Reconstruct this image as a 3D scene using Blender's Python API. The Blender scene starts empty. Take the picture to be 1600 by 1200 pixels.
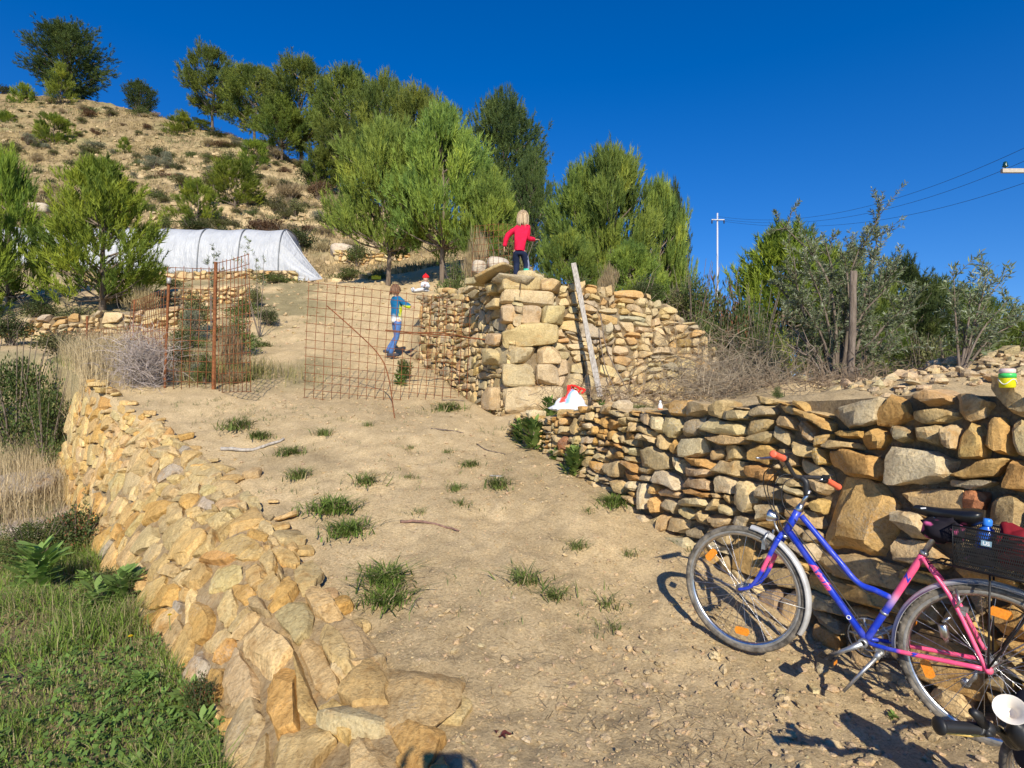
import bpy, math, random
import numpy as np
from mathutils import Vector, Matrix
S = bpy.context.scene
COL = S.collection
# ---------------- camera, sky, sun, exposure ----------------
FPX = 900.0
cam = bpy.data.objects.new('camera', bpy.data.cameras.new('camera'))
COL.objects.link(cam)
cam.location = (0, 0, 1.5)
cam.rotation_euler = (math.radians(90), 0, 0)
cam.data.sensor_width = 36
cam.data.lens = 36 * FPX / 1600
cam.data.clip_start = 0.02
cam.data.clip_end = 3000
S.camera = cam
S.render.resolution_x, S.render.resolution_y = 1024, 768
SUN_EL = math.radians(33.4)
SUN_AZ = math.atan2(-0.122, 1.0)           # light travels along (sin, cos) of this
W = bpy.data.worlds.new('World'); S.world = W; W.use_nodes = True
wn = W.node_tree.nodes; wl = W.node_tree.links
bg = wn['Background']
sky = wn.new('ShaderNodeTexSky'); sky.sky_type = 'NISHITA'; sky.sun_disc = False
sky.sun_elevation = SUN_EL
sky.sun_rotation = math.radians(180) + SUN_AZ
sky.altitude = 300; sky.air_density = 1.0; sky.dust_density = 0.0; sky.ozone_density = 3.0
hs = wn.new('ShaderNodeHueSaturation')
hs.inputs['Hue'].default_value = 0.514
hs.inputs['Saturation'].default_value = 1.42
hs.inputs['Value'].default_value = 1.22
tcw = wn.new('ShaderNodeTexCoord'); mpw = wn.new('ShaderNodeVectorMath'); mpw.operation = 'MULTIPLY_ADD'
mpw.inputs[1].default_value = (1, 1, 0.9); mpw.inputs[2].default_value = (0, 0, 0.10)
wl.new(tcw.outputs['Generated'], mpw.inputs[0]); nmw = wn.new('ShaderNodeVectorMath'); nmw.operation = 'NORMALIZE'
wl.new(mpw.outputs[0], nmw.inputs[0]); wl.new(nmw.outputs[0], sky.inputs['Vector'])
wl.new(sky.outputs[0], hs.inputs['Color']); wl.new(hs.outputs[0], bg.inputs['Color'])
bg.inputs['Strength'].default_value = 0.10
sl = bpy.data.lights.new('sun', 'SUN'); sl.energy = 5.0; sl.angle = math.radians(0.5); sl.color = (1.0, 0.92, 0.77)
sun = bpy.data.objects.new('sun', sl); COL.objects.link(sun)
LDIR = Vector((math.sin(SUN_AZ) * math.cos(SUN_EL), math.cos(SUN_AZ) * math.cos(SUN_EL), -math.sin(SUN_EL)))
sun.rotation_euler = LDIR.to_track_quat('-Z', 'Y').to_euler()
S.view_settings.view_transform = 'Standard'; S.view_settings.look = 'None'
S.view_settings.exposure = 0.30; S.view_settings.gamma = 1.0
S.render.engine = 'CYCLES'
S.cycles.max_bounces = 5; S.cycles.diffuse_bounces = 3; S.cycles.glossy_bounces = 2
S.cycles.transmission_bounces = 3; S.cycles.transparent_max_bounces = 8

rng = np.random.default_rng(7)
random.seed(7)
def V(*a): return np.array(a, float)
def at(px, py, Y):
    return V((px - 800) / FPX * Y, Y, 1.5 + (600 - py) / FPX * Y)

# ---------------- vector noise ----------------
def _h(ix, iy, iz, s):
    with np.errstate(over='ignore'):
        n = (ix.astype(np.int64) * 374761393 + iy.astype(np.int64) * 668265263 + iz.astype(np.int64) * 2147483647 + s * 974634777) & 0xffffffff
        n = ((n ^ (n >> 13)) * 1274126177) & 0xffffffff
        n = ((n ^ (n >> 16)) * 2246822519) & 0xffffffff
        n = n ^ (n >> 15)
    return (n & 0xffffff) / float(0xffffff) * 2 - 1
def vnoise(P, seed=0):
    P = np.asarray(P, float); i = np.floor(P).astype(np.int64); fr = P - i; w = fr * fr * (3 - 2 * fr)
    out = 0
    for dx in (0, 1):
        wx = w[:, 0] if dx else 1 - w[:, 0]
        for dy in (0, 1):
            wy = w[:, 1] if dy else 1 - w[:, 1]
            for dz in (0, 1):
                wz = w[:, 2] if dz else 1 - w[:, 2]
                out = out + wx * wy * wz * _h(i[:, 0] + dx, i[:, 1] + dy, i[:, 2] + dz, seed)
    return out
def fbm(P, seed=0, octv=4, gain=0.5):
    P = np.asarray(P, float); a = 1.0; o = 0; f = 1.0
    for k in range(octv):
        o = o + a * vnoise(P * f + 17.3 * k, seed + k); a *= gain; f *= 2.03
    return o
def sstep(a, b, x):
    t = np.clip((x - a) / (b - a), 0, 1); return t * t * (3 - 2 * t)

# ---------------- mesh builder ----------------
class MB:
    def __init__(s):
        s.v = []; s.f = []; s.m = []; s.c = []; s.n = 0; s.sm = []
    def add(s, v, f, mi=0, col=None, smooth=True):
        v = np.asarray(v, float).reshape(-1, 3)
        o = s.n; s.v.append(v); s.n += len(v)
        for q in f:
            s.f.append(tuple(int(i) + o for i in q)); s.m.append(mi); s.sm.append(smooth)
        if col is None: col = (1, 1, 1)
        col = np.asarray(col, float)
        if col.ndim == 1: col = np.tile(col[:3], (len(v), 1))
        s.c.append(col)
        return s
    def tube(s, pts, r, seg=10, mi=0, caps=True, col=None, closed=False, smooth=True):
        pts = [Vector(p) for p in pts]; n = len(pts)
        rs = [r] * n if np.isscalar(r) else list(r)
        V_ = []; up = None
        for i in range(n):
            if closed: t = pts[(i + 1) % n] - pts[i - 1]
            else: t = pts[min(i + 1, n - 1)] - pts[max(i - 1, 0)]
            if t.length < 1e-9: t = Vector((0, 0, 1))
            t.normalize()
            if up is None:
                up = Vector((0, 0, 1)) if abs(t.z) < .9 else Vector((1, 0, 0))
            up = (up - t * up.dot(t))
            if up.length < 1e-6: up = t.orthogonal()
            up.normalize(); b = t.cross(up)
            for k in range(seg):
                a = 2 * math.pi * k / seg
                V_.append(pts[i] + (up * math.cos(a) + b * math.sin(a)) * rs[i])
        F = []
        for i in range(n if closed else n - 1):
            j = (i + 1) % n
            for k in range(seg):
                k2 = (k + 1) % seg
                F.append((i * seg + k, i * seg + k2, j * seg + k2, j * seg + k))
        if caps and not closed:
            F.append(tuple(range(seg - 1, -1, -1))); F.append(tuple((n - 1) * seg + k for k in range(seg)))
        return s.add([tuple(p) for p in V_], F, mi, col, smooth)
    def box(s, c, size, rot=None, mi=0, col=None):
        c = Vector(c); hx, hy, hz = [a / 2 for a in size]; R_ = rot if rot is not None else Matrix.Identity(3)
        vs = [c + R_ @ Vector((x, y, z)) for x in (-hx, hx) for y in (-hy, hy) for z in (-hz, hz)]
        F = [(0, 1, 3, 2), (4, 6, 7, 5), (0, 4, 5, 1), (2, 3, 7, 6), (0, 2, 6, 4), (1, 5, 7, 3)]
        return s.add([tuple(p) for p in vs], F, mi, col, False)
    def lathe(s, prof, origin=(0, 0, 0), axis=(0, 0, 1), seg=20, mi=0, col=None, smooth=True):
        q = Vector((0, 0, 1)).rotation_difference(Vector(axis).normalized()); o = Vector(origin)
        vs = []
        for r, z in prof:
            for k in range(seg):
                a = 2 * math.pi * k / seg
                vs.append(tuple(o + q @ Vector((r * math.cos(a), r * math.sin(a), z))))
        F = []
        for i in range(len(prof) - 1):
            for k in range(seg):
                k2 = (k + 1) % seg
                F.append((i * seg + k, i * seg + k2, (i + 1) * seg + k2, (i + 1) * seg + k))
        F.append(tuple(range(seg - 1, -1, -1))); F.append(tuple((len(prof) - 1) * seg + k for k in range(seg)))
        return s.add(vs, F, mi, col, smooth)
    def build(s, name, mats, parent=None, bevel=0):
        me = bpy.data.meshes.new(name)
        v = np.concatenate(s.v) if s.v else np.zeros((0, 3))
        me.from_pydata(v.tolist(), [], s.f)
        me.polygons.foreach_set('material_index', s.m)
        me.polygons.foreach_set('use_smooth', s.sm)
        c = np.concatenate(s.c); at_ = me.color_attributes.new('Col', 'FLOAT_COLOR', 'POINT')
        at_.data.foreach_set('color', np.c_[c, np.ones(len(c))].ravel())
        return link(name, me, mats, parent)
def link(name, me, mats, parent=None):
    if not isinstance(mats, (list, tuple)): mats = [mats]
    for m in mats: me.materials.append(m)
    o = bpy.data.objects.new(name, me); COL.objects.link(o)
    if parent is not None: o.parent = parent
    return o
def soup(name, v, k, mats, parent=None, cols=None, smooth=False, mi=None):
    """v: (nfaces*k,3) unshared verts, k verts a face"""
    me = bpy.data.meshes.new(name); v = np.asarray(v, np.float32).reshape(-1, 3); nf = len(v) // k
    me.vertices.add(len(v)); me.vertices.foreach_set('co', v.ravel())
    me.loops.add(len(v)); me.loops.foreach_set('vertex_index', np.arange(len(v), dtype=np.int32))
    me.polygons.add(nf); me.polygons.foreach_set('loop_start', np.arange(nf, dtype=np.int32) * k)
    me.polygons.foreach_set('loop_total', np.full(nf, k, np.int32))
    if smooth: me.polygons.foreach_set('use_smooth', np.ones(nf, bool))
    if mi is not None: me.polygons.foreach_set('material_index', np.asarray(mi, np.int32))
    me.update(calc_edges=True)
    if cols is not None:
        a = me.color_attributes.new('Col', 'FLOAT_COLOR', 'POINT')
        a.data.foreach_set('color', np.c_[cols, np.ones(len(v))].astype(np.float32).ravel())
    return link(name, me, mats, parent)
def gridmesh(name, P, mats, cols=None, smooth=True, parent=None, closed_u=False):
    n, m = P.shape[:2]; me = bpy.data.meshes.new(name)
    idx = np.arange(n * m).reshape(n, m)
    a = idx[:-1, :-1].ravel(); b = idx[:-1, 1:].ravel(); c = idx[1:, 1:].ravel(); d = idx[1:, :-1].ravel()
    F = np.c_[a, b, c, d].astype(np.int32); nf = len(F)
    me.vertices.add(n * m); me.vertices.foreach_set('co', P.astype(np.float32).ravel())
    me.loops.add(nf * 4); me.loops.foreach_set('vertex_index', F.ravel())
    me.polygons.add(nf); me.polygons.foreach_set('loop_start', np.arange(nf, dtype=np.int32) * 4)
    me.polygons.foreach_set('loop_total', np.full(nf, 4, np.int32))
    me.polygons.foreach_set('use_smooth', np.full(nf, smooth, bool))
    me.update(calc_edges=True)
    if cols is not None:
        at_ = me.color_attributes.new('Col', 'FLOAT_COLOR', 'POINT')
        at_.data.foreach_set('color', np.c_[cols.reshape(-1, 3), np.ones(n * m)].astype(np.float32).ravel())
    return link(name, me, mats, parent)
def tag(o, label=None, cat=None, group=None, kind=None):
    if label: o['label'] = label
    if cat: o['category'] = cat
    if group: o['group'] = group
    if kind: o['kind'] = kind
    return o
def empty(name, loc=(0, 0, 0), rz=0.0, label=None, cat=None, group=None, scale=1.0):
    o = bpy.data.objects.new(name, None); COL.objects.link(o); o.empty_display_size = 0.1
    o.location = tuple(float(a) for a in loc); o.rotation_euler = (0, 0, rz)
    o.scale = (scale,) * 3 if np.isscalar(scale) else scale
    return tag(o, label, cat, group)
def copy_tree(o, parent=None):
    c = o.copy(); COL.objects.link(c)
    if parent is not None: c.parent = parent
    for ch in [x for x in COL.objects if x.parent == o]: copy_tree(ch, c)
    return c

# ---------------- materials ----------------
def nmat(name, rough=0.8, spec=0.3):
    m = bpy.data.materials.new(name); m.use_nodes = True
    b = m.node_tree.nodes['Principled BSDF']
    b.inputs['Roughness'].default_value = rough
    b.inputs['Specular IOR Level'].default_value = spec
    return m, m.node_tree.nodes, m.node_tree.links, b
def noise_node(N, L, scale, detail=6, rough=0.6, vec=None, typ='noise'):
    if typ == 'voronoi':
        t = N.new('ShaderNodeTexVoronoi'); t.inputs['Scale'].default_value = scale
    else:
        t = N.new('ShaderNodeTexNoise'); t.inputs['Scale'].default_value = scale
        t.inputs['Detail'].default_value = detail; t.inputs['Roughness'].default_value = rough
    if vec is not None: L.new(vec, t.inputs['Vector'])
    return t
def ramp(N, L, fac, stops):
    r = N.new('ShaderNodeValToRGB'); e = r.color_ramp.elements
    while len(e) < len(stops): e.new(0.5)
    for i, (p, c) in enumerate(stops):
        e[i].position = p; e[i].color = (*c, 1)
    L.new(fac, r.inputs[0]); return r
def mixc(N, L, fac, a, b, mode='MIX'):
    m = N.new('ShaderNodeMix'); m.data_type = 'RGBA'; m.blend_type = mode
    for sock, val in ((0, fac), (6, a), (7, b)):
        if hasattr(val, 'links') or hasattr(val, 'is_linked'): L.new(val, m.inputs[sock])
        elif sock == 0: m.inputs[0].default_value = val
        else: m.inputs[sock].default_value = (*val, 1)
    return m.outputs[2]
def bump(N, L, b, h, strength=0.5, dist=0.01, prev=None):
    t = N.new('ShaderNodeBump'); t.inputs['Strength'].default_value = strength; t.inputs['Distance'].default_value = dist
    L.new(h, t.inputs['Height'])
    if prev is not None: L.new(prev.outputs[0], t.inputs['Normal'])
    L.new(t.outputs[0], b.inputs['Normal']); return t
def obj_vec(N):
    t = N.new('ShaderNodeNewGeometry'); return t.outputs['Position']

def plain(name, col, rough=0.6, metal=0.0, spec=0.4, var=0.12, vscale=30, bmp=0.0, trans=0.0):
    m, N, L, b = nmat(name, rough, spec)
    t = N.new('ShaderNodeTexCoord')
    n = noise_node(N, L, vscale, 5, 0.6, t.outputs['Object'])
    d = tuple(c * (1 - var * 2) for c in col); e = tuple(min(1, c * (1 + var)) for c in col)
    r = ramp(N, L, n.outputs['Fac'], [(0.3, d), (0.7, e)])
    L.new(r.outputs[0], b.inputs['Base Color'])
    b.inputs['Metallic'].default_value = metal
    if bmp: bump(N, L, b, n.outputs['Fac'], bmp, 0.01)
    return m
def vcol_mat(name, rough=0.85, spec=0.2, trans=0.0, var=0.1, rnd=0.0, scale=12, dust=0.0):
    """base colour = 'Col' attribute x noise x per-object tint"""
    m, N, L, b = nmat(name, rough, spec)
    a = N.new('ShaderNodeAttribute'); a.attribute_name = 'Col'
    n = noise_node(N, L, scale, 4, 0.6, obj_vec(N))
    r = ramp(N, L, n.outputs['Fac'], [(0.25, (1 - 2 * var,) * 3), (0.75, (1 + var,) * 3)])
    c = mixc(N, L, 1.0, a.outputs['Color'], r.outputs[0], 'MULTIPLY')
    if rnd:
        oi = N.new('ShaderNodeObjectInfo')
        h = N.new('ShaderNodeHueSaturation')
        mr = N.new('ShaderNodeMapRange'); mr.inputs[3].default_value = 1 - rnd; mr.inputs[4].default_value = 1 + rnd
        L.new(oi.outputs['Random'], mr.inputs[0]); L.new(mr.outputs[0], h.inputs['Value'])
        mr2 = N.new('ShaderNodeMapRange'); mr2.inputs[3].default_value = 0.5 - rnd * .06; mr2.inputs[4].default_value = 0.5 + rnd * .06
        L.new(oi.outputs['Random'], mr2.inputs[0]); L.new(mr2.outputs[0], h.inputs['Hue'])
        L.new(c, h.inputs['Color']); c = h.outputs[0]
    if dust:
        nd = noise_node(N, L, 16, 6, .75, obj_vec(N)); fd = ramp(N, L, nd.outputs['Fac'], [(.48, (0, 0, 0)), (.72, (dust,) * 3)])
        c = mixc(N, L, fd.outputs[0], c, (.42, .34, .23)); rr = ramp(N, L, nd.outputs['Fac'], [(.45, (rough,) * 3), (.65, (.75,) * 3)]); L.new(rr.outputs[0], b.inputs['Roughness'])
    L.new(c, b.inputs['Base Color'])
    if trans:
        t = N.new('ShaderNodeBsdfTranslucent'); L.new(c, t.inputs['Color'])
        mx = N.new('ShaderNodeMixShader'); mx.inputs[0].default_value = trans
        L.new(b.outputs[0], mx.inputs[1]); L.new(t.outputs[0], mx.inputs[2])
        out = [q for q in N if q.type == 'OUTPUT_MATERIAL'][0]; L.new(mx.outputs[0], out.inputs[0])
    return m
def stone_mat(name, bumpd=0.012, lichen=0.5, bands=False):
    m, N, L, b = nmat(name, 0.9, 0.15)
    pos = obj_vec(N)
    a = N.new('ShaderNodeAttribute'); a.attribute_name = 'Col'
    n1 = noise_node(N, L, 7, 7, 0.65, pos); n2 = noise_node(N, L, 55, 8, 0.75, pos); n3 = noise_node(N, L, 3.2, 5, 0.6, pos)
    r1 = ramp(N, L, n1.outputs['Fac'], [(0.28, (0.68, 0.62, 0.54)), (0.5, (1, 1, 1)), (0.72, (1.2, 1.14, 1.02))])
    r2 = ramp(N, L, n2.outputs['Fac'], [(0.32, (0.60, 0.57, 0.54)), (0.5, (1, 1, 1)), (0.66, (1.2, 1.2, 1.2))])
    c = mixc(N, L, 1.0, a.outputs['Color'], r1.outputs[0], 'MULTIPLY')
    c = mixc(N, L, 1.0, c, r2.outputs[0], 'MULTIPLY')
    # iron staining
    n4 = noise_node(N, L, 4.5, 6, 0.7, pos)
    f4 = ramp(N, L, n4.outputs['Fac'], [(0.56, (0, 0, 0)), (0.70, (0.65,) * 3)])
    c = mixc(N, L, f4.outputs[0], c, (0.46, 0.24, 0.07))
    # pale lichen and dust
    f3 = ramp(N, L, n3.outputs['Fac'], [(0.52, (0, 0, 0)), (0.68, (lichen,) * 3)])
    n5 = noise_node(N, L, 70, 3, 0.8, pos); f5 = ramp(N, L, n5.outputs['Fac'], [(0.47, (0, 0, 0)), (0.55, (1, 1, 1))])
    ff = mixc(N, L, 1.0, f3.outputs[0], f5.outputs[0], 'MULTIPLY')
    c = mixc(N, L, ff, c, (0.50, 0.46, 0.37))
    if bands:
        wv = N.new('ShaderNodeTexWave'); wv.inputs['Scale'].default_value = 5; wv.inputs['Distortion'].default_value = 14
        wv.inputs['Detail'].default_value = 4; wv.inputs['Detail Scale'].default_value = 1.2
        L.new(pos, wv.inputs['Vector'])
        rb = ramp(N, L, wv.outputs['Color'], [(0.1, (0.72, 0.58, 0.42)), (0.5, (1, 1, 1)), (0.9, (1.08, 1.0, 0.9))])
        c = mixc(N, L, 0.28, c, rb.outputs[0], 'MULTIPLY')
    L.new(c, b.inputs['Base Color'])
    t = bump(N, L, b, n1.outputs['Fac'], 0.7, bumpd * 3)
    t2 = bump(N, L, b, n2.outputs['Fac'], 0.8, bumpd, t)
    return m
# ---------------- terrain ----------------
CP = [(800,1200,2.25,),(300,1150,2.45),(1400,1190,2.3),(1700,1120,2.6),
 (1250,1010,3.25),(700,1010,3.15),(600,878,4.05),(1000,878,4.15),(1300,872,4.3),
 (600,786,5.02),(600,716,6.05),(850,716,6.1),(600,660,7.3),(540,626,8.5),(760,646,8.3),
 (1100,845,4.4),(900,728,6),(830,695,6.7),(380,690,6.6),(290,645,7.6),(150,605,8.3),(0,600,8.6),(330,612,8.5),(-300,600,8.7),
 (600,560,11.5),(450,560,11.5),(480,500,15.5),(560,447,20),(640,441,20.5),(700,520,13.5),
 (300,556,11),(180,552,11),(60,548,12),(-300,548,12),(110,530,14),(110,495,15.2),(-300,500,15),(230,474,17.5),(320,448,21),(200,436,24),(-300,430,25),(450,447,21),(450,437,25),(530,433,26.5),
 (300,352,34),(100,345,34),(-300,330,34),(500,400,31),(600,402,30),(450,300,46),(300,290,46),(100,272,53),(-300,260,60),(300,232,64),(100,217,69),
 (270,188,82),(160,160,92),(0,147,98),(-400,130,105),(420,232,74),(520,286,57),(650,345,43),(750,394,30),(850,430,22),
 (270,330,130),(0,300,150),(160,320,150),(-400,300,160),(450,350,100),(600,410,80),(800,500,60),
 (850,478,14),(800,474,14),(1000,540,14),(1100,590,13),(1300,612,12),(1300,650,20),(1300,680,40),(1600,640,20),(1700,680,50),(1000,540,25),(1000,580,50),(1500,605,10),(1800,605,8),
 (900,620,150),(1400,660,150),(600,560,200),(2200,650,30),(2200,605,9),(0,500,250),(1500,650,300)]
_cp = np.array([c[:3] for c in CP], float)
_u = (_cp[:, 0] - 800) / FPX; _X = np.c_[_u * 1.6, np.log(_cp[:, 2])]
def _phi(r): return r * r * np.log(r + 1e-9)
_D = np.linalg.norm(_X[:, None] - _X[None], axis=2)
_n = len(_X); _A = np.zeros((_n + 3, _n + 3)); _A[:_n, :_n] = _phi(_D) + np.eye(_n) * 0.0008
_A[:_n, _n] = 1; _A[:_n, _n + 1:] = _X; _A[_n:, :_n] = _A[:_n, _n:].T
_w = np.linalg.solve(_A, np.r_[600 - _cp[:, 1], 0, 0, 0])
def _row(u, ly):
    q = np.c_[u * 1.6, ly]; out = np.zeros(len(q))
    for k in range(0, len(q), 20000):
        s_ = q[k:k + 20000]; d = np.linalg.norm(s_[:, None] - _X[None], axis=2)
        out[k:k + 20000] = _phi(d) @ _w[:_n] + _w[_n] + s_ @ _w[_n + 1:]
    return out
def hbase(x, y):
    x = np.asarray(x, float).ravel(); y = np.asarray(y, float).ravel()
    yy = np.clip(y, 2.25, 300)
    u = np.clip(x / yy, -1.25, 1.25)
    z = 1.5 + _row(u, np.log(yy)) / FPX * yy
    z = np.where(z > 60, 60, z)
    w = sstep(1.6, 2.7, y)
    z = z * w + 0.02 * (1 - w)
    # hillside terraces: stepped profile
    tz = z + 1.0 * vnoise(np.c_[x * .05, y * .05, x * 0], 5)
    stp = 1.7
    fr = (tz / stp) % 1.0
    step = (sstep(0.55, 0.95, fr) - fr) * stp * 0.6
    z = z + step * sstep(22, 34, y) * sstep(4, 7.5, z)
    return z
LT = np.array([(.15,1.2),(-.02,1.75),(-.25,2.3),(-.74,3.0),(-1.38,3.9),(-2.12,4.85),(-2.86,5.7),(-4.45,7.1),(-6.0,8.3),(-6.5,8.75)])
LB = np.array([(-.75,1.0),(-.95,1.9),(-1.22,2.45),(-1.48,2.9),(-2.25,3.75),(-3.1,4.6),(-3.9,5.5),(-5.3,7.1),(-6.65,8.5),(-7.1,9.0)])
def sdist(x, y, PL):
    """signed distance to polyline, positive on its left-front (lower) side"""
    best = np.full(len(x), 1e9); sg = np.ones(len(x))
    for a, b in zip(PL[:-1], PL[1:]):
        d = b - a; L2 = d @ d; t = np.clip(((x - a[0]) * d[0] + (y - a[1]) * d[1]) / L2, 0, 1)
        qx = a[0] + t * d[0]; qy = a[1] + t * d[1]; dd = np.hypot(x - qx, y - qy)
        cr = d[0] * (y - a[1]) - d[1] * (x - a[0])
        m = dd < best; best = np.where(m, dd, best); sg = np.where(m, np.sign(cr), sg)
    return best * sg
def hlow(x, y):
    z = -0.22 - 0.02 * np.clip(y, 0, 9) - 0.02 * np.clip(-x - 3, 0, 30)
    z = z + 0.25 * np.exp(-((x + 7.6) ** 2 / 1.2 + (y - 8.2) ** 2 / 2.0)) * 2.2
    return z
def side(x, y, a, b):
    a = np.array(a); d = np.array(b) - a; d = d / np.hypot(*d)
    return -(d[0] * (y - a[1]) - d[1] * (x - a[0]))     # positive to the right of a->b
RW_A, RW_B = (1.3, 4.4), (.22, 6.6)
def hfun(x, y, micro=True):
    x = np.asarray(x, float).ravel(); y = np.asarray(y, float).ravel()
    z = hbase(x, y)
    # right terrace
    w = sstep(.22, .42, side(x, y, RW_A, RW_B)) * (1 - sstep(10.5, 14, y + 0 * x))
    hr = 1.42 - 0.05 * np.clip(y - 3.0, 0, 5) + .50 * np.exp(-(((x - 5.0) / 1.5) ** 2 + ((y - 5.6) / .9) ** 2)) + .04 * vnoise(np.c_[x * 1.7, y * 1.7, x * 0], 3)
    hr = hr + .22 * np.exp(-(((x - 3.2) / .7) ** 2 + ((y - 6.6) / .7) ** 2))
    hr = hr - .12 * sstep(6.2, 7.4, y) * (1 - sstep(.6, 1.6, x))
    z = z * (1 - w) + hr * w
    # upper terrace
    sl = side(x, y, (0, 8.3), (-2.1, 12.0)); sr = side(x, y, (3.2, 9.2), (0, 8.3))
    w = sstep(.25, .6, sl) * sstep(.15, 1.0, sr) * (1 - sstep(12.0, 15.5, y)) * (1 - sstep(2.6, 3.5, x - (y - 9.6) * .25))
    hu = 3.02 + .07 * (y - 8.3) - .12 * np.clip(x - .8, 0, 4)
    z = z * (1 - w) + hu * w
    # lower ground to the left of the wall
    st = sdist(x, y, LT); sb = sdist(x, y, LB)
    t = np.where(st <= 0, 0, np.where(sb >= 0, 1, st / (st - sb + 1e-9)))
    t = sstep(0.02, 0.75, t) * (1 - sstep(8.6, 13.0, y - .25 * (x + 6)))
    z = z * (1 - t) + hlow(x, y) * t
    if micro:
        n = fbm(np.c_[x * 1.3, y * 1.3, x * 0], 11, 3) + .5 * fbm(np.c_[x * 3.6, y * 2.2, x * 0], 14, 2); n2 = fbm(np.c_[x * 9, y * 9, x * 0], 21, 3)
        z = z + n * np.clip(.02 + .0022 * y, .02, .13) + n2 * np.clip(.011 + .0006 * y, 0, .03) + fbm(np.c_[x * 31, y * 31, x * 0], 25, 2) * .0055 * (y < 12)
    return z
def ground(x, y): return float(hfun([x], [y], True)[0])

def build_terrain():
    na, nr = 620, 640
    a = np.linspace(math.radians(-86), math.radians(80), na)
    r = np.exp(np.linspace(math.log(0.6), math.log(400), nr))
    A, R_ = np.meshgrid(a, r); X = R_ * np.sin(A); Y = R_ * np.cos(A) - .35
    Z = hfun(X, Y).reshape(X.shape)
    x, y, z = X.ravel(), Y.ravel(), Z.ravel()
    gy, gx = np.gradient(Z); 
    dirt = np.array([.55, .42, .24]); hill = np.array([.29, .22, .12]); rock = np.array([.52, .40, .23])
    low = np.array([.30, .225, .13]); drygrass = np.array([.33, .25, .125])
    P3 = np.c_[x, y, z]
    c = np.tile(dirt, (len(x), 1))
    n = fbm(P3 * .35, 31, 4)
    wh = sstep(22, 30, y)[:, None]
    hc = hill + (drygrass - hill) * sstep(-.3, .5, n)[:, None]
    hc = hc + (np.array([.27, .25, .12]) - hc) * sstep(.25, .8, fbm(P3 * .22, 77, 3))[:, None] * .75
    # steep risers are stony
    sl = np.hypot(np.gradient(Z, axis=0) / np.gradient(R_, axis=0), 0).ravel()
    hc = hc + (rock - hc) * sstep(.75, 1.15, sl)[:, None]
    c = c * (1 - wh) + hc * wh
    st = sdist(x, y, LT); wl_ = (sstep(.2, 1.0, st) * (1 - sstep(9, 13, y)))[:, None]
    lc = low + (np.array([.40, .30, .18]) - low) * sstep(-.1, .5, fbm(P3 * 1.1, 41, 3))[:, None]
    c = c * (1 - wl_) + lc * wl_
    # left bank behind the fence: weedy
    wb = (sstep(8.2, 9.5, y) * (1 - sstep(20, 30, y)) * sstep(-.27, -.36, x / np.clip(y, 1, 99)))[:, None] * sstep(-.2, .5, fbm(P3 * .8, 51, 3))[:, None]
    c = c + (np.array([.25, .22, .12]) - c) * wb * .8
    c = c * (1 + .10 * fbm(P3 * 1.5, 61, 3) - .10 * sstep(.1, .5, fbm(np.c_[x * 2.5 + y * .3, y * .7, 0 * x], 66, 3)))[:, None]
    P = np.stack([X, Y, Z], -1)[:, ::-1]; c = c.reshape(P.shape)[:, ::-1]
    m, N, L, b = nmat('ground_dirt', 0.95, 0.1)
    pos = obj_vec(N)
    at_ = N.new('ShaderNodeAttribute'); at_.attribute_name = 'Col'
    n1 = noise_node(N, L, 5, 8, 0.7, pos); n2 = noise_node(N, L, 60, 6, 0.75, pos); n3 = noise_node(N, L, 28, 3, .5, pos, 'voronoi')
    r1 = ramp(N, L, n1.outputs['Fac'], [(0.3, (.80, .78, .74)), (0.7, (1.12, 1.12, 1.12))])
    r2 = ramp(N, L, n2.outputs['Fac'], [(0.32, (.62, .58, .52)), (0.5, (1.0, 1.0, 1.0)), (0.68, (1.3, 1.3, 1.3))])
    r3 = ramp(N, L, n3.outputs['Distance'], [(0.08, (1.15, 1.13, 1.1)), (0.4, (.95, .95, .95))])
    c_ = mixc(N, L, 1, at_.outputs['Color'], r1.outputs[0], 'MULTIPLY')
    c_ = mixc(N, L, 1, c_, r2.outputs[0], 'MULTIPLY'); c_ = mixc(N, L, .6, c_, r3.outputs[0], 'MULTIPLY')
    # far hill: rubble voronoi and tussocks
    n5 = noise_node(N, L, 1.3, 8, .75, pos)
    r5 = ramp(N, L, n5.outputs['Fac'], [(0.36, (.42, .40, .36)), (0.5, (1, 1, 1)), (0.7, (1.2, 1.2, 1.2))])
    sx = N.new('ShaderNodeSeparateXYZ'); L.new(pos, sx.inputs[0])
    mr = N.new('ShaderNodeMapRange'); mr.inputs[1].default_value = 20; mr.inputs[2].default_value = 34; L.new(sx.outputs[1], mr.inputs[0])
    c2 = mixc(N, L, 1, c_, r5.outputs[0], 'MULTIPLY'); c_ = mixc(N, L, mr.outputs[0], c_, c2)
    L.new(c_, b.inputs['Base Color'])
    t = bump(N, L, b, n1.outputs['Fac'], 0.6, .03); t2 = bump(N, L, b, n2.outputs['Fac'], 0.9, .012, t)
    n6 = noise_node(N, L, 220, 3, .7, pos); bump(N, L, b, n6.outputs['Fac'], 0.5, .004, t2)
    o = gridmesh('ground', P, m, c.reshape(P.shape))
    return tag(o, kind='structure')
build_terrain()

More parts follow.
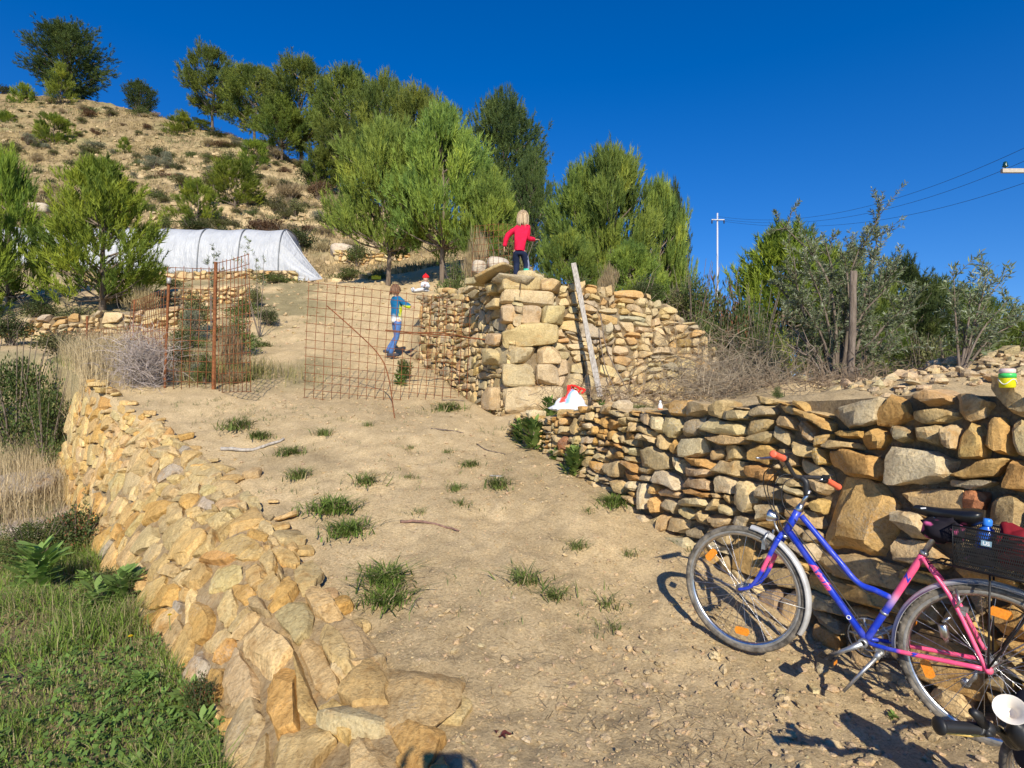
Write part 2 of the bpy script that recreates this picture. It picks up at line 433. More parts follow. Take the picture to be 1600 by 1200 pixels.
# ---------------- dry stone walls ----------------
def cube_shell(n, back=False):
    """unit rounded block: grid faces of a cube (front w=+1, sides), returns pts in [-1,1]^3, quads"""
    g = np.linspace(-1, 1, n); g = np.sign(g) * np.abs(g) ** .72; key = {}; V_ = []; F = []
    def vid(p):
        k = tuple(np.round(p, 5))
        if k not in key: key[k] = len(V_); V_.append(p)
        return key[k]
    faces = [(0, 1, 2, 1), (1, 2, 0, 1), (1, 2, 0, -1), (2, 0, 1, 1), (2, 0, 1, -1)]
    if back: faces.append((0, 1, 2, -1))
    for (i, j, k, s_) in faces:
        for a in range(n - 1):
            for b_ in range(n - 1):
                q = []
                for (da, db) in ((0, 0), (1, 0), (1, 1), (0, 1)):
                    p = np.zeros(3); p[i] = g[a + da]; p[j] = g[b_ + db]; p[k] = s_; q.append(vid(p))
                F.append(q if s_ > 0 else q[::-1])
    return np.array(V_), F
SHELL = {n: cube_shell(n) for n in (4, 5, 6, 8, 10, 13)}
SHELLB = {n: cube_shell(n, True) for n in (3, 4, 5, 7)}
def subdivide(x0, y0, x1, y1, smin, smax, R_, asp=1.7, out=None):
    if out is None: out = []
    w, h = x1 - x0, y1 - y0; tgt = R_.uniform(smin, smax) * (1.0 if R_.random() < .8 else 1.6)
    a = math.sqrt(w * h)
    if a < tgt and w / h < asp * 2.6 and h / w < 1.6 or (w < smin * .9 and h < smin * .8):
        out.append((x0, y0, x1, y1)); return out
    if w / h > asp * R_.uniform(.75, 1.35):
        t = x0 + w * R_.uniform(.33, .67)
        subdivide(x0, y0, t, y1, smin, smax, R_, asp, out); subdivide(t, y0, x1, y1, smin, smax, R_, asp, out)
    else:
        t = y0 + h * R_.uniform(.33, .67)
        subdivide(x0, y0, x1, t, smin, smax, R_, asp, out); subdivide(x0, t, x1, y1, smin, smax, R_, asp, out)
    return out
PAL_WARM = [((.50, .375, .20), 6), ((.55, .43, .25), 5), ((.50, .31, .12), 3), ((.47, .375, .225), 2.5), ((.57, .38, .155), 3.2), ((.42, .19, .09), .35), ((.38, .31, .20), .6), ((.58, .49, .33), 2)]
PAL_PALE = [((.52, .40, .22), 5), ((.56, .445, .265), 4), ((.48, .39, .245), 4), ((.50, .33, .15), 1.8), ((.42, .36, .26), 1.5)]
PAL_ORANGE = [((.60, .455, .24), 6), ((.63, .50, .29), 6), ((.60, .40, .17), 3.2), ((.56, .46, .29), 4), ((.46, .43, .385), .8), ((.54, .40, .24), .12), ((.66, .54, .33), 3)]
def pick(pal, R_):
    w = np.array([p[1] for p in pal], float); i = R_.choice(len(pal), p=w / w.sum())
    c = np.array(pal[i][0]) * ([.97, .89, .72] if pal is PAL_ORANGE else [1, .96, .88]); return c * (1 + R_.normal(0, .07)) * (1 + R_.normal(0, .025, 3))
def stone_wall(name, surf, L_, H_, smin, smax, seed, depth=.10, pal=PAL_WARM, mat=None, gap=.012, jit=.22, flush=False, asp=1.7, nq=8, cells=None, round_k=12.0, rough=.016, topjit=.05, warp=.09, backing=True, back_top=None, outl=.010):
    """surf(u,v)->P with u in metres along [0,L_], v in [0,1] up; stones bulge along the surface normal"""
    R_ = np.random.default_rng(seed); mb = MB()
    if cells is None: cells = subdivide(0, 0, L_, H_, smin, smax, R_, asp)
    def nrm(u, v, e=.02):
        a = surf(u + e, v) - surf(u - e, v); b_ = surf(u, np.clip(v + .04, 0, 1)) - surf(u, np.clip(v - .04, 0, 1))
        n = np.cross(a, b_); n = n / (np.linalg.norm(n, axis=1)[:, None] + 1e-9); return n
    def wcorner(x, y):
        p = np.array([[x * 2.3, y * 2.3, seed * 3.1]])
        dx = float(vnoise(p, 1)[0]) * warp + float(vnoise(p * 3.1, 4)[0]) * warp * .45
        dy = float(vnoise(p, 2)[0]) * warp * .8 + float(vnoise(p * 3.1, 3)[0]) * warp * .45
        ex = 0 if (x < .01 or x > L_ - .01) else 1
        ey = 0 if y < .01 else 1
        return np.array([x + dx * ex, y + dy * ey * (1 if y < H_ - .01 else .3)])
    for (x0, y0, x1, y1) in cells:
        w, h = x1 - x0, y1 - y0; big = max(w, h)
        n = nq if big > .2 else (nq - 2 if nq > 5 else 4)
        n = n if n in SHELL else 6
        if big > .32 and nq >= 8: n = 10
        if big > .32 and nq >= 10: n = 13
        P, F = SHELL[n]; P = P.copy()
        k = round_k * R_.uniform(.8, 1.9)
        nk = (np.abs(P[:, 0]) ** k + np.abs(P[:, 1]) ** k + np.abs(P[:, 2]) ** (k * 1.0)) ** (1 / k)
        P = P / nk[:, None]
        cor = [wcorner(x0, y0), wcorner(x1, y0), wcorner(x1, y1), wcorner(x0, y1)]
        ctr = sum(cor) / 4
        q = []
        for c_ in cor:
            d = c_ - ctr; ln = np.hypot(*d); q.append(ctr + d * max(.3, (ln - gap * 1.3) / ln) * (1 - R_.uniform(0, jit) * (R_.random() < .45)))
        if y1 > H_ - .01 or back_top is not None and y1 > back_top((x0 + x1) / 2) - .01:
            dj = R_.uniform(-topjit, topjit); q[2] = q[2] + [0, dj + R_.uniform(-.02, .02)]; q[3] = q[3] + [0, dj + R_.uniform(-.02, .02)]
        for _ in range(6):      # knocked-off corners
            a_ = R_.uniform(0, 2 * math.pi); d_ = np.array([math.cos(a_), math.sin(a_), R_.uniform(-.1, .5)]); o_ = R_.uniform(.74, 1.2)
            s_ = P @ d_; P = P - np.outer(np.clip(s_ - o_, 0, None), d_)
        s, t = (P[:, 0] + 1) / 2, (P[:, 1] + 1) / 2
        uv = ((1 - s) * (1 - t))[:, None] * q[0] + (s * (1 - t))[:, None] * q[1] + (s * t)[:, None] * q[2] + ((1 - s) * t)[:, None] * q[3]
        dw = P[:, 2]                                   # -1 back .. 1 front
        rimw = np.clip(np.maximum(np.abs(P[:, 0]), np.abs(P[:, 1])), 0, 1) ** 2 * min(1.0, big / .18)
        q3 = np.c_[uv * 14, np.full(len(uv), seed * 1.7)]
        uv = uv + np.c_[fbm(q3, 61, 3), fbm(q3 + 9.1, 62, 3)] * (outl * rimw)[:, None]
        D = depth * R_.uniform(.55, 1.25) if not flush else depth * R_.uniform(.25, .9)
        # chiselled facets
        fr = np.ones(len(P))
        for _ in range(3):
            a_ = R_.uniform(0, 2 * math.pi); sl = R_.uniform(.15, .75); off = R_.uniform(.55, 1.0)
            fr = np.minimum(fr, off + .5 - sl * (np.cos(a_) * P[:, 0] + np.sin(a_) * P[:, 1]) - .3 * sl)
        dep = np.where(dw > 0, dw * fr, dw)
        dd = np.where(dep > 0, dep * D, dep * depth * (1.6 if not flush else .6))
        u, v = uv[:, 0], np.clip(uv[:, 1] / H_, -.2, 1.3)
        v0 = np.clip(v, 0, 1); S0 = surf(u, v0)
        up = surf(u, np.clip(v0 + .0, 0, 1)) - surf(u, np.clip(v0 - .15, 0, 1))
        up = up / (np.linalg.norm(up, axis=1)[:, None] + 1e-9)
        S0 = S0 + up * ((v - v0) * H_)[:, None]
        Nn = nrm(u, v0)
        W3 = S0 + Nn * dd[:, None]
        nz = fbm(W3 * 7 + seed, 5, 2) * rough * .7 + fbm(W3 * 30 + seed, 9, 3) * rough * .45
        nz = nz * min(1.0, big / .16)
        cen = W3.mean(0); rad = W3 - cen; rad = rad / (np.linalg.norm(rad, axis=1)[:, None] + 1e-9)
        W3 = W3 + rad * nz[:, None]
        mb.add(W3, F, 0, pick(pal, R_))
    o = mb.build(name, mat); o.data.set_sharp_from_angle(angle=math.radians(19))
    if backing:
        nu = max(6, int(L_ / (.12 if not flush else .05))); nv = 14 if not flush else 34
        U, Vv = np.meshgrid(np.linspace(.12, L_ - .12, nu), np.linspace(0, 1, nv)); u, v = U.ravel(), Vv.ravel()
        if back_top is not None: v = v * np.array([min(1, (back_top(q_) - .03) / H_) for q_ in u])
        Sf = surf(u, v); Nn = nrm(u, v)
        off = -.032 if not flush else -.016
        Sf = Sf + Nn * (off + (.012 if not flush else .014) * fbm(Sf * (12 if not flush else 5), 3, 4))[:, None]
        cc = np.tile(np.array([.20, .15, .09]) if not flush else np.array([.38, .285, .16]), (len(u), 1))
        bk = gridmesh('soil_joint', Sf.reshape(nv, nu, 3), mat, cc.reshape(nv, nu, 3), parent=o)
    return o
def poly_at(PL, Ls, d):
    d = np.clip(d, 0, Ls[-1]); out = np.stack([np.interp(d, Ls, PL[:, k]) for k in range(PL.shape[1])], -1); return out
def ruled(bottom, top, nsm=60):
    """ruled surface; both polylines resampled to the same parameter"""
    bottom = np.array(bottom, float); top = np.array(top, float)
    def prep(PL):
        L0 = np.r_[0, np.cumsum(np.linalg.norm(np.diff(PL, axis=0), axis=1))]; t = L0 / L0[-1]; return PL, t
    B, tb = prep(bottom); T, tt = prep(top)
    Lm = .5 * (np.linalg.norm(np.diff(B, axis=0), axis=1).sum() + np.linalg.norm(np.diff(T, axis=0), axis=1).sum())
    def surf(u, v):
        s = np.asarray(u) / Lm; e = s - np.clip(s, 0, 1); s_ = np.clip(s, 0, 1)
        b_ = np.stack([np.interp(s_, tb, B[:, k]) for k in range(3)], -1); t_ = np.stack([np.interp(s_, tt, T[:, k]) for k in range(3)], -1)
        db = (B[-1] - B[-2]); db = db / np.linalg.norm(db); da = B[1] - B[0]; da = da / np.linalg.norm(da)
        ext = np.where((e > 0)[:, None], db[None] * (e * Lm)[:, None], da[None] * (e * Lm)[:, None])
        v = np.asarray(v)[:, None]
        return b_ * (1 - v) + t_ * v + ext
    return surf, Lm
def coursed(plan, z0, H, batter):
    """plan: [(x,y)...]; vertical metres in v*H; batter = horizontal lean per metre of height, away from the face"""
    PL = np.array(plan, float); Ls = np.r_[0, np.cumsum(np.hypot(*np.diff(PL, axis=0).T))]
    def surf(u, v):
        u = np.asarray(u, float); v = np.asarray(v, float)
        p = np.stack([np.interp(u, Ls, PL[:, 0]), np.interp(u, Ls, PL[:, 1])], -1)
        e = np.clip(u - Ls[-1], 0, None) + np.clip(u, None, 0)
        i = np.clip(np.searchsorted(Ls, u) - 1, 0, len(PL) - 2); d = (PL[i + 1] - PL[i]) / (Ls[i + 1] - Ls[i])[:, None]
        # smoothed direction for the lean
        p = p + d * e[:, None]; nrm_ = np.stack([d[:, 1], -d[:, 0]], -1)
        q = p - nrm_ * (v * H * batter)[:, None]
        return np.c_[q, z0 + v * H]
    return surf, Ls[-1]
def fit_cells(cells, hf, bf):
    out = []
    for (x0, y0, x1, y1) in cells:
        xm = (x0 + x1) / 2; h = hf(xm)
        if y0 > h - .035 or y1 < bf(xm): continue
        out.append((x0, y0, x1, min(y1, h)))
    return out
M_STONE = stone_mat('wall_stone'); M_STONE_L = stone_mat('banded_stone', .016, .35, True)
# right wall (u grows from the far end to the near end so the normal faces the path)
def rwp(Y, z, off=0): return (1.3 + (4.4 - Y) * .491 + off, Y, z)
plan = [rwp(7.25, 0)[:2], rwp(6.6, 0)[:2], rwp(4.4, 0)[:2], rwp(2.2, 0)[:2], rwp(.4, 0)[:2]]
surf, Lr = coursed(plan, -.1, 1.6, .10)
hY = lambda u: 7.25 - u * .898
Rr = np.random.default_rng(23)
wob = lambda u, s_: float(vnoise(np.array([[u * 2.1, s_, 0]]), 8)[0])
rtop = lambda u: float(np.interp(hY(u), [2.2, 3, 3.6, 4.4, 5.6, 6.6, 7.2], [1.49, 1.46, 1.42, 1.35, 1.24, 1.14, 1.08])) + .1 + .02 * wob(u, .5)
rbot = lambda u: float(np.interp(hY(u), [0, 3.1, 3.6, 4.4, 5.6, 6.6, 7.2], [-.05, 0, .05, .25, .5, .75, .9])) + .0
cells = []
for (a_, b_, s0, s1) in [(0, 1.1, .07, .11), (1.1, 2.6, .085, .15), (2.6, 4.3, .10, .24), (4.3, Lr, .12, .30)]: subdivide(a_, 0, b_, 1.6, s0, s1, Rr, 1.75, cells)
cells = fit_cells(cells, rtop, rbot)
wr = stone_wall('stone_wall', surf, Lr, 1.6, .1, .2, 23, .080, PAL_WARM, M_STONE, .004, .14, cells=cells, nq=8, back_top=rtop, warp=.10)
tag(wr, 'tan dry stone wall behind the blue and pink bicycle, holding up the right terrace', 'wall', 'dry stone retaining walls')
# centre wall: left face and right face meeting in a corner of big blocks
planL = [(-2.15, 12.3), (-1.5, 11.0), (-.7, 9.6), (-.04, 8.14)]
s1_, L1 = coursed(planL, .85, 2.6, .10)
ltop = lambda u: 2.22 + .30 * (1 - u / L1) + .05 * wob(u, 3); lbot = lambda u: .0 + .75 * (1 - u / L1)
cells = fit_cells(subdivide(0, 0, L1 - .10, 2.6, .10, .26, np.random.default_rng(5), 1.7), ltop, lbot)
wc = stone_wall('stone_wall', s1_, L1, 2.6, .1, .2, 31, .050, PAL_PALE, M_STONE, .002, .12, cells=cells, nq=6, back_top=ltop)
tag(wc, 'stone wall with big corner blocks, the girl in red standing on it', 'wall', 'dry stone retaining walls')
planR = [(-.02, 8.1), (1.1, 8.25), (2.2, 8.5), (3.6, 8.85)]
s2_, L2 = coursed(planR, .85, 2.6, .28)
rt2 = lambda u: float(np.interp(u, [0, 1.2, 2.0, 2.65, 3.15, 3.45, 3.6], [2.2, 2.16, 2.12, 1.92, 1.42, .85, .5])) + .03 * wob(u, 9)
cells = fit_cells(subdivide(.42, 0, L2, 2.6, .11, .25, np.random.default_rng(6), 1.5), rt2, lambda u: .2)
wc2 = stone_wall('right_face', s2_, L2, 2.6, .1, .2, 37, .060, PAL_PALE, M_STONE, .003, .14, cells=cells, nq=6, warp=.17, back_top=rt2)
wc2.parent = wc
# quoins: big blocks stacked on the corner, alternating
def block(mb, c, size, rz, seed, col, n=7, k=7, rough=.02, tilt=(0, 0)):
    R_ = np.random.default_rng(seed); P, F = SHELLB[n]; P = P.copy()
    nk = (np.abs(P) ** k).sum(1) ** (1 / k); P = P / nk[:, None]
    for _ in range(4):
        d = R_.normal(size=3); d /= np.linalg.norm(d); o = R_.uniform(.8, 1.15); s = P @ d; P = P - np.outer(np.clip(s - o, 0, None), d)
    P = P * (np.array(size) / 2)
    P = P * (1 + .10 * R_.uniform(-1, 1, 3) * 0)
    Rm = np.array(Matrix.Rotation(rz, 3, 'Z') @ Matrix.Rotation(tilt[0], 3, 'X') @ Matrix.Rotation(tilt[1], 3, 'Y'))
    W3 = P @ Rm.T + np.array(c); nz = fbm(W3 * 6 + seed, 3, 2) * rough + fbm(W3 * 22 + seed, 7, 2) * rough * .3
    r_ = P / (np.linalg.norm(P, axis=1)[:, None] + 1e-9) @ Rm.T
    mb.add(W3 + r_ * nz[:, None], F, 0, col)
mb = MB(); z = .85; i = 0; Rq = np.random.default_rng(3)
for h in (.24, .38, .33, .27, .33, .28, .22, .20):
    t = (z - .95) / 2.1; lw = (.56, .86, .50, .62, .84, .60, .78, .60)[i]; ang = (.12, .10, .10, -1.0, .12, .1, .08, .2)[i]
    cx = (.12, .30, .08, .05, .26, .12, .22, .1)[i]; cy = 8.27 + .33 * t + (.17 if i == 3 else .05)
    block(mb, (cx, cy, z + h / 2), (lw, .42, h * 1.0), ang, 50 + i, pick(PAL_PALE, Rq) * 1.03, 7, 8, .024, (Rq.normal(0, .03), Rq.normal(0, .05)))
    if lw < .7: block(mb, (cx + lw / 2 + .17, 8.31 + .33 * t, z + h / 2), (.34, .34, h * .96), .15, 80 + i, pick(PAL_PALE, Rq), 7, 10, .012)
    if i % 3 != 2: block(mb, (-.20 - .05 * (i % 2), 8.60 + .3 * t, z + h * (.5 if i % 2 else .35)), (.34, .34, h * (.9 if i % 2 else .6)), -1.05, 90 + i, pick(PAL_PALE[:3], Rq), 7, 10, .015)
    z += h * .985; i += 1
qz = mb.build('corner_blocks', M_STONE, wc); qz.data.set_sharp_from_angle(angle=math.radians(22))
# coping stones on both tops
mb = MB()
for k in range(46):
    if k < 22: t = k / 21; p = V(-1.95 + (2.0) * t, 12.2 - 3.8 * t, 3.36 - .30 * t); rz = -1.06
    else: t = (k - 22) / 23; p = V(.1 + 2.8 * t, 8.55 + 1.4 * t, 3.02 - .5 * t ** 1.5); rz = .45
    sz = Rq.uniform(.14, .34)
    block(mb, p + Rq.normal(0, .05, 3) * V(1, 1, .5) + V(.1, .12, 0), (sz, sz * .8, sz * Rq.uniform(.3, .55)), rz + Rq.normal(0, .4), 200 + k, pick(PAL_PALE, Rq), 5, 6, .02, (Rq.normal(0, .12), Rq.normal(0, .15)))
for (c, s_, rz, tl) in (((-.28, 8.72, 3.18), (.60, .40, .07), -.5, (.0, -.34)), ((.02, 8.55, 3.04), (.62, .4, .13), .1, (.05, .08)), ((.28, 8.62, 3.1), (.36, .3, .12), .7, (.1, .2)), ((-.52, 9.2, 3.14), (.4, .35, .14), -.9, (0, .1))):
    block(mb, c, s_, rz, int(abs(c[0]) * 1000) + 7, pick(PAL_PALE, Rq), 7, 7, .02, tl)
mb.build('coping', M_STONE, wc)
# left wall, flush pointed rubble that leans far back
TL = [(x, y, ground(x - .0, y)) for x, y in LT]
zt = [.0, .02, .03, .12, .26, .46, .66, 1.05, 1.42, 1.50]; zb = [-.25, -.27, -.27, -.28, -.30, -.31, -.33, -.34, -.25, .3]
def _res(PL, z_, n=80):
    PL = np.c_[PL, z_]; L0 = np.r_[0, np.cumsum(np.hypot(*np.diff(PL[:, :2], axis=0).T))]; return poly_at(PL, L0, np.linspace(0, L0[-1], n))
TQ = _res(LT, zt, 200); BQ = _res(LB, zb, 60); prs = []
for b_ in BQ:
    w_ = TQ[:, :2] - b_[:2]; dr = V(.77, .64); i_ = np.argmin(np.abs(w_[:, 0] * dr[1] - w_[:, 1] * dr[0]) + np.where(w_ @ dr < 0, 9, 0)); prs.append(TQ[i_])
TM_ = np.array(prs)
for _ in range(6): TM_[1:-1] = (TM_[:-2] + TM_[1:-1] * 2 + TM_[2:]) / 4
LW = np.r_[0, np.cumsum(np.linalg.norm(np.diff((BQ + TM_) / 2, axis=0), axis=1))]; L3 = float(LW[-1])
def s3f(u, v):                       # u runs from the far end to the near end
    u = L3 - np.asarray(u, float); v = np.asarray(v, float)[:, None]; uc = np.clip(u, 0, L3)
    b_ = np.stack([np.interp(uc, LW, BQ[:, k]) for k in range(3)], -1); t_ = np.stack([np.interp(uc, LW, TM_[:, k]) for k in range(3)], -1)
    P = b_ * (1 - v) + t_ * v; P[:, :2] += (u - uc)[:, None] * V(-.69, .72)
    P[:, 2] += .20 * np.sin(np.pi * np.clip(v[:, 0], 0, 1)) * np.clip((P[:, 1] - 1.5) / 3, 0, 1); return P
cells = []
Rl = np.random.default_rng(15)
NK = int(L3 / 1.3) + 1
for k in range(NK): subdivide(k * 1.3, 0, min((k + 1) * 1.3, L3), 1.35, *((.12, .36) if k < NK - 2 else (.26, .52)), Rl, 1.35, cells)
wlft = stone_wall('stone_wall', s3f, L3, 1.35, .1, .2, 61, .062, PAL_ORANGE, M_STONE_L, .004, .14, flush=True, cells=cells, nq=10, warp=.16, round_k=13, rough=.011, topjit=.05, outl=.014)
tag(wlft, 'orange rubble wall leaning back beside the grass at the lower left', 'wall', 'dry stone retaining walls')
mb = MB()
for k in range(60):
    t = Rl.uniform(0, 1) ** .8; d = 1.0 + t * 9.0
    p = poly_at(LT, np.r_[0, np.cumsum(np.hypot(*np.diff(LT, axis=0).T))], d); o_ = Rl.normal(.0, .10)
    x, y = p[0] + o_ * .7, p[1] + o_ * .7; sz = Rl.uniform(.08, .26)
    block(mb, (x, y, ground(x, y) + .015 + sz * .06), (sz, sz * Rl.uniform(.6, 1), sz * Rl.uniform(.25, .5)), Rl.uniform(0, 3), 300 + k, pick(PAL_ORANGE, Rl), 5, 5, .02, (Rl.normal(0, .12), Rl.normal(0, .12)))
for (px, py, Y, sx, sy, sz) in ((545, 1050, 2.95, .30, .24, .13), (415, 895, 3.85, .22, .13, .09), (490, 945, 3.45, .2, .14, .1), (500, 975, 3.3, .19, .12, .07), (640, 1120, 2.62, .46, .40, .13), (575, 1150, 2.6, .36, .30, .10), (700, 1100, 2.65, .25, .2, .07), (380, 820, 4.5, .3, .12, .08), (400, 800, 4.7, .25, .15, .06)):
    p = at(px, py, Y); block(mb, (p[0], p[1], ground(p[0], p[1]) + sz * .22), (sx, sy, sz), Rl.uniform(-.6, .3), int(px), pick(PAL_ORANGE[:2] + PAL_ORANGE[3:4], Rl), 7, 8, .022, (Rl.normal(0, .1), Rl.normal(0, .1)))
mb.build('coping', M_STONE_L, wlft).data.set_sharp_from_angle(angle=math.radians(22))
# low terrace walls across the slope behind the fence
def low_wall(pts, h, seed, label, s=(.12, .3)):
    pts = np.array([at(*p) for p in pts]); b = pts.copy(); b[:, 2] -= .35; t = pts.copy(); t[:, 2] += h; t[:, 1] += .12
    sf, Lw = ruled(b, t)
    o = stone_wall('stone_wall', sf, Lw, h + .35, s[0], s[1], seed, .09, PAL_PALE if seed % 2 else PAL_ORANGE[:4], M_STONE, .012, .2, nq=5, topjit=.06, warp=.12)
    return tag(o, label, 'wall', 'dry stone retaining walls')
low_wall([(-60, 545, 13.4), (45, 536, 13.6), (150, 530, 13.9), (245, 520, 14.2), (330, 508, 14.6)], .62, 71, 'low terrace wall behind the rusty mesh fence, nearest below the pines')
low_wall([(150, 485, 17.0), (240, 478, 17.3), (330, 470, 17.6), (400, 466, 17.9)], .42, 72, 'short low terrace wall halfway between mesh fence and white tunnel')
low_wall([(60, 462, 22.6), (200, 456, 22.9), (300, 452, 23), (390, 449, 23.2), (465, 449, 23.5)], .72, 73, 'low terrace wall directly below the white polytunnel', (.14, .36))
low_wall([(520, 405, 30.5), (580, 408, 29.8), (640, 412, 29)], .55, 74, 'low rubble wall on the slope right of the white polytunnel', (.14, .36))
# ---------------- vegetation ----------------
M_NEEDLE = vcol_mat('pine_needles', .6, .25, .30, .12, .16, 3)
M_LEAF = vcol_mat('leaves', .6, .3, .30, .12, .14, 5)
M_DRY = vcol_mat('dry_stems', .9, .1, .15, .1, .1, 9)
M_GRASS = vcol_mat('grass_blades', .7, .25, .3, .12, .0, 3)
def bark_mat():
    m, N, L, b = nmat('bark', .95, .1); t = N.new('ShaderNodeTexCoord'); mp = N.new('ShaderNodeMapping'); mp.inputs['Scale'].default_value = (9, 9, 2.2)
    L.new(t.outputs['Object'], mp.inputs[0]); n = noise_node(N, L, 2.5, 6, .7, mp.outputs[0])
    r = ramp(N, L, n.outputs['Fac'], [(.3, (.10, .075, .055)), (.6, (.24, .19, .15)), (.8, (.33, .28, .23))]); L.new(r.outputs[0], b.inputs['Base Color'])
    bump(N, L, b, n.outputs['Fac'], .9, .03); return m
M_BARK = bark_mat()
def unit(v): return v / (np.linalg.norm(v, axis=-1, keepdims=True) + 1e-9)
def perp(d):
    a = np.where(np.abs(d[:, 2:3]) < .9, np.array([[0, 0, 1.]]), np.array([[1., 0, 0]]))
    u = unit(np.cross(d, a)); return u, np.cross(d, u)
def blades(base, dirn, length, width, R_, face_up=False):
    """triangles: base points, directions, lengths, widths -> (n*3,3)"""
    n = len(base); d = unit(dirn); u, w = perp(d); a = R_.uniform(0, 2 * np.pi, n)[:, None]
    s = u * np.cos(a) + w * np.sin(a)
    if np.isscalar(width): width = np.full(n, width)
    w_ = width[:, None] * .5
    return np.stack([base - s * w_, base + s * w_, base + d * length[:, None]], 1).reshape(-1, 3)
def tufts(P, D, ls, ln, lw, k, R_, spread=.6):
    """needle shoots: positions P, axes D, shoot length ls, needle length ln"""
    n = len(P); D = unit(D); t = R_.uniform(0, 1, (n, k)); B = P[:, None] + D[:, None] * (t * ls)[..., None]
    rd = unit(R_.normal(size=(n, k, 3))); nd = unit(D[:, None] * (1 - spread * .5) + rd * spread)
    L_ = ln * R_.uniform(.7, 1.25, (n, k))
    return blades(B.reshape(-1, 3), nd.reshape(-1, 3), L_.ravel(), lw, R_)
def pine_variant(seed, kind):
    """unit-height pine. kind: lit (young, upright shoots), round (old dense), tall (bare trunk), bush, airy"""
    R_ = np.random.default_rng(seed)
    prm = dict(lit=(64, 3000, .24, .16, .042, .95), round=(95, 4200, .10, .09, .036, .35), tall=(52, 2500, .26, .12, .040, .6), bush=(34, 1300, .02, .15, .055, .9), airy=(54, 1700, .08, .16, .048, 1.15))[kind]
    nl, nt, z0, ls, ln, upw = prm
    ls *= .55
    wood = MB(); top = V(R_.normal(0, .02), R_.normal(0, .02), .86)
    tr = [V(0, 0, -.03), V(R_.normal(0, .012), R_.normal(0, .012), .22), V(R_.normal(0, .02), R_.normal(0, .02), .5), top]
    wood.tube(tr, [.026, .020, .013, .004], 7)
    cl = []
    for i in range(nl):
        h = z0 + (1 - z0) * ((i + .5) / nl) ** .85
        q = (h - z0) / (1 - z0)
        if kind == 'lit': rad = .50 * (1 - q ** 2.6) ** .62 * (.6 + .4 * min(1, q * 4 + .1))
        elif kind == 'airy': rad = .50 * (1 - q ** 1.5) ** .65 * (.6 + .4 * min(1, q * 3.5 + .15))
        elif kind == 'bush': rad = .50 * math.sqrt(max(0.02, 1 - q * q))
        else: rad = .50 * math.sqrt(max(0.02, 1 - (2 * q - 1) ** 2)) * (1.0 if kind == 'round' else .95)
        rad = min(rad, .5) * R_.uniform(.2, 1.06) ** .6
        if R_.random() < .08: rad *= 1.25
        a = i * 2.4 + R_.normal(0, .5)
        e = V(math.cos(a) * rad, math.sin(a) * rad, h * .94 + R_.normal(0, .02))
        zt = max(.05, z0 * .92, e[2] - rad * R_.uniform(.45, .8)); s0 = np.array([np.interp(zt, [-.03, .22, .5, .86], [p[k] for p in tr]) for k in range(3)])
        mid = (s0 + e) / 2 + V(0, 0, -.02) + R_.normal(0, .012, 3)
        wood.tube([s0, mid, e], [.008, .005, .002], 4, caps=False)
        cl.append((e, R_.uniform(.055, .135) * (1.35 if kind == 'round' else 1.15 if kind == 'bush' else 1.0), s0))
    P = []; D = []; C = []
    per = nt // nl
    for e, cr, s0 in cl:
        m = int(per * R_.uniform(.7, 1.3)); r = unit(R_.normal(size=(m, 3))) * (R_.uniform(0, 1, (m, 1)) ** .45) * cr
        r[:, 2] *= .75
        along = R_.uniform(-.55, .1, (m, 1)); p = e + r + along * (e - s0) * .5
        out = unit(np.c_[p[:, 0], p[:, 1], (p[:, 2] - .5) * .4])
        d = out * .55 + r / cr * .35 + np.array([0, 0, upw]) + R_.normal(0, .22, (m, 3))
        P.append(p); D.append(d); tone = R_.normal(0, .17)
        C.append(np.full(m, tone) + R_.normal(0, .10, m))
    P = np.concatenate(P); D = np.concatenate(D); C = np.concatenate(C)
    k = 20 if kind != 'bush' else 18
    T = tufts(P, D, ls, ln, ln * .15, k, R_, .62 if upw < .8 else .5)
    base = dict(lit=(.225, .30, .055), round=(.08, .115, .03), tall=(.155, .20, .035), bush=(.20, .265, .035), airy=(.23, .32, .04))[kind]
    c = np.array(base)[None] * (1 + C[:, None]) * (1 + np.outer(C, [.5, .1, -.3]))
    c = np.repeat(np.clip(c, .01, .9), k * 3, axis=0)
    # brown twiggy shoots here and there
    crown = soup('crown', T, 3, M_NEEDLE, cols=c)
    tb = wood.build('trunk', M_BARK)
    return crown, tb
VAR = {}
def get_variant(kind, i):
    key = (kind, i)
    if key not in VAR:
        c, t = pine_variant(hash(kind) % 1 + 100 * i + len(kind) * 7, kind); VAR[key] = (c.data, t.data)
        a_ = np.zeros(len(c.data.vertices) * 3, np.float32); c.data.vertices.foreach_get('co', a_); a_ = a_.reshape(-1, 3)
        kz = 1.0 / np.percentile(a_[:, 2], 99.8); kr = .5 / np.percentile(np.hypot(a_[:, 0], a_[:, 1]), 98.5)
        for me in (c.data, t.data):
            b_ = np.zeros(len(me.vertices) * 3, np.float32); me.vertices.foreach_get('co', b_); b_ = b_.reshape(-1, 3) * [kr, kr, kz]; me.vertices.foreach_set('co', b_.astype(np.float32).ravel()); me.update()
        bpy.data.objects.remove(c); bpy.data.objects.remove(t)
    return VAR[key]
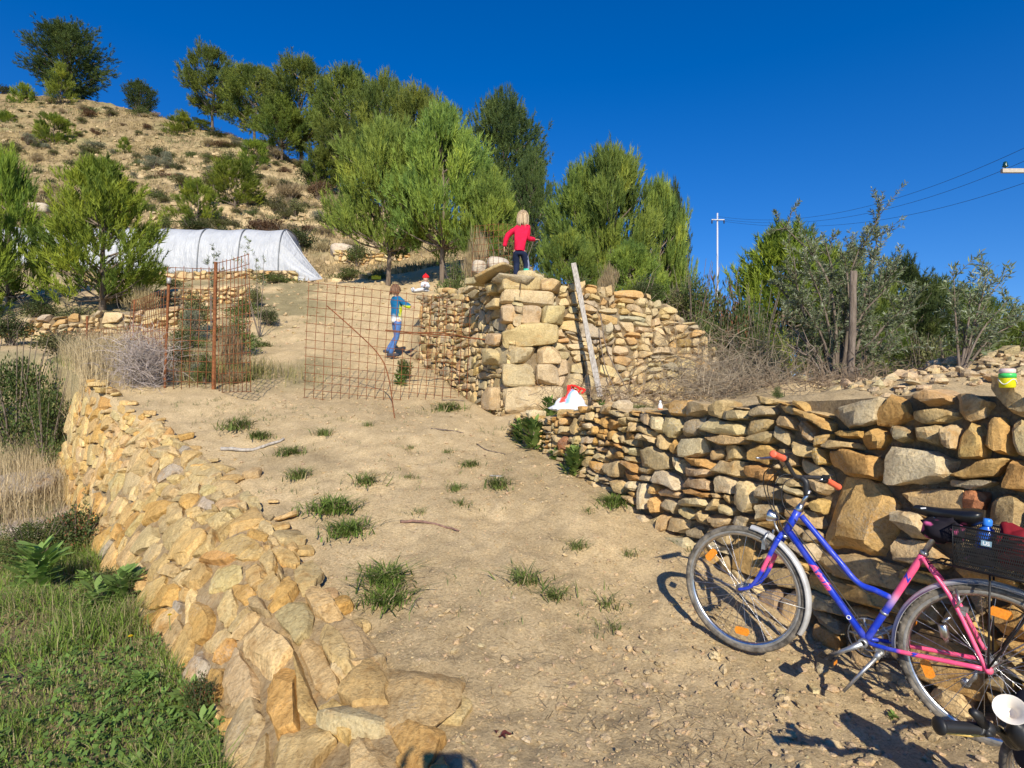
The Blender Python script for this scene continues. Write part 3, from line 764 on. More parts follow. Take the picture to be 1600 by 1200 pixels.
def pine(px, row, top, w, Y, kind, i, label, group='pines on the slope', name='pine_tree', rz=0, cat='tree', sink=0.0):
    p = at(px, row, Y); h = (row - top) / FPX * Y; wd = w / FPX * Y
    x, y = p[0], p[1]; g = ground(x, y)
    zt = 1.5 + (600 - top) / FPX * Y; z0 = min(g, p[2] + .4) - .03 if abs(g - p[2]) < 3 else p[2]
    h = zt - z0
    o = empty(name, (x, y, z0), rz, label, cat, group); o.scale = (wd * .98, wd * .98, h / .99)
    c, t = get_variant(kind, i)
    for nm, me in (('crown', c), ('trunk', t)):
        q = bpy.data.objects.new(nm, me); COL.objects.link(q); q.parent = o
    return o
PT = [
 (108,157,38,125,90,'round',0,'largest dark round pine alone on the skyline at far left'),
 (95,160,98,52,84,'bush',1,'lighter green young pine in front of the largest skyline pine'),
 (220,180,126,50,84,'round',1,'small lone pine on the skyline between the two big groups'),
 (332,196,78,100,76,'tall',0,'pine with bare lower trunk at the left end of the skyline grove'),
 (398,218,106,100,70,'tall',1,'second pine of the skyline grove, left of the highest crowns'),
 (470,240,92,140,64,'tall',0,'broad high pine with grey trunks in the middle of the skyline grove'),
 (440,235,150,90,62,'tall',1,'shorter pine low between the trunks of the skyline grove'),
 (548,262,110,135,58,'tall',1,'tall pine right of the highest skyline grove crowns'),
 (600,290,116,110,54,'tall',0,'pine peeping high behind the light green pair'),
 (655,325,138,115,50,'tall',1,'rightmost crown of the grove, left of the dark round pine'),
 (530,300,190,95,47,'tall',0,'lower pine at the edge of the grove above the bare slope'),
 (600,345,200,130,42,'tall',1,'shaded pine directly behind the light green pair'),
 (785,430,148,160,30,'round',0,'big dark round pine behind the light green pair'),
 (832,440,235,75,27,'round',1,'dark pine shoulder right of the big dark round pine'),
 (606,447,188,195,20,'lit',0,'light green pine with thin trunk, left one of the pair on the path'),
 (690,447,172,185,19,'lit',1,'light green pine, right and taller one of the pair on the path'),
 (765,450,262,110,18,'lit',2,'lower light green pine leaning out behind the girl in red'),
 (905,478,255,130,15.5,'lit',3,'bushy pine directly right of the girl in red'),
 (955,480,232,170,15,'lit',4,'tallest yellow-green pine right of the girl in red'),
 (1030,482,282,110,16,'lit',0,'right-hand yellow-green pine above the sloping rubble wall'),
 (890,480,360,110,13.5,'lit',1,'low pine skirt behind the leaning grey plank'),
 (985,485,380,120,13.5,'lit',2,'low pine skirt behind the dry grass tuft'),
 (1052,420,288,56,17,'round',1,'small dark pine crown edging the sky right of the yellow-green pines'),
 (1228,640,352,235,16,'airy',0,'bright green pine behind the left side of the olive tree'),
 (1300,640,385,190,17,'lit',1,'pine hidden behind the middle of the olive tree'),
 (1405,640,405,150,19,'round',1,'dark pine right behind the olive tree'),
 (1465,650,440,160,21,'tall',0,'dark green pine between the olive tree and the olive sprig'),
 (1530,660,468,150,22,'tall',1,'pine behind the olive sprig at right'),
 (1595,660,500,120,23,'tall',0,'pine at the right edge of the picture behind the rubble heap'),
 (1660,660,520,120,23,'tall',1,'pine just beyond the right edge'),
 (1380,650,520,110,15,'tall',0,'low pine behind the wooden stake'),
 (1450,650,540,100,15,'tall',1,'low dark pine above the rubble heap'),
 (160,492,250,195,16,'airy',0,'airy bright green young pine in front of the white tunnel'),
 (12,500,235,120,17,'airy',1,'bright green pine with thick trunk at the left edge'),
 (-50,520,260,120,15,'airy',0,'pine just beyond the left edge'),
 (85,238,178,66,68,'bush',0,'rounded green young pine on the upper slope at left'),
 (38,190,130,60,86,'bush',1,'young pine on the upper slope left of the skyline pine'),
 (12,215,176,50,76,'bush',0,'young pine on the upper slope at the left edge'),
 (284,226,174,64,72,'bush',1,'spreading bright young pine below the skyline grove'),
 (312,210,188,50,76,'bush',0,'low young pine left of the grove trunks'),
 (368,332,248,95,40,'bush',0,'lighter green young pine on the slope above the tunnel'),
 (308,356,280,90,35,'bush',1,'yellow-green young pine just above the white tunnel'),
 (398,265,218,55,55,'bush',0,'dark young pine under the grove'),
 (195,240,214,28,62,'bush',1,'tiny young pine in the middle of the upper slope'),
 (505,300,235,60,47,'tall',1,'slender young pine at the lower left corner of the grove'),
]
for k, (px, row, top, w, Y, kind, i, lab) in enumerate(PT):
    pine(px, row, top, w, Y, kind, i, lab, rz=k * 1.7)

# leafy shrubs
def shrub_variant(seed, n=2600, leaf=.045, wid=.5, base=(.10, .13, .04), var=.25, up=.5, lobes=12, flat=.9, alt=None, pa=0.0):
    R_ = np.random.default_rng(seed); P = []; D = []; C = []
    for i in range(lobes):
        a = R_.uniform(0, 6.28); r = R_.uniform(0, .30); h = R_.uniform(.2, .72) * (1 - r * .7); c = V(math.cos(a) * r, math.sin(a) * r, h); cr = R_.uniform(.13, .24)
        m = n // lobes; q = unit(R_.normal(size=(m, 3))) * (R_.uniform(.1, 1, (m, 1)) ** .5) * cr
        P.append(c + q); D.append(q / cr * .6 + np.array([0, 0, up]) + R_.normal(0, .4, (m, 3))); t = R_.normal(0, var * .5)
        C.append(t + R_.normal(0, var, m))
    P = np.concatenate(P); D = np.concatenate(D); C = np.concatenate(C); P[:, 2] = np.abs(P[:, 2]) * flat
    d = unit(D); u, w = perp(d); a = R_.uniform(0, 6.28, len(P))[:, None]; s = u * np.cos(a) + w * np.sin(a)
    L_ = (leaf * R_.uniform(.6, 1.3, len(P)))[:, None]; W_ = L_ * wid * .5
    Q = np.stack([P, P + d * L_ * .5 + s * W_, P + d * L_, P + d * L_ * .5 - s * W_], 1).reshape(-1, 3)
    col = np.array(base)[None] * (1 + C[:, None])
    if alt is not None:
        m = R_.random(len(P)) < pa; col[m] = np.array(alt) * (1 + C[m][:, None] * .6)
    o = soup('foliage', Q, 4, M_LEAF, cols=np.repeat(np.clip(col, .005, .9), 4, axis=0))
    mb = MB()
    for i in range(14):
        a = R_.uniform(0, 6.28); r = R_.uniform(.1, .38); mb.tube([V(R_.normal(0, .03), R_.normal(0, .03), -.03), V(math.cos(a) * r * .4, math.sin(a) * r * .4, .3), V(math.cos(a) * r, math.sin(a) * r, R_.uniform(.5, .85))], [.012, .008, .003], 4, caps=False)
    st = mb.build('stems', M_BARK); r_ = (o.data, st.data); bpy.data.objects.remove(o); bpy.data.objects.remove(st); return r_
SV = dict(
 green=shrub_variant(1, base=(.13, .17, .045)), dark=shrub_variant(2, base=(.075, .095, .03)), brown=shrub_variant(3, base=(.15, .085, .045)),
 grey=shrub_variant(4, base=(.22, .23, .15), leaf=.05, wid=.3, up=.9), olive=shrub_variant(5, base=(.16, .16, .06)), red=shrub_variant(6, base=(.32, .12, .06)),
 bigleaf=shrub_variant(7, n=1500, leaf=.075, base=(.09, .13, .03), alt=(.26, .2, .07), pa=.12),
 straw=shrub_variant(8, n=3000, leaf=.16, wid=.05, base=(.42, .33, .18), up=1.6, lobes=16),
 mixed=shrub_variant(9, n=3600, leaf=.04, base=(.09, .12, .035), alt=(.25, .10, .05), pa=.16, lobes=18),
 fine=shrub_variant(10, n=5200, leaf=.024, wid=.6, base=(.085, .125, .03), alt=(.2, .2, .06), pa=.2, lobes=20))
def shrub(px, row, top, w, Y, kind, label, rz=0, group='bushes on the slope', name='bush', cat='bush'):
    p = at(px, row, Y); g = ground(p[0], p[1]); z0 = g - .02 if abs(g - p[2]) < 1.2 else p[2]
    zt = 1.5 + (600 - top) / FPX * Y; h = max(.1, zt - z0); wd = w / FPX * Y
    o = empty(name, (p[0], p[1], z0), rz, label, cat, group); o.scale = (wd * 1.1, wd * 1.0, h * 1.12)
    for nm, me in zip(('foliage', 'stems'), SV[kind]):
        q = bpy.data.objects.new(nm, me); COL.objects.link(q); q.parent = o
    return o
SH = [
 (150,208,165,105,84,'brown','wide rust-brown bush below the largest skyline pine'),(185,205,172,60,83,'dark','dark bush at the right end of the rust-brown bush'),
 (110,200,150,60,86,'olive','olive-green bush at the foot of the largest skyline pine'),(8,160,132,40,95,'dark','dark bush on the skyline at the left edge'),
 (65,175,150,50,88,'olive','bush on the skyline left of the skyline pine'),
 (148,246,222,56,64,'grey','grey-green bush in the middle of the upper slope'),(178,250,232,36,62,'grey','small grey-green bush right of the larger grey one'),
 (252,248,226,50,60,'dark','dark rounded bush below the tiny young pine'),(240,272,240,48,55,'grey','grey bush left above the rusty red bush'),(262,272,243,40,55,'grey','grey bush directly above the rusty red bush'),
 (352,243,221,50,64,'brown','brown bush at the grove edge'),(395,300,262,60,50,'dark','dark bush under the grove on the bare slope'),
 (282,292,272,38,50,'red','rusty red bush on the slope'),(255,292,266,40,51,'brown','brown bush left of the rusty red bush'),
 (498,306,272,52,44,'brown','brown-green bush right on the bare slope, left of the path pines'),(460,330,303,40,40,'olive','olive bush in the middle of the bare slope'),
 (430,328,300,48,40,'olive','olive bush left of its neighbour on the bare slope'),(475,325,312,40,42,'olive','flat bush on the bare slope'),
 (300,362,340,70,33,'dark','dark bush behind the white tunnel ridge'),(260,358,335,36,33,'green','green bush behind the left of the tunnel ridge'),
 (350,365,350,60,33,'dark','low dark bush behind the middle of the tunnel ridge'),(490,280,240,60,48,'dark','dark bush at the lowest corner of the grove'),
 (410,395,380,70,29,'olive','flat weeds behind the tunnel end'),(560,395,375,60,30,'green','green weeds right of the white tunnel end'),
 (545,432,415,70,25,'green','green weeds beside the tunnel end'),(590,438,420,50,23,'green','weeds left of the pair of pines'),
 (325,262,238,30,58,'green','small green bush below the grove'),(20,245,215,50,62,'olive','olive bush at the left edge of the upper slope'),
 (300,250,235,30,60,'green','little bush in the dry grass below the grove'),(215,262,246,32,57,'green','little green bush in mid slope'),
 # near left
 (25,700,500,150,9.4,'fine','dense dark green bush at the left edge beside the wall end'),(70,690,560,95,9.0,'fine','dark green bush left of the tall straw grass'),
 (-40,680,520,140,9.5,'fine','dense bush just beyond the left edge'),(100,600,505,110,10.6,'olive','olive-green scrub behind the straw grass'),
 (15,560,480,90,12.5,'dark','dark scrub under the left edge pine'),(205,580,520,70,10.4,'olive','scrub behind the dead grey bush'),
 (235,612,560,60,8.9,'dark','low green bush at the foot of the rusty post'),(290,545,505,70,12.0,'green','green weeds behind the mesh fence'),
 (350,530,500,60,13.0,'olive','weeds along the path behind the mesh panel'),(380,500,462,70,15.5,'green','green weeds beside the path below the low wall'),(420,512,475,46,14.8,'dark','grassy weeds at the path edge'),
 (430,447,425,90,22.5,'green','weeds on the bank under the tunnel end'),(270,450,435,60,21,'green','weeds on the bank below the tunnel'),
 (310,600,560,60,9.2,'grey','silvery bush between the rusty posts'),(365,612,575,60,9.1,'straw','straw clump at the foot of the slanting panel'),
 (300,530,470,60,12.8,'grey','grey bush behind the mesh panel'),
 (120,865,770,110,6.4,'mixed','rusty and green weeds below the far end of the orange wall'),(50,900,790,120,6.0,'fine','dark green bush at the left edge of the meadow'),(150,800,735,50,7.4,'olive','olive-green weed hugging the foot of the orange wall'),
 (165,935,880,60,5.0,'green','light green weeds against the foot of the orange wall'),(200,950,885,50,4.6,'green','second light green clump against the foot of the orange wall'),(310,1110,1030,60,3.05,'mixed','brownish weed at the foot of the orange wall near the bottom'),
 (285,600,515,60,9.6,'olive','olive-green weeds behind the panel between the posts'),(320,610,540,40,8.9,'green','green weeds growing through the mesh by the taller post'),(300,520,440,60,13.5,'olive','scrub above the short low terrace wall'),
 (360,600,500,50,9.8,'straw','dry stalks behind the slanting gate leaf'),(375,560,480,60,11.5,'green','green weeds behind the slanting gate leaf'),(400,500,440,40,17,'olive','weeds at the path edge near the low wall'),(180,610,560,60,9.4,'olive','olive-green scrub at the head of the orange wall'),
 (225,500,440,60,16,'straw','dry stalks on the terrace under the tunnel'),(120,520,470,90,14.6,'olive','scrub under the bright green young pine'),(60,520,460,80,15,'dark','dark scrub between the two left pines'),
 (1080,590,430,110,12.5,'fine','dark leafy bush closing the gap left of the red-tipped bush'),(1130,600,470,100,11.8,'olive','olive-green bush behind the dry twigs'),(1180,590,440,110,13.5,'fine','tall leafy bush below the power line pole'),(1170,610,530,80,9.2,'mixed','low mixed bush at the back of the dry twigs'),
 (1350,610,500,110,12.0,'fine','bush filling the gap behind the stake'),(1560,610,520,120,11.5,'fine','bush behind the right end of the rubble heap'),(1440,600,500,100,12.5,'olive','olive-green bush between olive tree and sprig'),
 (1082,575,392,95,10.4,'fine','tall leafy bush hiding the lower half of the far pole'),(1128,580,402,85,10.9,'mixed','red-leaved bush crown directly right of the far pole'),(1172,585,425,90,11.2,'fine','leafy bush between the far pole and the bright pine'),(1060,520,440,60,10.6,'olive','olive-green bush at the end of the rubble wall top'),
 # wall corner and terrace
 (708,458,395,56,12.5,'green','tall fresh green weeds beside the toddler'),(632,592,552,34,9.9,'bigleaf','leafy shoot at the foot of the centre wall by the boy'),
 (800,440,340,90,13.5,'olive','scrub behind the girl in red'),(745,425,345,60,13.8,'straw','tall dry stems left of the girl in red'),
 (950,476,405,44,9.6,'straw','upright dry grass tuft growing on the centre wall'),
 (905,450,425,60,10.2,'bigleaf','low leafy growth on top of the centre wall'),
 (1010,470,425,70,11.2,'dark','dark bush on top of the rubble wall'),
 (1100,560,395,90,11.5,'mixed','dark bush with reddish leaf tips on the skyline below the far pole'),(1150,570,440,90,10.8,'mixed','dark mixed bush right of the red-tipped bush'),
 (1080,520,450,60,10.9,'red','russet bush at the end of the rubble wall'),(1190,600,480,80,10.5,'fine','leafy bush left of the olive tree'),
 (1070,500,430,70,11.5,'mixed','mixed bush behind the russet bush'),(1215,612,600,22,5.6,'green','yellow-green plant top behind the wall coping'),
 (1215,612,540,70,9.5,'olive','olive-green scrub behind the dry twigs'),(1290,612,540,80,9.0,'green','green shoots at the foot of the olive tree'),
 (1480,600,520,90,10.5,'fine','dense green bush behind the rubble heap'),(1420,612,560,70,9.5,'dark','dark bush right of the wooden stake'),
]
for k, s_ in enumerate(SH): shrub(*s_, rz=k * 1.3)
Rs = np.random.default_rng(77)
kinds = ['olive', 'dark', 'grey', 'green', 'straw', 'brown', 'straw', 'olive']
spots = []
for k in range(330):
    px = Rs.uniform(0, 560); Y = Rs.uniform(31, 84); x = (px - 800) / FPX * Y
    g = ground(x, Y); row = 600 - (g - 1.5) * FPX / Y
    if row < 150: continue
    sz = Rs.uniform(.6, 2.0) * (1 + .8 * (Rs.random() < .25)); kd = kinds[Rs.integers(len(kinds))]
    w = sz * FPX / Y; hz_ = 'near the skyline' if row < 225 else ('halfway up' if row < 290 else 'low on the slope above the tunnel'); cz_ = ['at the far left', 'left of the middle', 'towards the pine grove', 'at the grove edge'][min(3, int(px // 140))]
    shrub(px, row, row - w * Rs.uniform(.3, .6), w, Y, kd, hz_ + ' ' + cz_ + ', small ' + dict(olive='olive-green scrub', dark='dark scrub', grey='grey-green scrub', green='fresh green scrub', straw='straw tussock', brown='brown scrub')[kd], rz=k, group='scattered scrub on the hillside', name='scrub_bush')

# ---------------- dead twigs, brush ----------------
def twig_cloud(name, c, size, n, R_, base=(.30, .22, .14), L_=.35, w=.006, up=.3, label=None, cat='brushwood', parent=None, arc=.4, group=None):
    P = np.array(c) + R_.normal(0, 1, (n, 3)) * np.array(size) * .5
    gz = hfun(P[:, 0], P[:, 1], False); P[:, 2] = np.maximum(P[:, 2], gz + .02)
    d = unit(R_.normal(size=(n, 3)) * [1, 1, .7] + [0, 0, up]); T = []
    cur = P; Ls = L_ * R_.uniform(.4, 1.3, n)
    wv = w * R_.uniform(.5, 1.3, n)
    for k in range(3):
        nxt = cur + d * (Ls / 3)[:, None]; u, v_ = perp(d); s = u * (wv * (1 - k * .27))[:, None]; s2 = u * (wv * (1 - (k + 1) * .27))[:, None]
        T.append(np.stack([cur - s, cur + s, nxt + s2, nxt - s2], 1))
        s = v_ * (wv * (1 - k * .27))[:, None]; s2 = v_ * (wv * (1 - (k + 1) * .27))[:, None]
        T.append(np.stack([cur - s, cur + s, nxt + s2, nxt - s2], 1))
        cur = nxt; d = unit(d + R_.normal(0, arc, (n, 3)) + [0, 0, -.1])
    Q = np.concatenate(T).reshape(-1, 3)
    col = np.array(base)[None] * (1 + R_.normal(0, .22, n))[:, None]; col = np.concatenate([np.repeat(col, 4, axis=0)] * 6)
    o = soup(name, Q, 4, M_DRY, parent, np.clip(col, .01, .9))
    return tag(o, label, cat, group) if parent is None else o
Rt = np.random.default_rng(8)
twig_cloud('dry_brush', (1.5, 7.3, 1.36), (1.3, .8, .16), 320, Rt, (.30, .22, .15), .36, .0035, label='tangle of dry brown brush behind the right wall below the rubble slope')
twig_cloud('dry_brush', (2.75, 7.2, 1.46), (1.0, .9, .34), 1300, Rt, (.36, .29, .21), .5, .0035, label='bigger pale tangle of dry twigs around the foot of the wooden stake')
twig_cloud('dry_brush', (3.2, 9.0, 1.75), (1.1, .9, .5), 1000, Rt, (.34, .27, .19), .6, .004, label='dry twigs at the end of the rubble wall')
twig_cloud('dry_brush', (3.9, 6.4, 1.40), (1.4, .6, .16), 900, Rt, (.30, .22, .15), .4, .004, label='low dry twigs between the stake and the rubble heap')
twig_cloud('dead_bush', (-5.45, 8.55, 1.78), (.32, .35, .40), 1100, Rt, (.50, .43, .39), .40, .0035, .7, 'dead silvery grey bush on the wall end before the rusty posts', 'dead bush')
# thin twisting dead branches rising out of the brush
def branch(name, pts, r, label, mat=None, cat='branch'):
    mb = MB(); pts = [V(*p) for p in pts]; n = 14; q = []
    for i in range(n):
        t = i / (n - 1) * (len(pts) - 1); k = min(int(t), len(pts) - 2); q.append(pts[k] * (1 - (t - k)) + pts[k + 1] * (t - k) + Rt.normal(0, r * .6, 3))
    mb.tube(q, np.linspace(r, r * .45, n), 7)
    for j in range(4):
        k = Rt.integers(3, n - 2); d = unit(Rt.normal(size=3) + V(0, 0, .5)); l = r * Rt.uniform(8, 22)
        mb.tube([q[k], q[k] + d * l * .5, q[k] + unit(d + Rt.normal(0, .3, 3)) * l], [r * .5, r * .35, r * .15], 5)
    return tag(mb.build(name, mat or M_BARK), label, cat)
branch('dead_branch', [at(1295, 612, 7.0), at(1270, 560, 7.0), at(1230, 540, 7.2)], .018, 'thin dead branch bending left from the foot of the olive tree')
branch('dead_branch', [at(1350, 612, 6.8), at(1338, 580, 6.8), at(1332, 545, 6.9)], .018, 'short dead branch rising right beside the wooden stake')
branch('dead_branch', [at(1318, 612, 6.9), at(1290, 575, 6.9), at(1262, 530, 7.0)], .015, 'second dead branch crossing behind the stake')

# ---------------- grass ----------------
def grass_points(n, fn, R_):
    x, y = fn(n); return x, y
def blade_grass(x, y, z, h, w, R_, cols, lean=.35, kk=3):
    """curved blades from 3 segments, triangles"""
    n = len(x); P = np.c_[x, y, z]; a = R_.uniform(0, 6.28, n); ld = np.c_[np.cos(a), np.sin(a), np.zeros(n)]
    s = np.c_[-np.sin(a + R_.normal(0, .6, n)), np.cos(a), np.zeros(n)] * (w * .5)[:, None]
    ln = (R_.uniform(.1, 1.0, n) * lean)[:, None] * h[:, None]
    A = P; B = P + ld * ln * .35 + np.c_[0 * x, 0 * x, h * .55]; C = P + ld * ln * 1.25 + np.c_[0 * x, 0 * x, h * R_.uniform(.75, 1.0, n)]
    T = np.stack([A - s, A + s, B + s * .8, A - s, B + s * .8, B - s * .8, B - s * .8, B + s * .8, C], 1).reshape(-1, 3)
    return T, np.repeat(cols, 9, axis=0)
Rg = np.random.default_rng(99)
# lower-left meadow
n = 100000; yy = 1.9 + Rg.uniform(0, 1, n) ** 1.3 * 8.5; xx = np.interp(yy, LB[:, 1], LB[:, 0]) - Rg.uniform(-.02, 1, n) ** 1.2 * (1.2 + yy * .75)
pn = fbm(np.c_[xx * 1.2, yy * 1.2, 0 * xx], 91, 3); dl = np.interp(yy, LB[:, 1], LB[:, 0]) - xx
bare = np.exp(-(((xx + 3.05) / .45) ** 2 + ((yy - 3.2) / .6) ** 2)) * .8 + np.exp(-(((xx + 7.4) / 1.0) ** 2 + ((yy - 8.0) / 1.5) ** 2)) * 1.6
keep = (pn - bare + .9 * np.exp(-dl / .5) > -.32 + Rg.normal(0, .15, n)); xx, yy, pn, dl = xx[keep], yy[keep], pn[keep], dl[keep]; n = len(xx)
zz = hfun(xx, yy); clump = vnoise(np.c_[xx * 4, yy * 4, 0 * xx], 17)
hh = (.035 + .13 * np.clip(clump + .35, 0, 1.5) ** 1.4 + .05 * (vnoise(np.c_[xx * 1.1, yy * 1.1, 0 * xx], 29) > .2) + .05 * np.exp(-dl / .3)) * Rg.uniform(.5, 1.5, n)
cc = np.array([.205, .30, .05])[None] * (1 + Rg.normal(0, .25, n))[:, None]; st = Rg.random(n) < (.24 + .25 * (vnoise(np.c_[xx * 2, yy * 2, 0 * xx], 3) > .1)); cc[st] = np.array([.40, .34, .17]) * (1 + Rg.normal(0, .2, st.sum()))[:, None]
T, c9 = blade_grass(xx, yy, zz, hh, np.full(n, .0052), Rg, np.clip(cc, .01, .9), .9)
tag(soup('grass', T, 3, M_GRASS, cols=c9), kind='stuff')
# tall straw grass along the wall end
def patch(px, row, Y, rx, ry, n, h, col, w=.005, lean=.5, var=.2):
    p = at(px, row, Y); x = p[0] + Rg.normal(0, rx, n); y = p[1] + Rg.normal(0, ry, n); z = hfun(x, y)
    cols = np.clip(np.array(col)[None] * (1 + Rg.normal(0, var, n))[:, None], .01, .9)
    return blade_grass(x, y, z, h * Rg.uniform(.5, 1.3, n), np.full(n, w), Rg, cols, lean)
T1 = [patch(110, 690, 8.6, .22, .9, 2600, .62, (.56, .45, .26), .006), patch(80, 650, 9.3, .45, .6, 2600, .62, (.52, .42, .24), .006), patch(150, 600, 9.6, .7, .4, 2000, .35, (.50, .41, .24), .006),
      patch(255, 590, 9.8, .9, .3, 1600, .30, (.50, .38, .2), .006), patch(60, 740, 7.7, .3, .5, 1300, .35, (.5, .41, .24), .006), patch(340, 590, 9.6, .6, .4, 1500, .32, (.30, .28, .10), .006)]
tag(soup('straw_grass', np.concatenate([t[0] for t in T1]), 3, M_DRY, cols=np.concatenate([t[1] for t in T1])), kind='stuff')
# sparse sprigs on the path and wall margins, stuff
n = 900; k = 0; T2 = []
for px, row, Y, rx, ry, m, h in [(330,640,7.9,.5,.2,260,.06),(400,660,7.4,.3,.25,260,.06),(560,665,7.2,.5,.3,90,.05),(620,690,6.5,.5,.3,60,.04),(660,740,5.7,.5,.3,90,.05),(850,930,3.5,.3,.2,60,.04),(640,900,3.8,.3,.2,50,.04),(440,770,5.2,.4,.3,80,.05),(700,790,5.0,.4,.3,70,.04),(960,960,3.4,.3,.15,40,.04),
    (690,635,8.2,.25,.15,220,.07),(800,665,7.3,.2,.15,200,.07),(880,690,6.6,.15,.3,260,.08),(870,640,7.4,.2,.1,260,.09),(960,640,6.9,.25,.1,300,.09),(470,500,15,1.2,1.5,500,.1),(400,600,9.4,.3,.5,200,.08),(150,640,7.9,.2,.2,40,.06),(540,480,17,1.5,1.5,300,.1),(470,1170,2.45,.12,.1,60,.12)]:
    p = at(px, row, Y); x = p[0] + Rg.normal(0, rx, m // 6 + 1); y = p[1] + Rg.normal(0, ry, m // 6 + 1)
    x = np.repeat(x, 6) + Rg.normal(0, .025, 6 * len(x)); y = np.repeat(y, 6) + Rg.normal(0, .025, len(x)); z = hfun(x, y); mm = len(x)
    cols = np.clip(np.array([.17, .21, .07])[None] * (1 + Rg.normal(0, .3, mm))[:, None], .01, .9); s2 = Rg.random(mm) < .35; cols[s2] = (.42, .34, .18)
    T2.append(blade_grass(x, y, z, h * Rg.uniform(.4, 1.2, mm), np.full(mm, .0045), Rg, cols, 1.4))
tag(soup('sparse_grass', np.concatenate([t[0] for t in T2]), 3, M_GRASS, cols=np.concatenate([t[1] for t in T2])), kind='stuff')
# individual grass tufts on the path
def tuft_mesh(seed, n=150, green=(.155, .20, .05), dry=.2, lean=1.5):
    R_ = np.random.default_rng(seed); a = R_.uniform(0, 6.28, n); r = np.clip(np.abs(R_.normal(0, .24, n)), 0, .62)
    x, y = np.cos(a) * r, np.sin(a) * r * .7; cols = np.clip(np.array(green)[None] * (1 + R_.normal(0, .25, n))[:, None], .01, .9); s_ = R_.random(n) < dry; cols[s_] = (.40, .32, .17)
    T, c = blade_grass(x, y, 0 * x - .02, .34 * R_.uniform(.4, 1.3, n), np.full(n, .022), R_, cols, lean); o = soup('grass_tuft', T, 3, M_GRASS, cols=c); d = o.data; bpy.data.objects.remove(o); return d
TM = [tuft_mesh(1), tuft_mesh(2, 260), tuft_mesh(3, 70, dry=.4), tuft_mesh(4, 380, (.15, .22, .04), .1, 1.2)]
TU = [(520,800,4.85,90,3,'elongated green grass tuft, left of the brown stick on the path'),(545,835,4.5,80,3,'green grass tuft at the lower end of the elongated tuft'),
 (600,900,3.85,105,3,'large green grass tuft in the middle foreground of the path'),(605,945,3.6,95,3,'bright green grass tuft just below the large foreground tuft'),
 (372,668,7.0,60,1,'round grass tuft on the left edge of the path before the fence'),(405,685,6.7,45,1,'low grass tuft below the round tuft by the fence'),
 (452,710,6.2,50,1,'dark green tuft beside the path edge, upper one of two'),(466,742,5.6,50,1,'dark green tuft beside the path edge, lower one of two'),
 (505,682,6.7,40,0,'small tuft at the left of the path centre'),(735,726,5.9,34,1,'compact green tuft in the middle of the path'),(778,762,5.4,55,1,'drooping green tuft near the flat grey chip'),
 (572,765,5.4,60,0,'straggly tuft up from the elongated green tuft'),(655,806,4.8,34,2,'tiny sprig above the brown stick'),(712,770,5.3,38,0,'small tuft left of the drooping tuft'),
 (820,918,3.8,75,0,'straggly low tuft right of the foreground tufts'),(868,945,3.65,60,0,'straggly tuft towards the bicycle front wheel'),(950,938,3.65,70,2,'flattened sprig nearest the front wheel'),(958,985,3.4,50,2,'dry little sprig below the flattened sprig'),
 (902,856,4.3,42,0,'small tuft alone above the bicycle shadow'),(918,795,4.9,30,2,'sprig near the foot of the right wall'),(640,760,5.5,30,2,'thin sprig in the path centre'),(700,700,6.3,26,2,'thin sprig below the mesh gate'),
 (575,668,7.0,30,2,'thin sprig left below the mesh gate'),(640,700,6.4,24,2,'second thin sprig below the mesh gate'),(960,775,5.05,62,3,'tall grass tuft at the foot of the right wall'),(1000,650,6.5,40,1,'tuft on the terrace edge right of the white bag'),
 (410,535,12.5,34,1,'tuft on the path side behind the slanting panel'),(400,575,10,36,1,'tuft at the bottom of the slanting panel'),(380,598,9.3,48,1,'tuft beneath the shadow of the slanting panel'),(700,636,8.3,50,1,'grass at the right foot of the mesh gate'),(1080,850,4.35,50,2,'withered sprig at the wall foot before the front wheel'),
 (720,795,4.95,40,2,'flat sprig right above the brown stick'),(985,858,4.25,36,2,'brown withered sprig in front of the wall foot')]
for k, (px, row, Y, w, i, lab) in enumerate(TU):
    p = at(px, row, Y); o = bpy.data.objects.new('grass_tuft', TM[i]); COL.objects.link(o); s_ = 1.2 * w / FPX * Y
    o.location = (p[0], p[1], ground(p[0], p[1])); o.scale = (s_, s_, s_ * (.75 if i != 3 else .62)); o.rotation_euler = (0, 0, k * 1.1)
    tag(o, lab, 'grass tuft', 'grass tufts on the dirt path')
# leafy weeds (rosettes) along the foot of the right wall
def weed_mesh(seed, n=90, leaf=.30, col=(.22, .33, .08), h=.5):
    R_ = np.random.default_rng(seed); a = R_.uniform(0, 6.28, n); r = R_.uniform(0, .17, n); P = np.c_[np.cos(a) * r, np.sin(a) * r, R_.uniform(0, 1, n) * h * (1 - r)]
    d = unit(np.c_[np.cos(a), np.sin(a), R_.uniform(.2, 1.4, n)]); s = unit(np.cross(d, [0, 0, 1.])); L_ = (leaf * R_.uniform(.5, 1.2, n))[:, None]
    droop = np.array([0, 0, -.15]) * L_; Q = []
    pts = [(0, .06), (.35, .2), (.7, .17), (1, .01)]
    for (t0, w0), (t1, w1) in zip(pts[:-1], pts[1:]):
        Q.append(np.stack([P + d * L_ * t0 - s * L_ * w0 + droop * t0 ** 2, P + d * L_ * t0 + s * L_ * w0 + droop * t0 ** 2, P + d * L_ * t1 + s * L_ * w1 + droop * t1 ** 2, P + d * L_ * t1 - s * L_ * w1 + droop * t1 ** 2], 1))
    Q = np.concatenate(Q).reshape(-1, 3); c = np.array(col)[None] * (1 + R_.normal(0, .2, n))[:, None]; c = np.concatenate([np.repeat(c, 4, axis=0)] * 3)
    o = soup('leafy_weed', Q, 4, M_LEAF, cols=np.clip(c, .01, .9)); d_ = o.data; bpy.data.objects.remove(o); return d_
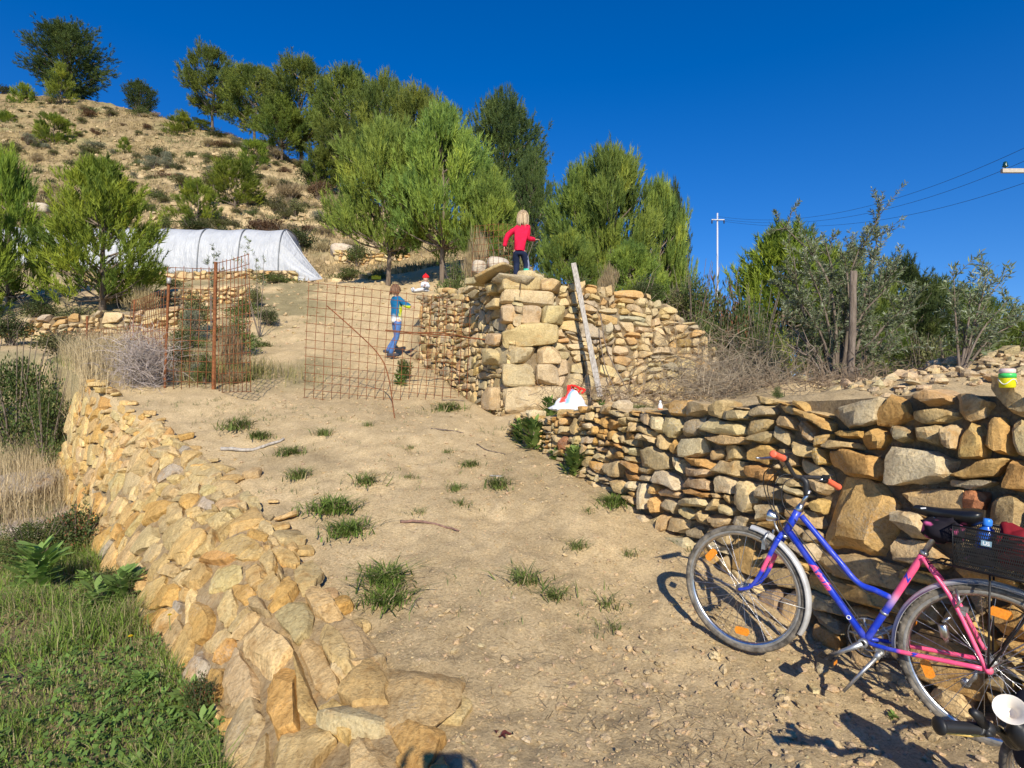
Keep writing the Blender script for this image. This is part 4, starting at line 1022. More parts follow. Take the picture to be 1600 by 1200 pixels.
WM = [weed_mesh(1), weed_mesh(2, 150, .22), weed_mesh(3, 60, .42, (.22, .30, .08))]
WD = [(835,700,6.55,60,1,'low leafy weed at the far foot of the right wall'),(815,680,6.9,46,1,'leafy weed where the right wall meets the corner'),(898,735,5.75,56,1,'bright leafy weed in the middle of the wall foot row'),(868,712,6.2,40,0,'small leafy weed between the two bigger ones at the wall foot'),
 (905,715,6.0,44,1,'leafy weed climbing the foot of the right wall'),(625,590,9.6,42,0,'leafy weed at the foot of the centre wall by the boy'),(860,640,7.3,40,1,'dark weed left of the white bag'),(150,960,4.55,90,0,'broad-leaved weed in the lower left grass, farthest'),
 (190,930,4.6,80,1,'grey-green bushy weed against the orange wall'),(60,920,5.1,90,1,'bushy weed at the left edge of the meadow'),(315,1120,2.95,80,0,'broad-leaved weed at the foot of the orange wall, nearest'),(225,1075,3.3,60,0,'weed in the middle of the lower left grass'),
 (205,1165,2.6,60,2,'pale broad leaf clump at the bottom left'),(300,1080,3.1,70,1,'weed under the orange wall beside the shadowed hollow'),(140,900,5.2,60,0,'leafy weed below the wall foot in the meadow'),(1150,870,4.15,20,0,'tiny weed at the wall base behind the front wheel'),(1395,1085,2.65,26,0,'tiny weed on the ground under the kickstand'),(940,650,6.4,34,0,'weed on the terrace next to the plank foot')]
for k, (px, row, Y, w, i, lab) in enumerate(WD):
    p = at(px, row, Y); o = bpy.data.objects.new('leafy_weed', WM[i]); COL.objects.link(o); s_ = (1.5 if i == 1 else .85) * w / FPX * Y
    o.location = (p[0], p[1], ground(p[0], p[1]) - .01); o.scale = (s_, s_, s_ * 1.1); o.rotation_euler = (0, 0, k * 2.1)
    tag(o, lab, 'weed', 'leafy weeds')
# two yellow flowers
M_YEL = plain('yellow_petals', (.85, .62, .02), .6, var=.05); M_STEM = plain('green_stem', (.12, .2, .05), .7)
for (px, row, Y, lab) in ((265, 961, 3.9, 'yellow flower on a thin stalk against the orange wall'), (204, 994, 3.75, 'yellow flower low in the lower left grass')):
    p = at(px, row, Y); g = ground(p[0], p[1]); e = empty('flower', (p[0], p[1], g), 0, lab, 'flower', 'yellow flowers'); hz = max(.05, p[2] - g)
    mb = MB(); mb.tube([(0, .01, 0), (.005, 0, hz * .5), (0, 0, hz)], .0022, 5); mb.build('stalk', M_STEM, e)
    mb = MB()
    for r_, nn, zz_ in ((.017, 16, 0), (.011, 12, .004)):
        for q in range(nn):
            a = q * 6.283 / nn; ca, sa = math.cos(a), math.sin(a)
            mb.add([(0, 0, hz + zz_), (ca * r_ * .6 - sa * .003, sa * r_ * .6 + ca * .003, hz + zz_ + .004), (ca * r_, sa * r_, hz + zz_ + .002), (ca * r_ * .6 + sa * .003, sa * r_ * .6 - ca * .003, hz + zz_ + .004)], [(0, 1, 2, 3)], 0)
    mb.build('bloom', M_YEL, e)

# ---------------- gravel, boulders ----------------
def gravel():
    R_ = np.random.default_rng(44); P0, F0 = SHELLB[3]; P0 = unit(P0); F0 = np.array(F0); nv = len(P0); Vs = []; Cs = []
    specs = [(16000, (-1.6, 2.6), (2.1, 6.5), .003, .010), (1000, (.2, 2.3), (2.1, 4.4), .005, .020), (500, (-.9, .8), (2.1, 3.8), .006, .030), (3500, (-4, 1.0), (5, 13), .007, .025), (1100, (3.2, 6.6), (4.9, 7.2), .03, .10), (450, (1.0, 2.5), (2.0, 3.5), .008, .042), (1500, (-11, 0), (13, 30), .02, .09)]
    for n, (x0, x1), (y0, y1), s0, s1 in specs:
        x = R_.uniform(x0, x1, n); y = R_.uniform(y0, y1, n)
        if x1 < 3 or x0 < 1: k = (sdist(x, y, LT) < .1) & ((side(x, y, RW_A, RW_B) < -.02) | (y > 12)); x, y = x[k], y[k]
        m = len(x); z = hfun(x, y); s = s0 + (s1 - s0) * R_.uniform(0, 1, m) ** 3
        A = R_.normal(size=(m, 3, 3)); Q, _ = np.linalg.qr(A); sc = np.stack([s, s * R_.uniform(.5, .95, m), s * R_.uniform(.3, .7, m)], 1)
        pts = (P0[None] * (1 + .22 * R_.normal(size=(m, nv, 1))) * sc[:, None]); a = R_.uniform(0, 6.28, m); ti = R_.normal(0, .3, m)
        ca, sa = np.cos(a)[:, None], np.sin(a)[:, None]; X = pts[:, :, 0] * ca - pts[:, :, 1] * sa; Y_ = pts[:, :, 0] * sa + pts[:, :, 1] * ca; Z = pts[:, :, 2] + X * ti[:, None]
        W_ = np.stack([X + x[:, None], Y_ + y[:, None], Z + (z + sc[:, 2] * .35)[:, None]], -1)
        Vs.append(W_[:, F0].reshape(-1, 3)); c = np.array([.53, .40, .235])[None] * (1 + R_.normal(0, .10, (m, 1))) * (1 + R_.normal(0, .03, (m, 3))); Cs.append(np.repeat(c, F0.size, axis=0))
    o = soup('gravel', np.concatenate(Vs), 4, M_STONE, cols=np.clip(np.concatenate(Cs), .02, .85)); tag(o, kind='stuff')
gravel()
def boulder(px, row, Y, sx, sy, sz, col, seed, label, name='boulder', cat='rock', rz=0.3, group=None):
    p = at(px, row, Y); mb = MB(); g = ground(p[0], p[1]); z = p[2] if abs(p[2] - g) < .5 * sz + 1 else g
    block(mb, (0, 0, 0), (sx, sy, sz), rz, seed, col, 7, 3.2, .03 * sx, (.1, .1)); o = mb.build(name, M_STONE); o.location = (p[0], p[1], z + sz * .2); return tag(o, label, cat, group)
mb = MB()
for k, (px, row, Y, sx, sy, sz) in enumerate(((10, 760, 8.0, 1.1, .9, .35), (55, 740, 8.5, .9, .7, .4), (95, 760, 8.0, .6, .6, .3), (-40, 780, 7.6, 1.0, .8, .3), (40, 800, 7.3, .7, .5, .22), (85, 720, 8.9, .7, .5, .35))):
    p = at(px, row, Y); block(mb, (p[0], p[1], ground(p[0], p[1]) + sz * .1), (sx, sy, sz), .5 + k * .4, 500 + k, V(.44, .38, .31) * (1 + .04 * k), 7, 3.5, .05, (.15, -.1))
tag(mb.build('rock_ledge', M_STONE), 'grey rock ledge at the left edge below the dense bush', 'rock')
# hill scree and dry tussocks
R_ = np.random.default_rng(71); n = 11000; Y = 24 + 62 * R_.uniform(0, 1, n) ** 1.2; X = (R_.uniform(-60, 900, n) - 800) / FPX * Y
pn = fbm(np.c_[X * .12, Y * .12, X * 0], 71, 3); k_ = pn > -.15 + R_.normal(0, .25, n); X, Y = X[k_], Y[k_]; n = len(X); Z = hfun(X, Y)
P0 = np.array([(x, y, z) for x in (-1, 1) for y in (-1, 1) for z in (-1, 1)], float); F0 = np.array([(0, 1, 3, 2), (4, 6, 7, 5), (0, 4, 5, 1), (2, 3, 7, 6), (0, 2, 6, 4), (1, 5, 7, 3)])
sz = .045 + .16 * R_.uniform(0, 1, n) ** 3; pts = P0[None] * (1 + .3 * R_.normal(size=(n, 8, 3))) * np.stack([sz, sz * .8, sz * .55], 1)[:, None]; a_ = R_.uniform(0, 6.28, n)
ca, sa = np.cos(a_)[:, None], np.sin(a_)[:, None]; W_ = np.stack([pts[:, :, 0] * ca - pts[:, :, 1] * sa + X[:, None], pts[:, :, 0] * sa + pts[:, :, 1] * ca + Y[:, None], pts[:, :, 2] + (Z + sz * .2)[:, None]], -1)
c = np.array([.46, .35, .20])[None] * (1 + R_.normal(0, .16, (n, 1)))
tag(soup('scree', W_[:, F0].reshape(-1, 3), 4, M_STONE, cols=np.clip(np.repeat(c, 24, axis=0), .02, .85)), kind='stuff')
n = 42000; Y = 24 + 62 * R_.uniform(0, 1, n) ** 1.1; X = (R_.uniform(-60, 880, n) - 800) / FPX * Y; pn = fbm(np.c_[X * .25, Y * .25, X * 0], 83, 3); k_ = pn > -.3 + R_.normal(0, .2, n); X, Y = X[k_], Y[k_]
X = np.repeat(X, 3) + R_.normal(0, .12, 3 * len(X)); Y = np.repeat(Y, 3) + R_.normal(0, .12, len(X)); n = len(X); Z = hfun(X, Y)
c = np.array([.40, .31, .16])[None] * (1 + R_.normal(0, .2, n))[:, None]; gq = vnoise(np.c_[X * .2, Y * .2, X * 0], 9) > -.05; c[gq] = np.array([.21, .20, .09]) * (1 + R_.normal(0, .2, gq.sum()))[:, None]
gr = R_.random(n) < .12; c[gr] = (.22, .17, .12)
T, c9 = blade_grass(X, Y, Z,   .30 * R_.uniform(.4, 1.3, n), .012 + .0007 * Y, R_, np.clip(c, .02, .9), .8); tag(soup('dry_hill_grass', T, 3, M_DRY, cols=c9), kind='stuff')
boulder(536, 356, 31, 1.3, .8, .9, (.56, .47, .36), 1, 'pale round boulder on the slope left of the light green pines')
boulder(778, 418, 12.6, .48, .4, .34, (.55, .48, .38), 2, 'pale rounded boulder behind the wall, left of the girl in red')
boulder(748, 424, 12.4, .3, .3, .34, (.5, .42, .32), 3, 'smaller brownish boulder left of the pale one behind the wall')
boulder(62, 328, 33, 1.0, .8, .6, (.52, .44, .33), 4, 'lone boulder on the slope behind the left edge pine')

# straw litter and needles lying on the path; low leaves in the meadow
R_ = np.random.default_rng(5); n = 5200; Y = 2.1 + 9 * R_.uniform(0, 1, n) ** 1.5; X = R_.uniform(-.55, .45, n) * Y; k_ = (sdist(X, Y, LT) < -.02) & (side(X, Y, RW_A, RW_B) < -.03); cl_ = fbm(np.c_[X * 1.4, Y * 1.4, X * 0], 19, 3) > .0; X, Y = X[k_ & cl_], Y[k_ & cl_]; n = len(X)
Z = hfun(X, Y) + .004; a_ = R_.uniform(0, 3.14, n); P = np.c_[X, Y, Z]; L_ = R_.uniform(.02, .09, n); D = np.c_[np.cos(a_), np.sin(a_), R_.normal(0, .12, n)]; S_ = np.c_[-np.sin(a_), np.cos(a_), 0 * a_] * .0013
Q = np.stack([P - S_, P + S_, P + D * L_[:, None] + S_, P + D * L_[:, None] - S_], 1).reshape(-1, 3); c = np.array([.30, .22, .13])[None] * (1 + R_.normal(0, .3, n))[:, None]
tag(soup('straw_litter', Q, 4, M_DRY, cols=np.repeat(np.clip(c, .03, .8), 4, axis=0)), kind='stuff')
n = 2600; Y = 2.0 + R_.uniform(0, 1, n) ** 1.3 * 6.5; X = np.interp(Y, LB[:, 1], LB[:, 0]) - R_.uniform(-.05, 1, n) ** 1.4 * (1.0 + Y * .5); k_ = vnoise(np.c_[X * 1.9, Y * 1.9, X * 0], 7) > -.15; X, Y = X[k_], Y[k_]
X = np.repeat(X, 7) + R_.normal(0, .035, 7 * len(X)); Y = np.repeat(Y, 7) + R_.normal(0, .035, len(X)); n = len(X); Z = hfun(X, Y) + R_.uniform(.01, .09, n); a_ = R_.uniform(0, 6.28, n)
D = unit(np.c_[np.cos(a_), np.sin(a_), R_.uniform(-.2, .9, n)]); S_ = unit(np.cross(D, [0, 0, 1.])); L_ = R_.uniform(.02, .055, n)[:, None]; W_ = L_ * .24; P = np.c_[X, Y, Z]
Q = np.stack([P, P + D * L_ * .5 + S_ * W_, P + D * L_, P + D * L_ * .5 - S_ * W_], 1).reshape(-1, 3); c = np.array([.15, .23, .05])[None] * (1 + R_.normal(0, .25, n))[:, None]
tag(soup('meadow_weeds', Q, 4, M_LEAF, cols=np.repeat(np.clip(c, .02, .8), 4, axis=0)), kind='stuff')
# ---------------- blue and pink bicycle ----------------
BO = V(1.9736, 2.41, -.0122); BF = V(-.7009, .7108, .059); BL = V(-.7086, -.7034, .0567); BU = V(.0818, -.0021, .9966)
M_CHROME = plain('brushed_steel', (.62, .62, .64), .28, 1.0, var=.1, vscale=60)
M_ALU = plain('dusty_aluminium', (.50, .50, .49), .42, .85, var=.16, vscale=40)
M_GUARD = plain('grey_mudguard', (.58, .58, .57), .45, .3, var=.12, vscale=14)
M_BLACK = plain('black_plastic', (.018, .018, .02), .45, var=.1)
M_RUBBER = plain('dusty_rubber', (.19, .165, .13), .95, var=.4, vscale=26, bmp=.4)
M_WALL_T = plain('grey_tyre_wall', (.24, .23, .21), .9, var=.2)
M_ORANGE = plain('orange_reflector', (.95, .30, .02), .25, spec=.8, var=.12, vscale=120, bmp=.2)
M_GRIP = plain('coral_rubber', (.90, .16, .08), .55, var=.05)
M_PAINT = vcol_mat('bicycle_paint', .30, .5, 0, .05, 0, 40, .14)
M_WHITE = plain('white_plastic', (.8, .8, .8), .4, var=.04)
BLUE = V(.012, .045, .50); PINK = V(.90, .10, .24); LILAC = V(.62, .42, .75)
bike = empty('bicycle', (0, 0, 0), 0, 'blue and pink bicycle with orange reflectors leaning by the right wall', 'bicycle')
bike.matrix_world = Matrix(((BF[0], BL[0], BU[0], BO[0]), (BF[1], BL[1], BU[1], BO[1]), (BF[2], BL[2], BU[2], BO[2]), (0, 0, 0, 1)))
RW = .335; FH = V(1.0525, 0, RW); RH = V(0, 0, RW)
def circ(c, r, n, y=0.0): return [V(c[0] + r * math.cos(6.283185 * k / n), y, c[2] + r * math.sin(6.283185 * k / n)) for k in range(n)]
def wheel(c, seed, knob, angs):
    R_ = np.random.default_rng(seed)
    mb = MB(); n = 72; prof = [(-.012, RW - .046), (-.012, RW - .030), (-.006, RW - .034), (.006, RW - .034), (.012, RW - .030), (.012, RW - .046), (0, RW - .054)]
    vs = []; F = []; m = len(prof)
    for k in range(n):
        a = 6.283185 * k / n
        for y, r in prof: vs.append((c[0] + r * math.cos(a), y, c[2] + r * math.sin(a)))
    for k in range(n):
        for j in range(m): F.append((k * m + j, k * m + (j + 1) % m, ((k + 1) % n) * m + (j + 1) % m, ((k + 1) % n) * m + j))
    rim = mb.add(vs, F, 0).build('wheel', M_CHROME, bike)
    mb = MB(); mb.tube(circ(c, RW - .018, 90), .0175, 12, closed=True)
    for s_ in (-1, 1):
        pass
    if knob:
        for k in range(84):
            a = 6.283185 * k / 84
            for j, y in enumerate((-.015, -.005, .005, .015)):
                if (k + j) % 2: continue
                r = RW - .018 + math.sqrt(max(0, .0175 ** 2 - y * y)) + .0015; p = V(c[0] + r * math.cos(a), y, c[2] + r * math.sin(a))
                mb.box(p, (.008, .007, .006), Matrix.Rotation(-a + math.pi / 2, 3, 'Y'))
    mb.build('tyre', M_RUBBER, rim)
    mb = MB(); mb.tube(circ(c, RW - .034, 90, .0), .0150, 8, closed=True); mb.build('tyre_wall', M_WALL_T, rim)
    mb = MB(); mb.lathe([(.006, -.055), (.006, -.045), (.022, -.035), (.022, -.030), (.012, -.028), (.012, .028), (.022, .030), (.022, .035), (.006, .045), (.006, .055)], c, (0, 1, 0), 14); mb.build('hub', M_ALU, rim)
    mb = MB()
    for k in range(36):
        a = 6.283185 * k / 36; s_ = 1 if k % 2 else -1; da = (.9 if (k // 2) % 2 else -.9)
        h = V(c[0] + .021 * math.cos(a + da), s_ * .032, c[2] + .021 * math.sin(a + da)); e = V(c[0] + (RW - .05) * math.cos(a), s_ * .003, c[2] + (RW - .05) * math.sin(a))
        mb.tube([h, e], .0013, 4, caps=False)
    mb.build('spokes', M_CHROME, rim)
    for a in angs:
        a = math.radians(a); r = RW - .105; p = V(c[0] + r * math.cos(a), .008, c[2] + r * math.sin(a)); Rm = Matrix.Rotation(-a, 3, 'Y')
        mb = MB(); out = [(-.038, -.006), (-.030, -.019), (.030, -.019), (.038, -.006), (.038, .006), (.030, .019), (-.030, .019), (-.038, .006)]
        vs = [tuple(Vector(p) + Rm @ Vector((zz, yy, xx))) for yy in (-.006, .006) for xx, zz in out]
        F = [tuple(range(7, -1, -1)), tuple(range(8, 16))] + [(j, (j + 1) % 8, 8 + (j + 1) % 8, 8 + j) for j in range(8)]
        mb.add(vs, F, 0, smooth=False); mb.build('reflector', M_ORANGE, rim)
    return rim
wheel(FH, 1, False, (35, 265, 150)[:2])
wheel(RH, 2, True, (95, 215, 335))
def gtube(name, pts, r, cols, seg=14, parent=bike, mat=None):
    """painted tube; cols: list of colours, one per point"""
    n = len(pts); mb = MB(); c = np.repeat(np.array(cols), seg, axis=0); mb.tube(pts, r, seg, col=c, caps=True); return mb.build(name, mat or M_PAINT, parent)
def curve(pts, n=16):
    pts = [V(*p) for p in pts]; P = [2 * pts[0] - pts[1]] + pts + [2 * pts[-1] - pts[-2]]; out = []
    for i in range(1, len(P) - 2):
        for k in range(n):
            t = k / n; out.append(.5 * (2 * P[i] + (P[i + 1] - P[i - 1]) * t + (2 * P[i - 1] - 5 * P[i] + 4 * P[i + 1] - P[i + 2]) * t ** 2 + (3 * P[i] - P[i - 1] - 3 * P[i + 1] + P[i + 2]) * t ** 3))
    out.append(pts[-1]); return out
BB = V(.452, 0, .273); SC = V(.261, 0, .730); STT = V(.352, 0, .497)
q = [BB * (1 - t) + SC * t for t in np.linspace(0, 1, 24)]
def gc(t):
    if t < .40: return BLUE
    if t < .50: return BLUE + (LILAC * [1, .9, .8] - BLUE) * (t - .40) / .10
    if t < .58: return LILAC * [1, .9, .8] + (PINK - LILAC * [1, .9, .8]) * (t - .50) / .08
    return PINK
fr = gtube('frame', q, .0155, [gc(t) for t in np.linspace(0, 1, 24)])
gtube('down_tube', [V(.833, 0, .695), BB], .0165, [BLUE, BLUE])
tt = curve([(.783, 0, .790), (.60, 0, .615), (.507, 0, .530), (.43, 0, .515), (.352, 0, .497)], 10)
gtube('top_tube', tt, .0140, [BLUE if k < len(tt) - 5 else BLUE + (LILAC - BLUE) * ((k - len(tt) + 5) / 5) for k in range(len(tt))])
hd = unit(V(.803, 0, .807) - V(.854, 0, .683)); gtube('head_tube', [V(.854, 0, .683) - hd * .01, V(.803, 0, .807) + hd * .012], .0195, [BLUE, BLUE])
for s_ in (-1, 1):
    cs = [V(.44, s_ * .028, .273), V(.40, s_ * .045, .278), V(.30, s_ * .055, .290), V(.02, s_ * .062, .333)]; cc = [BLUE, BLUE, BLUE, PINK]
    pts = curve(cs, 8); gtube('chain_stay', pts, .0098, [BLUE if p[0] > .315 else PINK for p in pts])
    gtube('seat_stay', curve([SC + V(.0, s_ * .016, -.01), V(.139, s_ * .035, .572), V(.02, s_ * .062, .36), V(.0, s_ * .064, .325)], 6), .0085, [PINK] * 19)
    fk = curve([(.873, s_ * .036, .655), (.90, s_ * .045, .58), (.945, s_ * .052, .45), (.99, s_ * .055, .37), (1.05, s_ * .056, .336)], 7)
    fcol = [PINK if 9 <= k <= 12 else BLUE for k in range(len(fk))]
    fo = gtube('fork', fk, list(np.interp(np.linspace(0, 1, len(fk)), [0, 1], [.0135, .008])), fcol)
    mb = MB(); mb.lathe([(.0, -.004), (.017, -.003), (.017, .003), (0, .004)], V(0, s_ * .066, RW), (0, 1, 0), 12); mb.build('dropout', plain('pink_metal', (.75, .12, .2), .5), bike)
mb = MB(); mb.tube(curve([(.873, -.036, .655), (.868, 0, .678), (.873, .036, .655)], 6), .0135, 10, col=BLUE); mb.build('fork_crown', M_PAINT, bike)
mb = MB(); mb.lathe([(.021, -.007), (.024, -.004), (.024, .004), (.018, .008)], V(.855, 0, .672), tuple(hd), 18); mb.build('headset', M_CHROME, bike); mb = MB(); mb.lathe([(.020, -.008), (.023, -.002), (.017, .012), (.013, .03)], V(.803, 0, .807) + hd * .016, tuple(hd), 18); mb.build('headset', M_CHROME, bike)
# lettering wrapped round the down tube
import bmesh
def text_mesh(txt, size, shear=.3, bold=.0):
    cu = bpy.data.curves.new('lettering', 'FONT'); cu.body = txt; cu.size = size; cu.shear = shear; cu.offset = bold; cu.resolution_u = 3
    o = bpy.data.objects.new('lettering', cu); COL.objects.link(o); dg = bpy.context.evaluated_depsgraph_get(); dg.update()
    me = bpy.data.meshes.new_from_object(o.evaluated_get(dg)); bpy.data.objects.remove(o)
    bm = bmesh.new(); bm.from_mesh(me)
    y0 = min(v.co.y for v in bm.verts); y1 = max(v.co.y for v in bm.verts)
    for k in range(1, 9):
        bmesh.ops.bisect_plane(bm, geom=bm.verts[:] + bm.edges[:] + bm.faces[:], plane_co=(0, y0 + (y1 - y0) * k / 9, 0), plane_no=(0, 1, 0))
    co = np.array([v.co[:] for v in bm.verts]); F = [[v.index for v in f.verts] for f in bm.faces]; bm.verts.index_update(); bm.free(); return co, F
def wrap_text(txt, size, p0, p1, r, col, name='lettering', shear=.3, bold=.001, roll=0.0, sx=1.0, parent=bike, mat=None):
    """text reading from p0 to p1 along a tube, on the side facing +y (bike left)"""
    co, F = text_mesh(txt, size, shear, bold); x = (co[:, 0] - co[:, 0].min()) * sx; y = co[:, 1] - (co[:, 1].min() + co[:, 1].max()) / 2
    d = unit(np.array(p1) - np.array(p0)); yv = V(0, 1, 0); up = np.cross(yv, d) * 1.0
    a = y / (r + .0007) + roll; P = np.array(p0) + np.outer(x, d) + np.outer(np.cos(a) * (r + .0007), yv) + np.outer(np.sin(a) * (r + .0007), up)
    mb = MB(); mb.add(P, F, 0, col, False); return mb.build(name, mat or M_PAINT, parent)
dtd = unit(BB - V(.833, 0, .695))
wrap_text('Atala', .060, V(.833, 0, .695) + dtd * .165, BB, .0165, PINK * [1, .9, 1.1], sx=1.18, bold=.0016, roll=.15)
wrap_text('Z', .036, BB + (SC - BB) * .70, BB + (SC - BB) * .8, .0155, BLUE, shear=.5, bold=.002)
wrap_text('Z', .026, V(.27, .0595, .296), V(.1, .062, .32), .0098, BLUE, shear=.5, bold=.002)
mb = MB(); mb.tube([BB + (V(.833, 0, .695) - BB) * .20 + V(math.cos(a) * .009, .0168, math.sin(a) * .009) for a in np.linspace(0, 6.283, 17)], .002, 6); mb.build('round_badge', M_WHITE, bike)
# mudguards
def mudguard(c, a0, a1, name, r=RW + .012, col=None):
    n = 36; vs = []; F = []; prof = [(-.027, -.012), (-.022, -.002), (-.010, .005), (.010, .005), (.022, -.002), (.027, -.012)]; m = len(prof)
    for th in (0, -.002):
        for k in range(n):
            a = math.radians(a0 + (a1 - a0) * k / (n - 1))
            for y, dr in prof: vs.append((c[0] + (r + dr + th) * math.cos(a), y, c[2] + (r + dr + th) * math.sin(a)))
    for k in range(n - 1):
        for j in range(m - 1):
            b_ = k * m + j; F.append((b_, b_ + 1, b_ + m + 1, b_ + m)); F.append((n * m + b_, n * m + b_ + m, n * m + b_ + m + 1, n * m + b_ + 1))
    for k in range(n - 1):
        for j in (0, m - 1): b_ = k * m + j; F.append((b_, b_ + m, n * m + b_ + m, n * m + b_))
    mb = MB(); mb.add(vs, F, 0); g = mb.build(name, M_GUARD, bike); return g
mudguard(FH, 94, 204, 'mudguard'); mudguard(RH, -8, 190, 'mudguard')
for s_ in (-1, 1):
    MB().tube([V(1.05, s_ * .056, .336), V(FH[0] - (RW + .008), s_ * .02, RW)], .0022, 5).build('mudguard_stay', M_ALU, bike)
    MB().tube([V(0, s_ * .066, RW), V(-.22, s_ * .03, .60)], .0022, 5).build('mudguard_stay', M_ALU, bike)
# rear carrier and basket
mb = MB()
for s_ in (-1, 1):
    mb.tube([V(.20, s_ * .05, .722), V(-.32, s_ * .06, .722)], .005, 8)
    mb.tube([V(0, s_ * .075, RW + .01), V(.02, s_ * .065, .722)], .004, 6); mb.tube([V(0, s_ * .075, RW + .01), V(-.16, s_ * .065, .722)], .004, 6)
for x in (.18, .05, -.1, -.3): mb.tube([V(x, -.06, .722), V(x, .06, .722)], .004, 6)
mb.tube([V(.20, .05, .722), V(.235, .02, .70)], .004, 6); mb.tube([V(.20, -.05, .722), V(.235, -.02, .70)], .004, 6)
mb.build('carrier', M_BLACK, bike)
M_WIRE = plain('black_basket_wire', (.012, .012, .014), .4, var=.1)
bx0, bx1, bz0, bz1 = .150, -.235, .735, .905
def bpt(s, y, t):
    e = .012 * (1 - t); x = bx0 + (bx1 - bx0) * s; return V(x + (e if s > .5 else -e) * (1 if s in (0, 1) else 0), y * (1 - .12 * (1 - t)), bz0 + (bz1 - bz0) * t)
mb = MB(); hw = .115; nx, nz, ny = 66, 30, 36
def ribbon_lines(mb, A, B, w, nrm):
    for a, b in zip(A, B):
        d = unit(b - a); s = np.cross(d, nrm) * w; mb.add([a - s, a + s, b + s, b - s], [(0, 1, 2, 3)], 0, smooth=False)
for y in (-hw, hw):
    A = [bpt(s, y, 0) for s in np.linspace(.001, .999, nx)]; B = [bpt(s, y, 1) for s in np.linspace(.001, .999, nx)]
    for k in range(nx - 6):    # diagonal expanded-metal pattern
        ribbon_lines(mb, [A[k], A[k + 6]], [B[k + 6], B[k]], .0013, V(0, 1, 0))
    for t in np.linspace(0, 1, 9): ribbon_lines(mb, [bpt(.001, y, t)], [bpt(.999, y, t)], .0010, V(0, 1, 0))
for s in (0, 1):
    A = [bpt(s, y, 0) for y in np.linspace(-hw, hw, ny)]; B = [bpt(s, y, 1) for y in np.linspace(-hw, hw, ny)]
    for k in range(ny - 6): ribbon_lines(mb, [A[k], A[k + 6]], [B[k + 6], B[k]], .0013, V(1, 0, 0))
A = [bpt(s, -hw, 0) for s in np.linspace(.001, .999, 50)]; B = [bpt(s, hw, 0) for s in np.linspace(.001, .999, 50)]
ribbon_lines(mb, A, B, .0012, V(0, 0, 1)); A = [bpt(.001, y, 0) for y in np.linspace(-hw, hw, 26)]; B = [bpt(.999, y, 0) for y in np.linspace(-hw, hw, 26)]; ribbon_lines(mb, A, B, .0012, V(0, 0, 1))
bk = mb.build('basket', M_WIRE, bike)
mb = MB()
for t, r in ((1, .004), (.72, .0022), (0, .003)): mb.tube([bpt(0, -hw, t), bpt(1, -hw, t), bpt(1, hw, t), bpt(0, hw, t)], r, 6, closed=True)
for s in (0, 1):
    for y in (-hw, hw): mb.tube([bpt(s, y, 0), bpt(s, y, 1)], .0022, 5)
mb.build('basket_rim', M_WIRE, bk)
mb = MB(); mb.box((.035, hw + .003, .855), (.034, .003, .022)); bd = mb.build('badge', plain('pale_blue_badge', (.22, .34, .42), .4), bk)
def flat_text(txt, size, c, parent, mat, yo, mir=-1, bold=.0004):
    co, F = text_mesh(txt, size, 0, bold); co = co - (co.max(0) + co.min(0)) / 2; P = np.stack([c[0] + mir * co[:, 0], np.full(len(co), yo), c[2] + co[:, 1]], -1); mb = MB(); mb.add(P, F, 0, None, False); return mb.build('lettering', mat, parent)
flat_text('US', .020, (.035, 0, .855), bk, M_WHITE, hw + .0052)
# things in the basket: top level
BM = np.array([[BF[0], BL[0], BU[0], BO[0]], [BF[1], BL[1], BU[1], BO[1]], [BF[2], BL[2], BU[2], BO[2]], [0, 0, 0, 1]])
def bw(x, y, z): return BM[:3, :3] @ V(x, y, z) + BM[:3, 3]
def in_basket(name, label, cat, loc):
    e = empty(name, (0, 0, 0), 0, label, cat); m = BM.copy(); m[:3, 3] = bw(*loc); e.matrix_world = Matrix(m.tolist()); return e
M_BLUEP = plain('blue_bottle_plastic', (.02, .13, .62), .25, spec=.6, var=.05)
e = in_basket('water_bottle', 'blue water bottle with round cap standing in the bicycle basket', 'bottle', (.052, -.03, .735))
mb = MB(); mb.lathe([(.034, 0), (.036, .01), (.036, .13), (.030, .155), (.016, .168), (.016, .172)], (0, 0, 0), (0, 0, 1), 20); mb.build('body', M_BLUEP, e)
mb = MB(); mb.lathe([(.018, .172), (.019, .176), (.019, .196), (.014, .203)], (0, 0, 0), (0, 0, 1), 18); mb.build('cap', plain('blue_cap', (.04, .22, .80), .3, var=.04), e)
def lump(name, size, col, seed, parent=None, rough=.3, cols=None):
    P, F = cube_shell(10, True); P = unit(P); nz = fbm(P * 2.2 + seed, 2, 3); P = P * (1 + rough * nz[:, None]) * (np.array(size) / 2)
    c = np.tile(np.array(col), (len(P), 1))
    if cols is not None:
        m = vnoise(P * 42 + seed, 4) > .34; c[m] = cols
    mb = MB(); mb.add(P, F, 0, c); return mb.build(name, M_CLOTH, parent)
M_CLOTH = vcol_mat('cloth', .85, .2, 0, .16, 0, 26)
e = in_basket('crumpled_jacket', 'dark red cloth stuffed in the bicycle basket behind the bottle', 'jacket', (-.05, .0, .84)); lump('fabric', (.16, .17, .19), (.22, .012, .02), 1, e)
e = in_basket('patterned_bag', 'black pouch with pink flower print hanging under the bicycle saddle', 'pouch', (.195, .02, .862)); lump('fabric', (.155, .12, .125), (.012, .010, .016), 2, e, .25, (.55, .10, .26))
e = in_basket('gloves', 'black and pink gloves at the bottom of the bicycle basket', 'gloves', (.055, .05, .785)); lump('fabric', (.10, .07, .07), (.03, .02, .03), 3, e, .4, (.75, .25, .45))
e = in_basket('folded_rain_jacket', 'dark folded jacket filling the rear of the bicycle basket', 'jacket', (-.14, .0, .80)); lump('fabric', (.17, .18, .13), (.02, .022, .035), 5, e, .25, (.04, .03, .10))
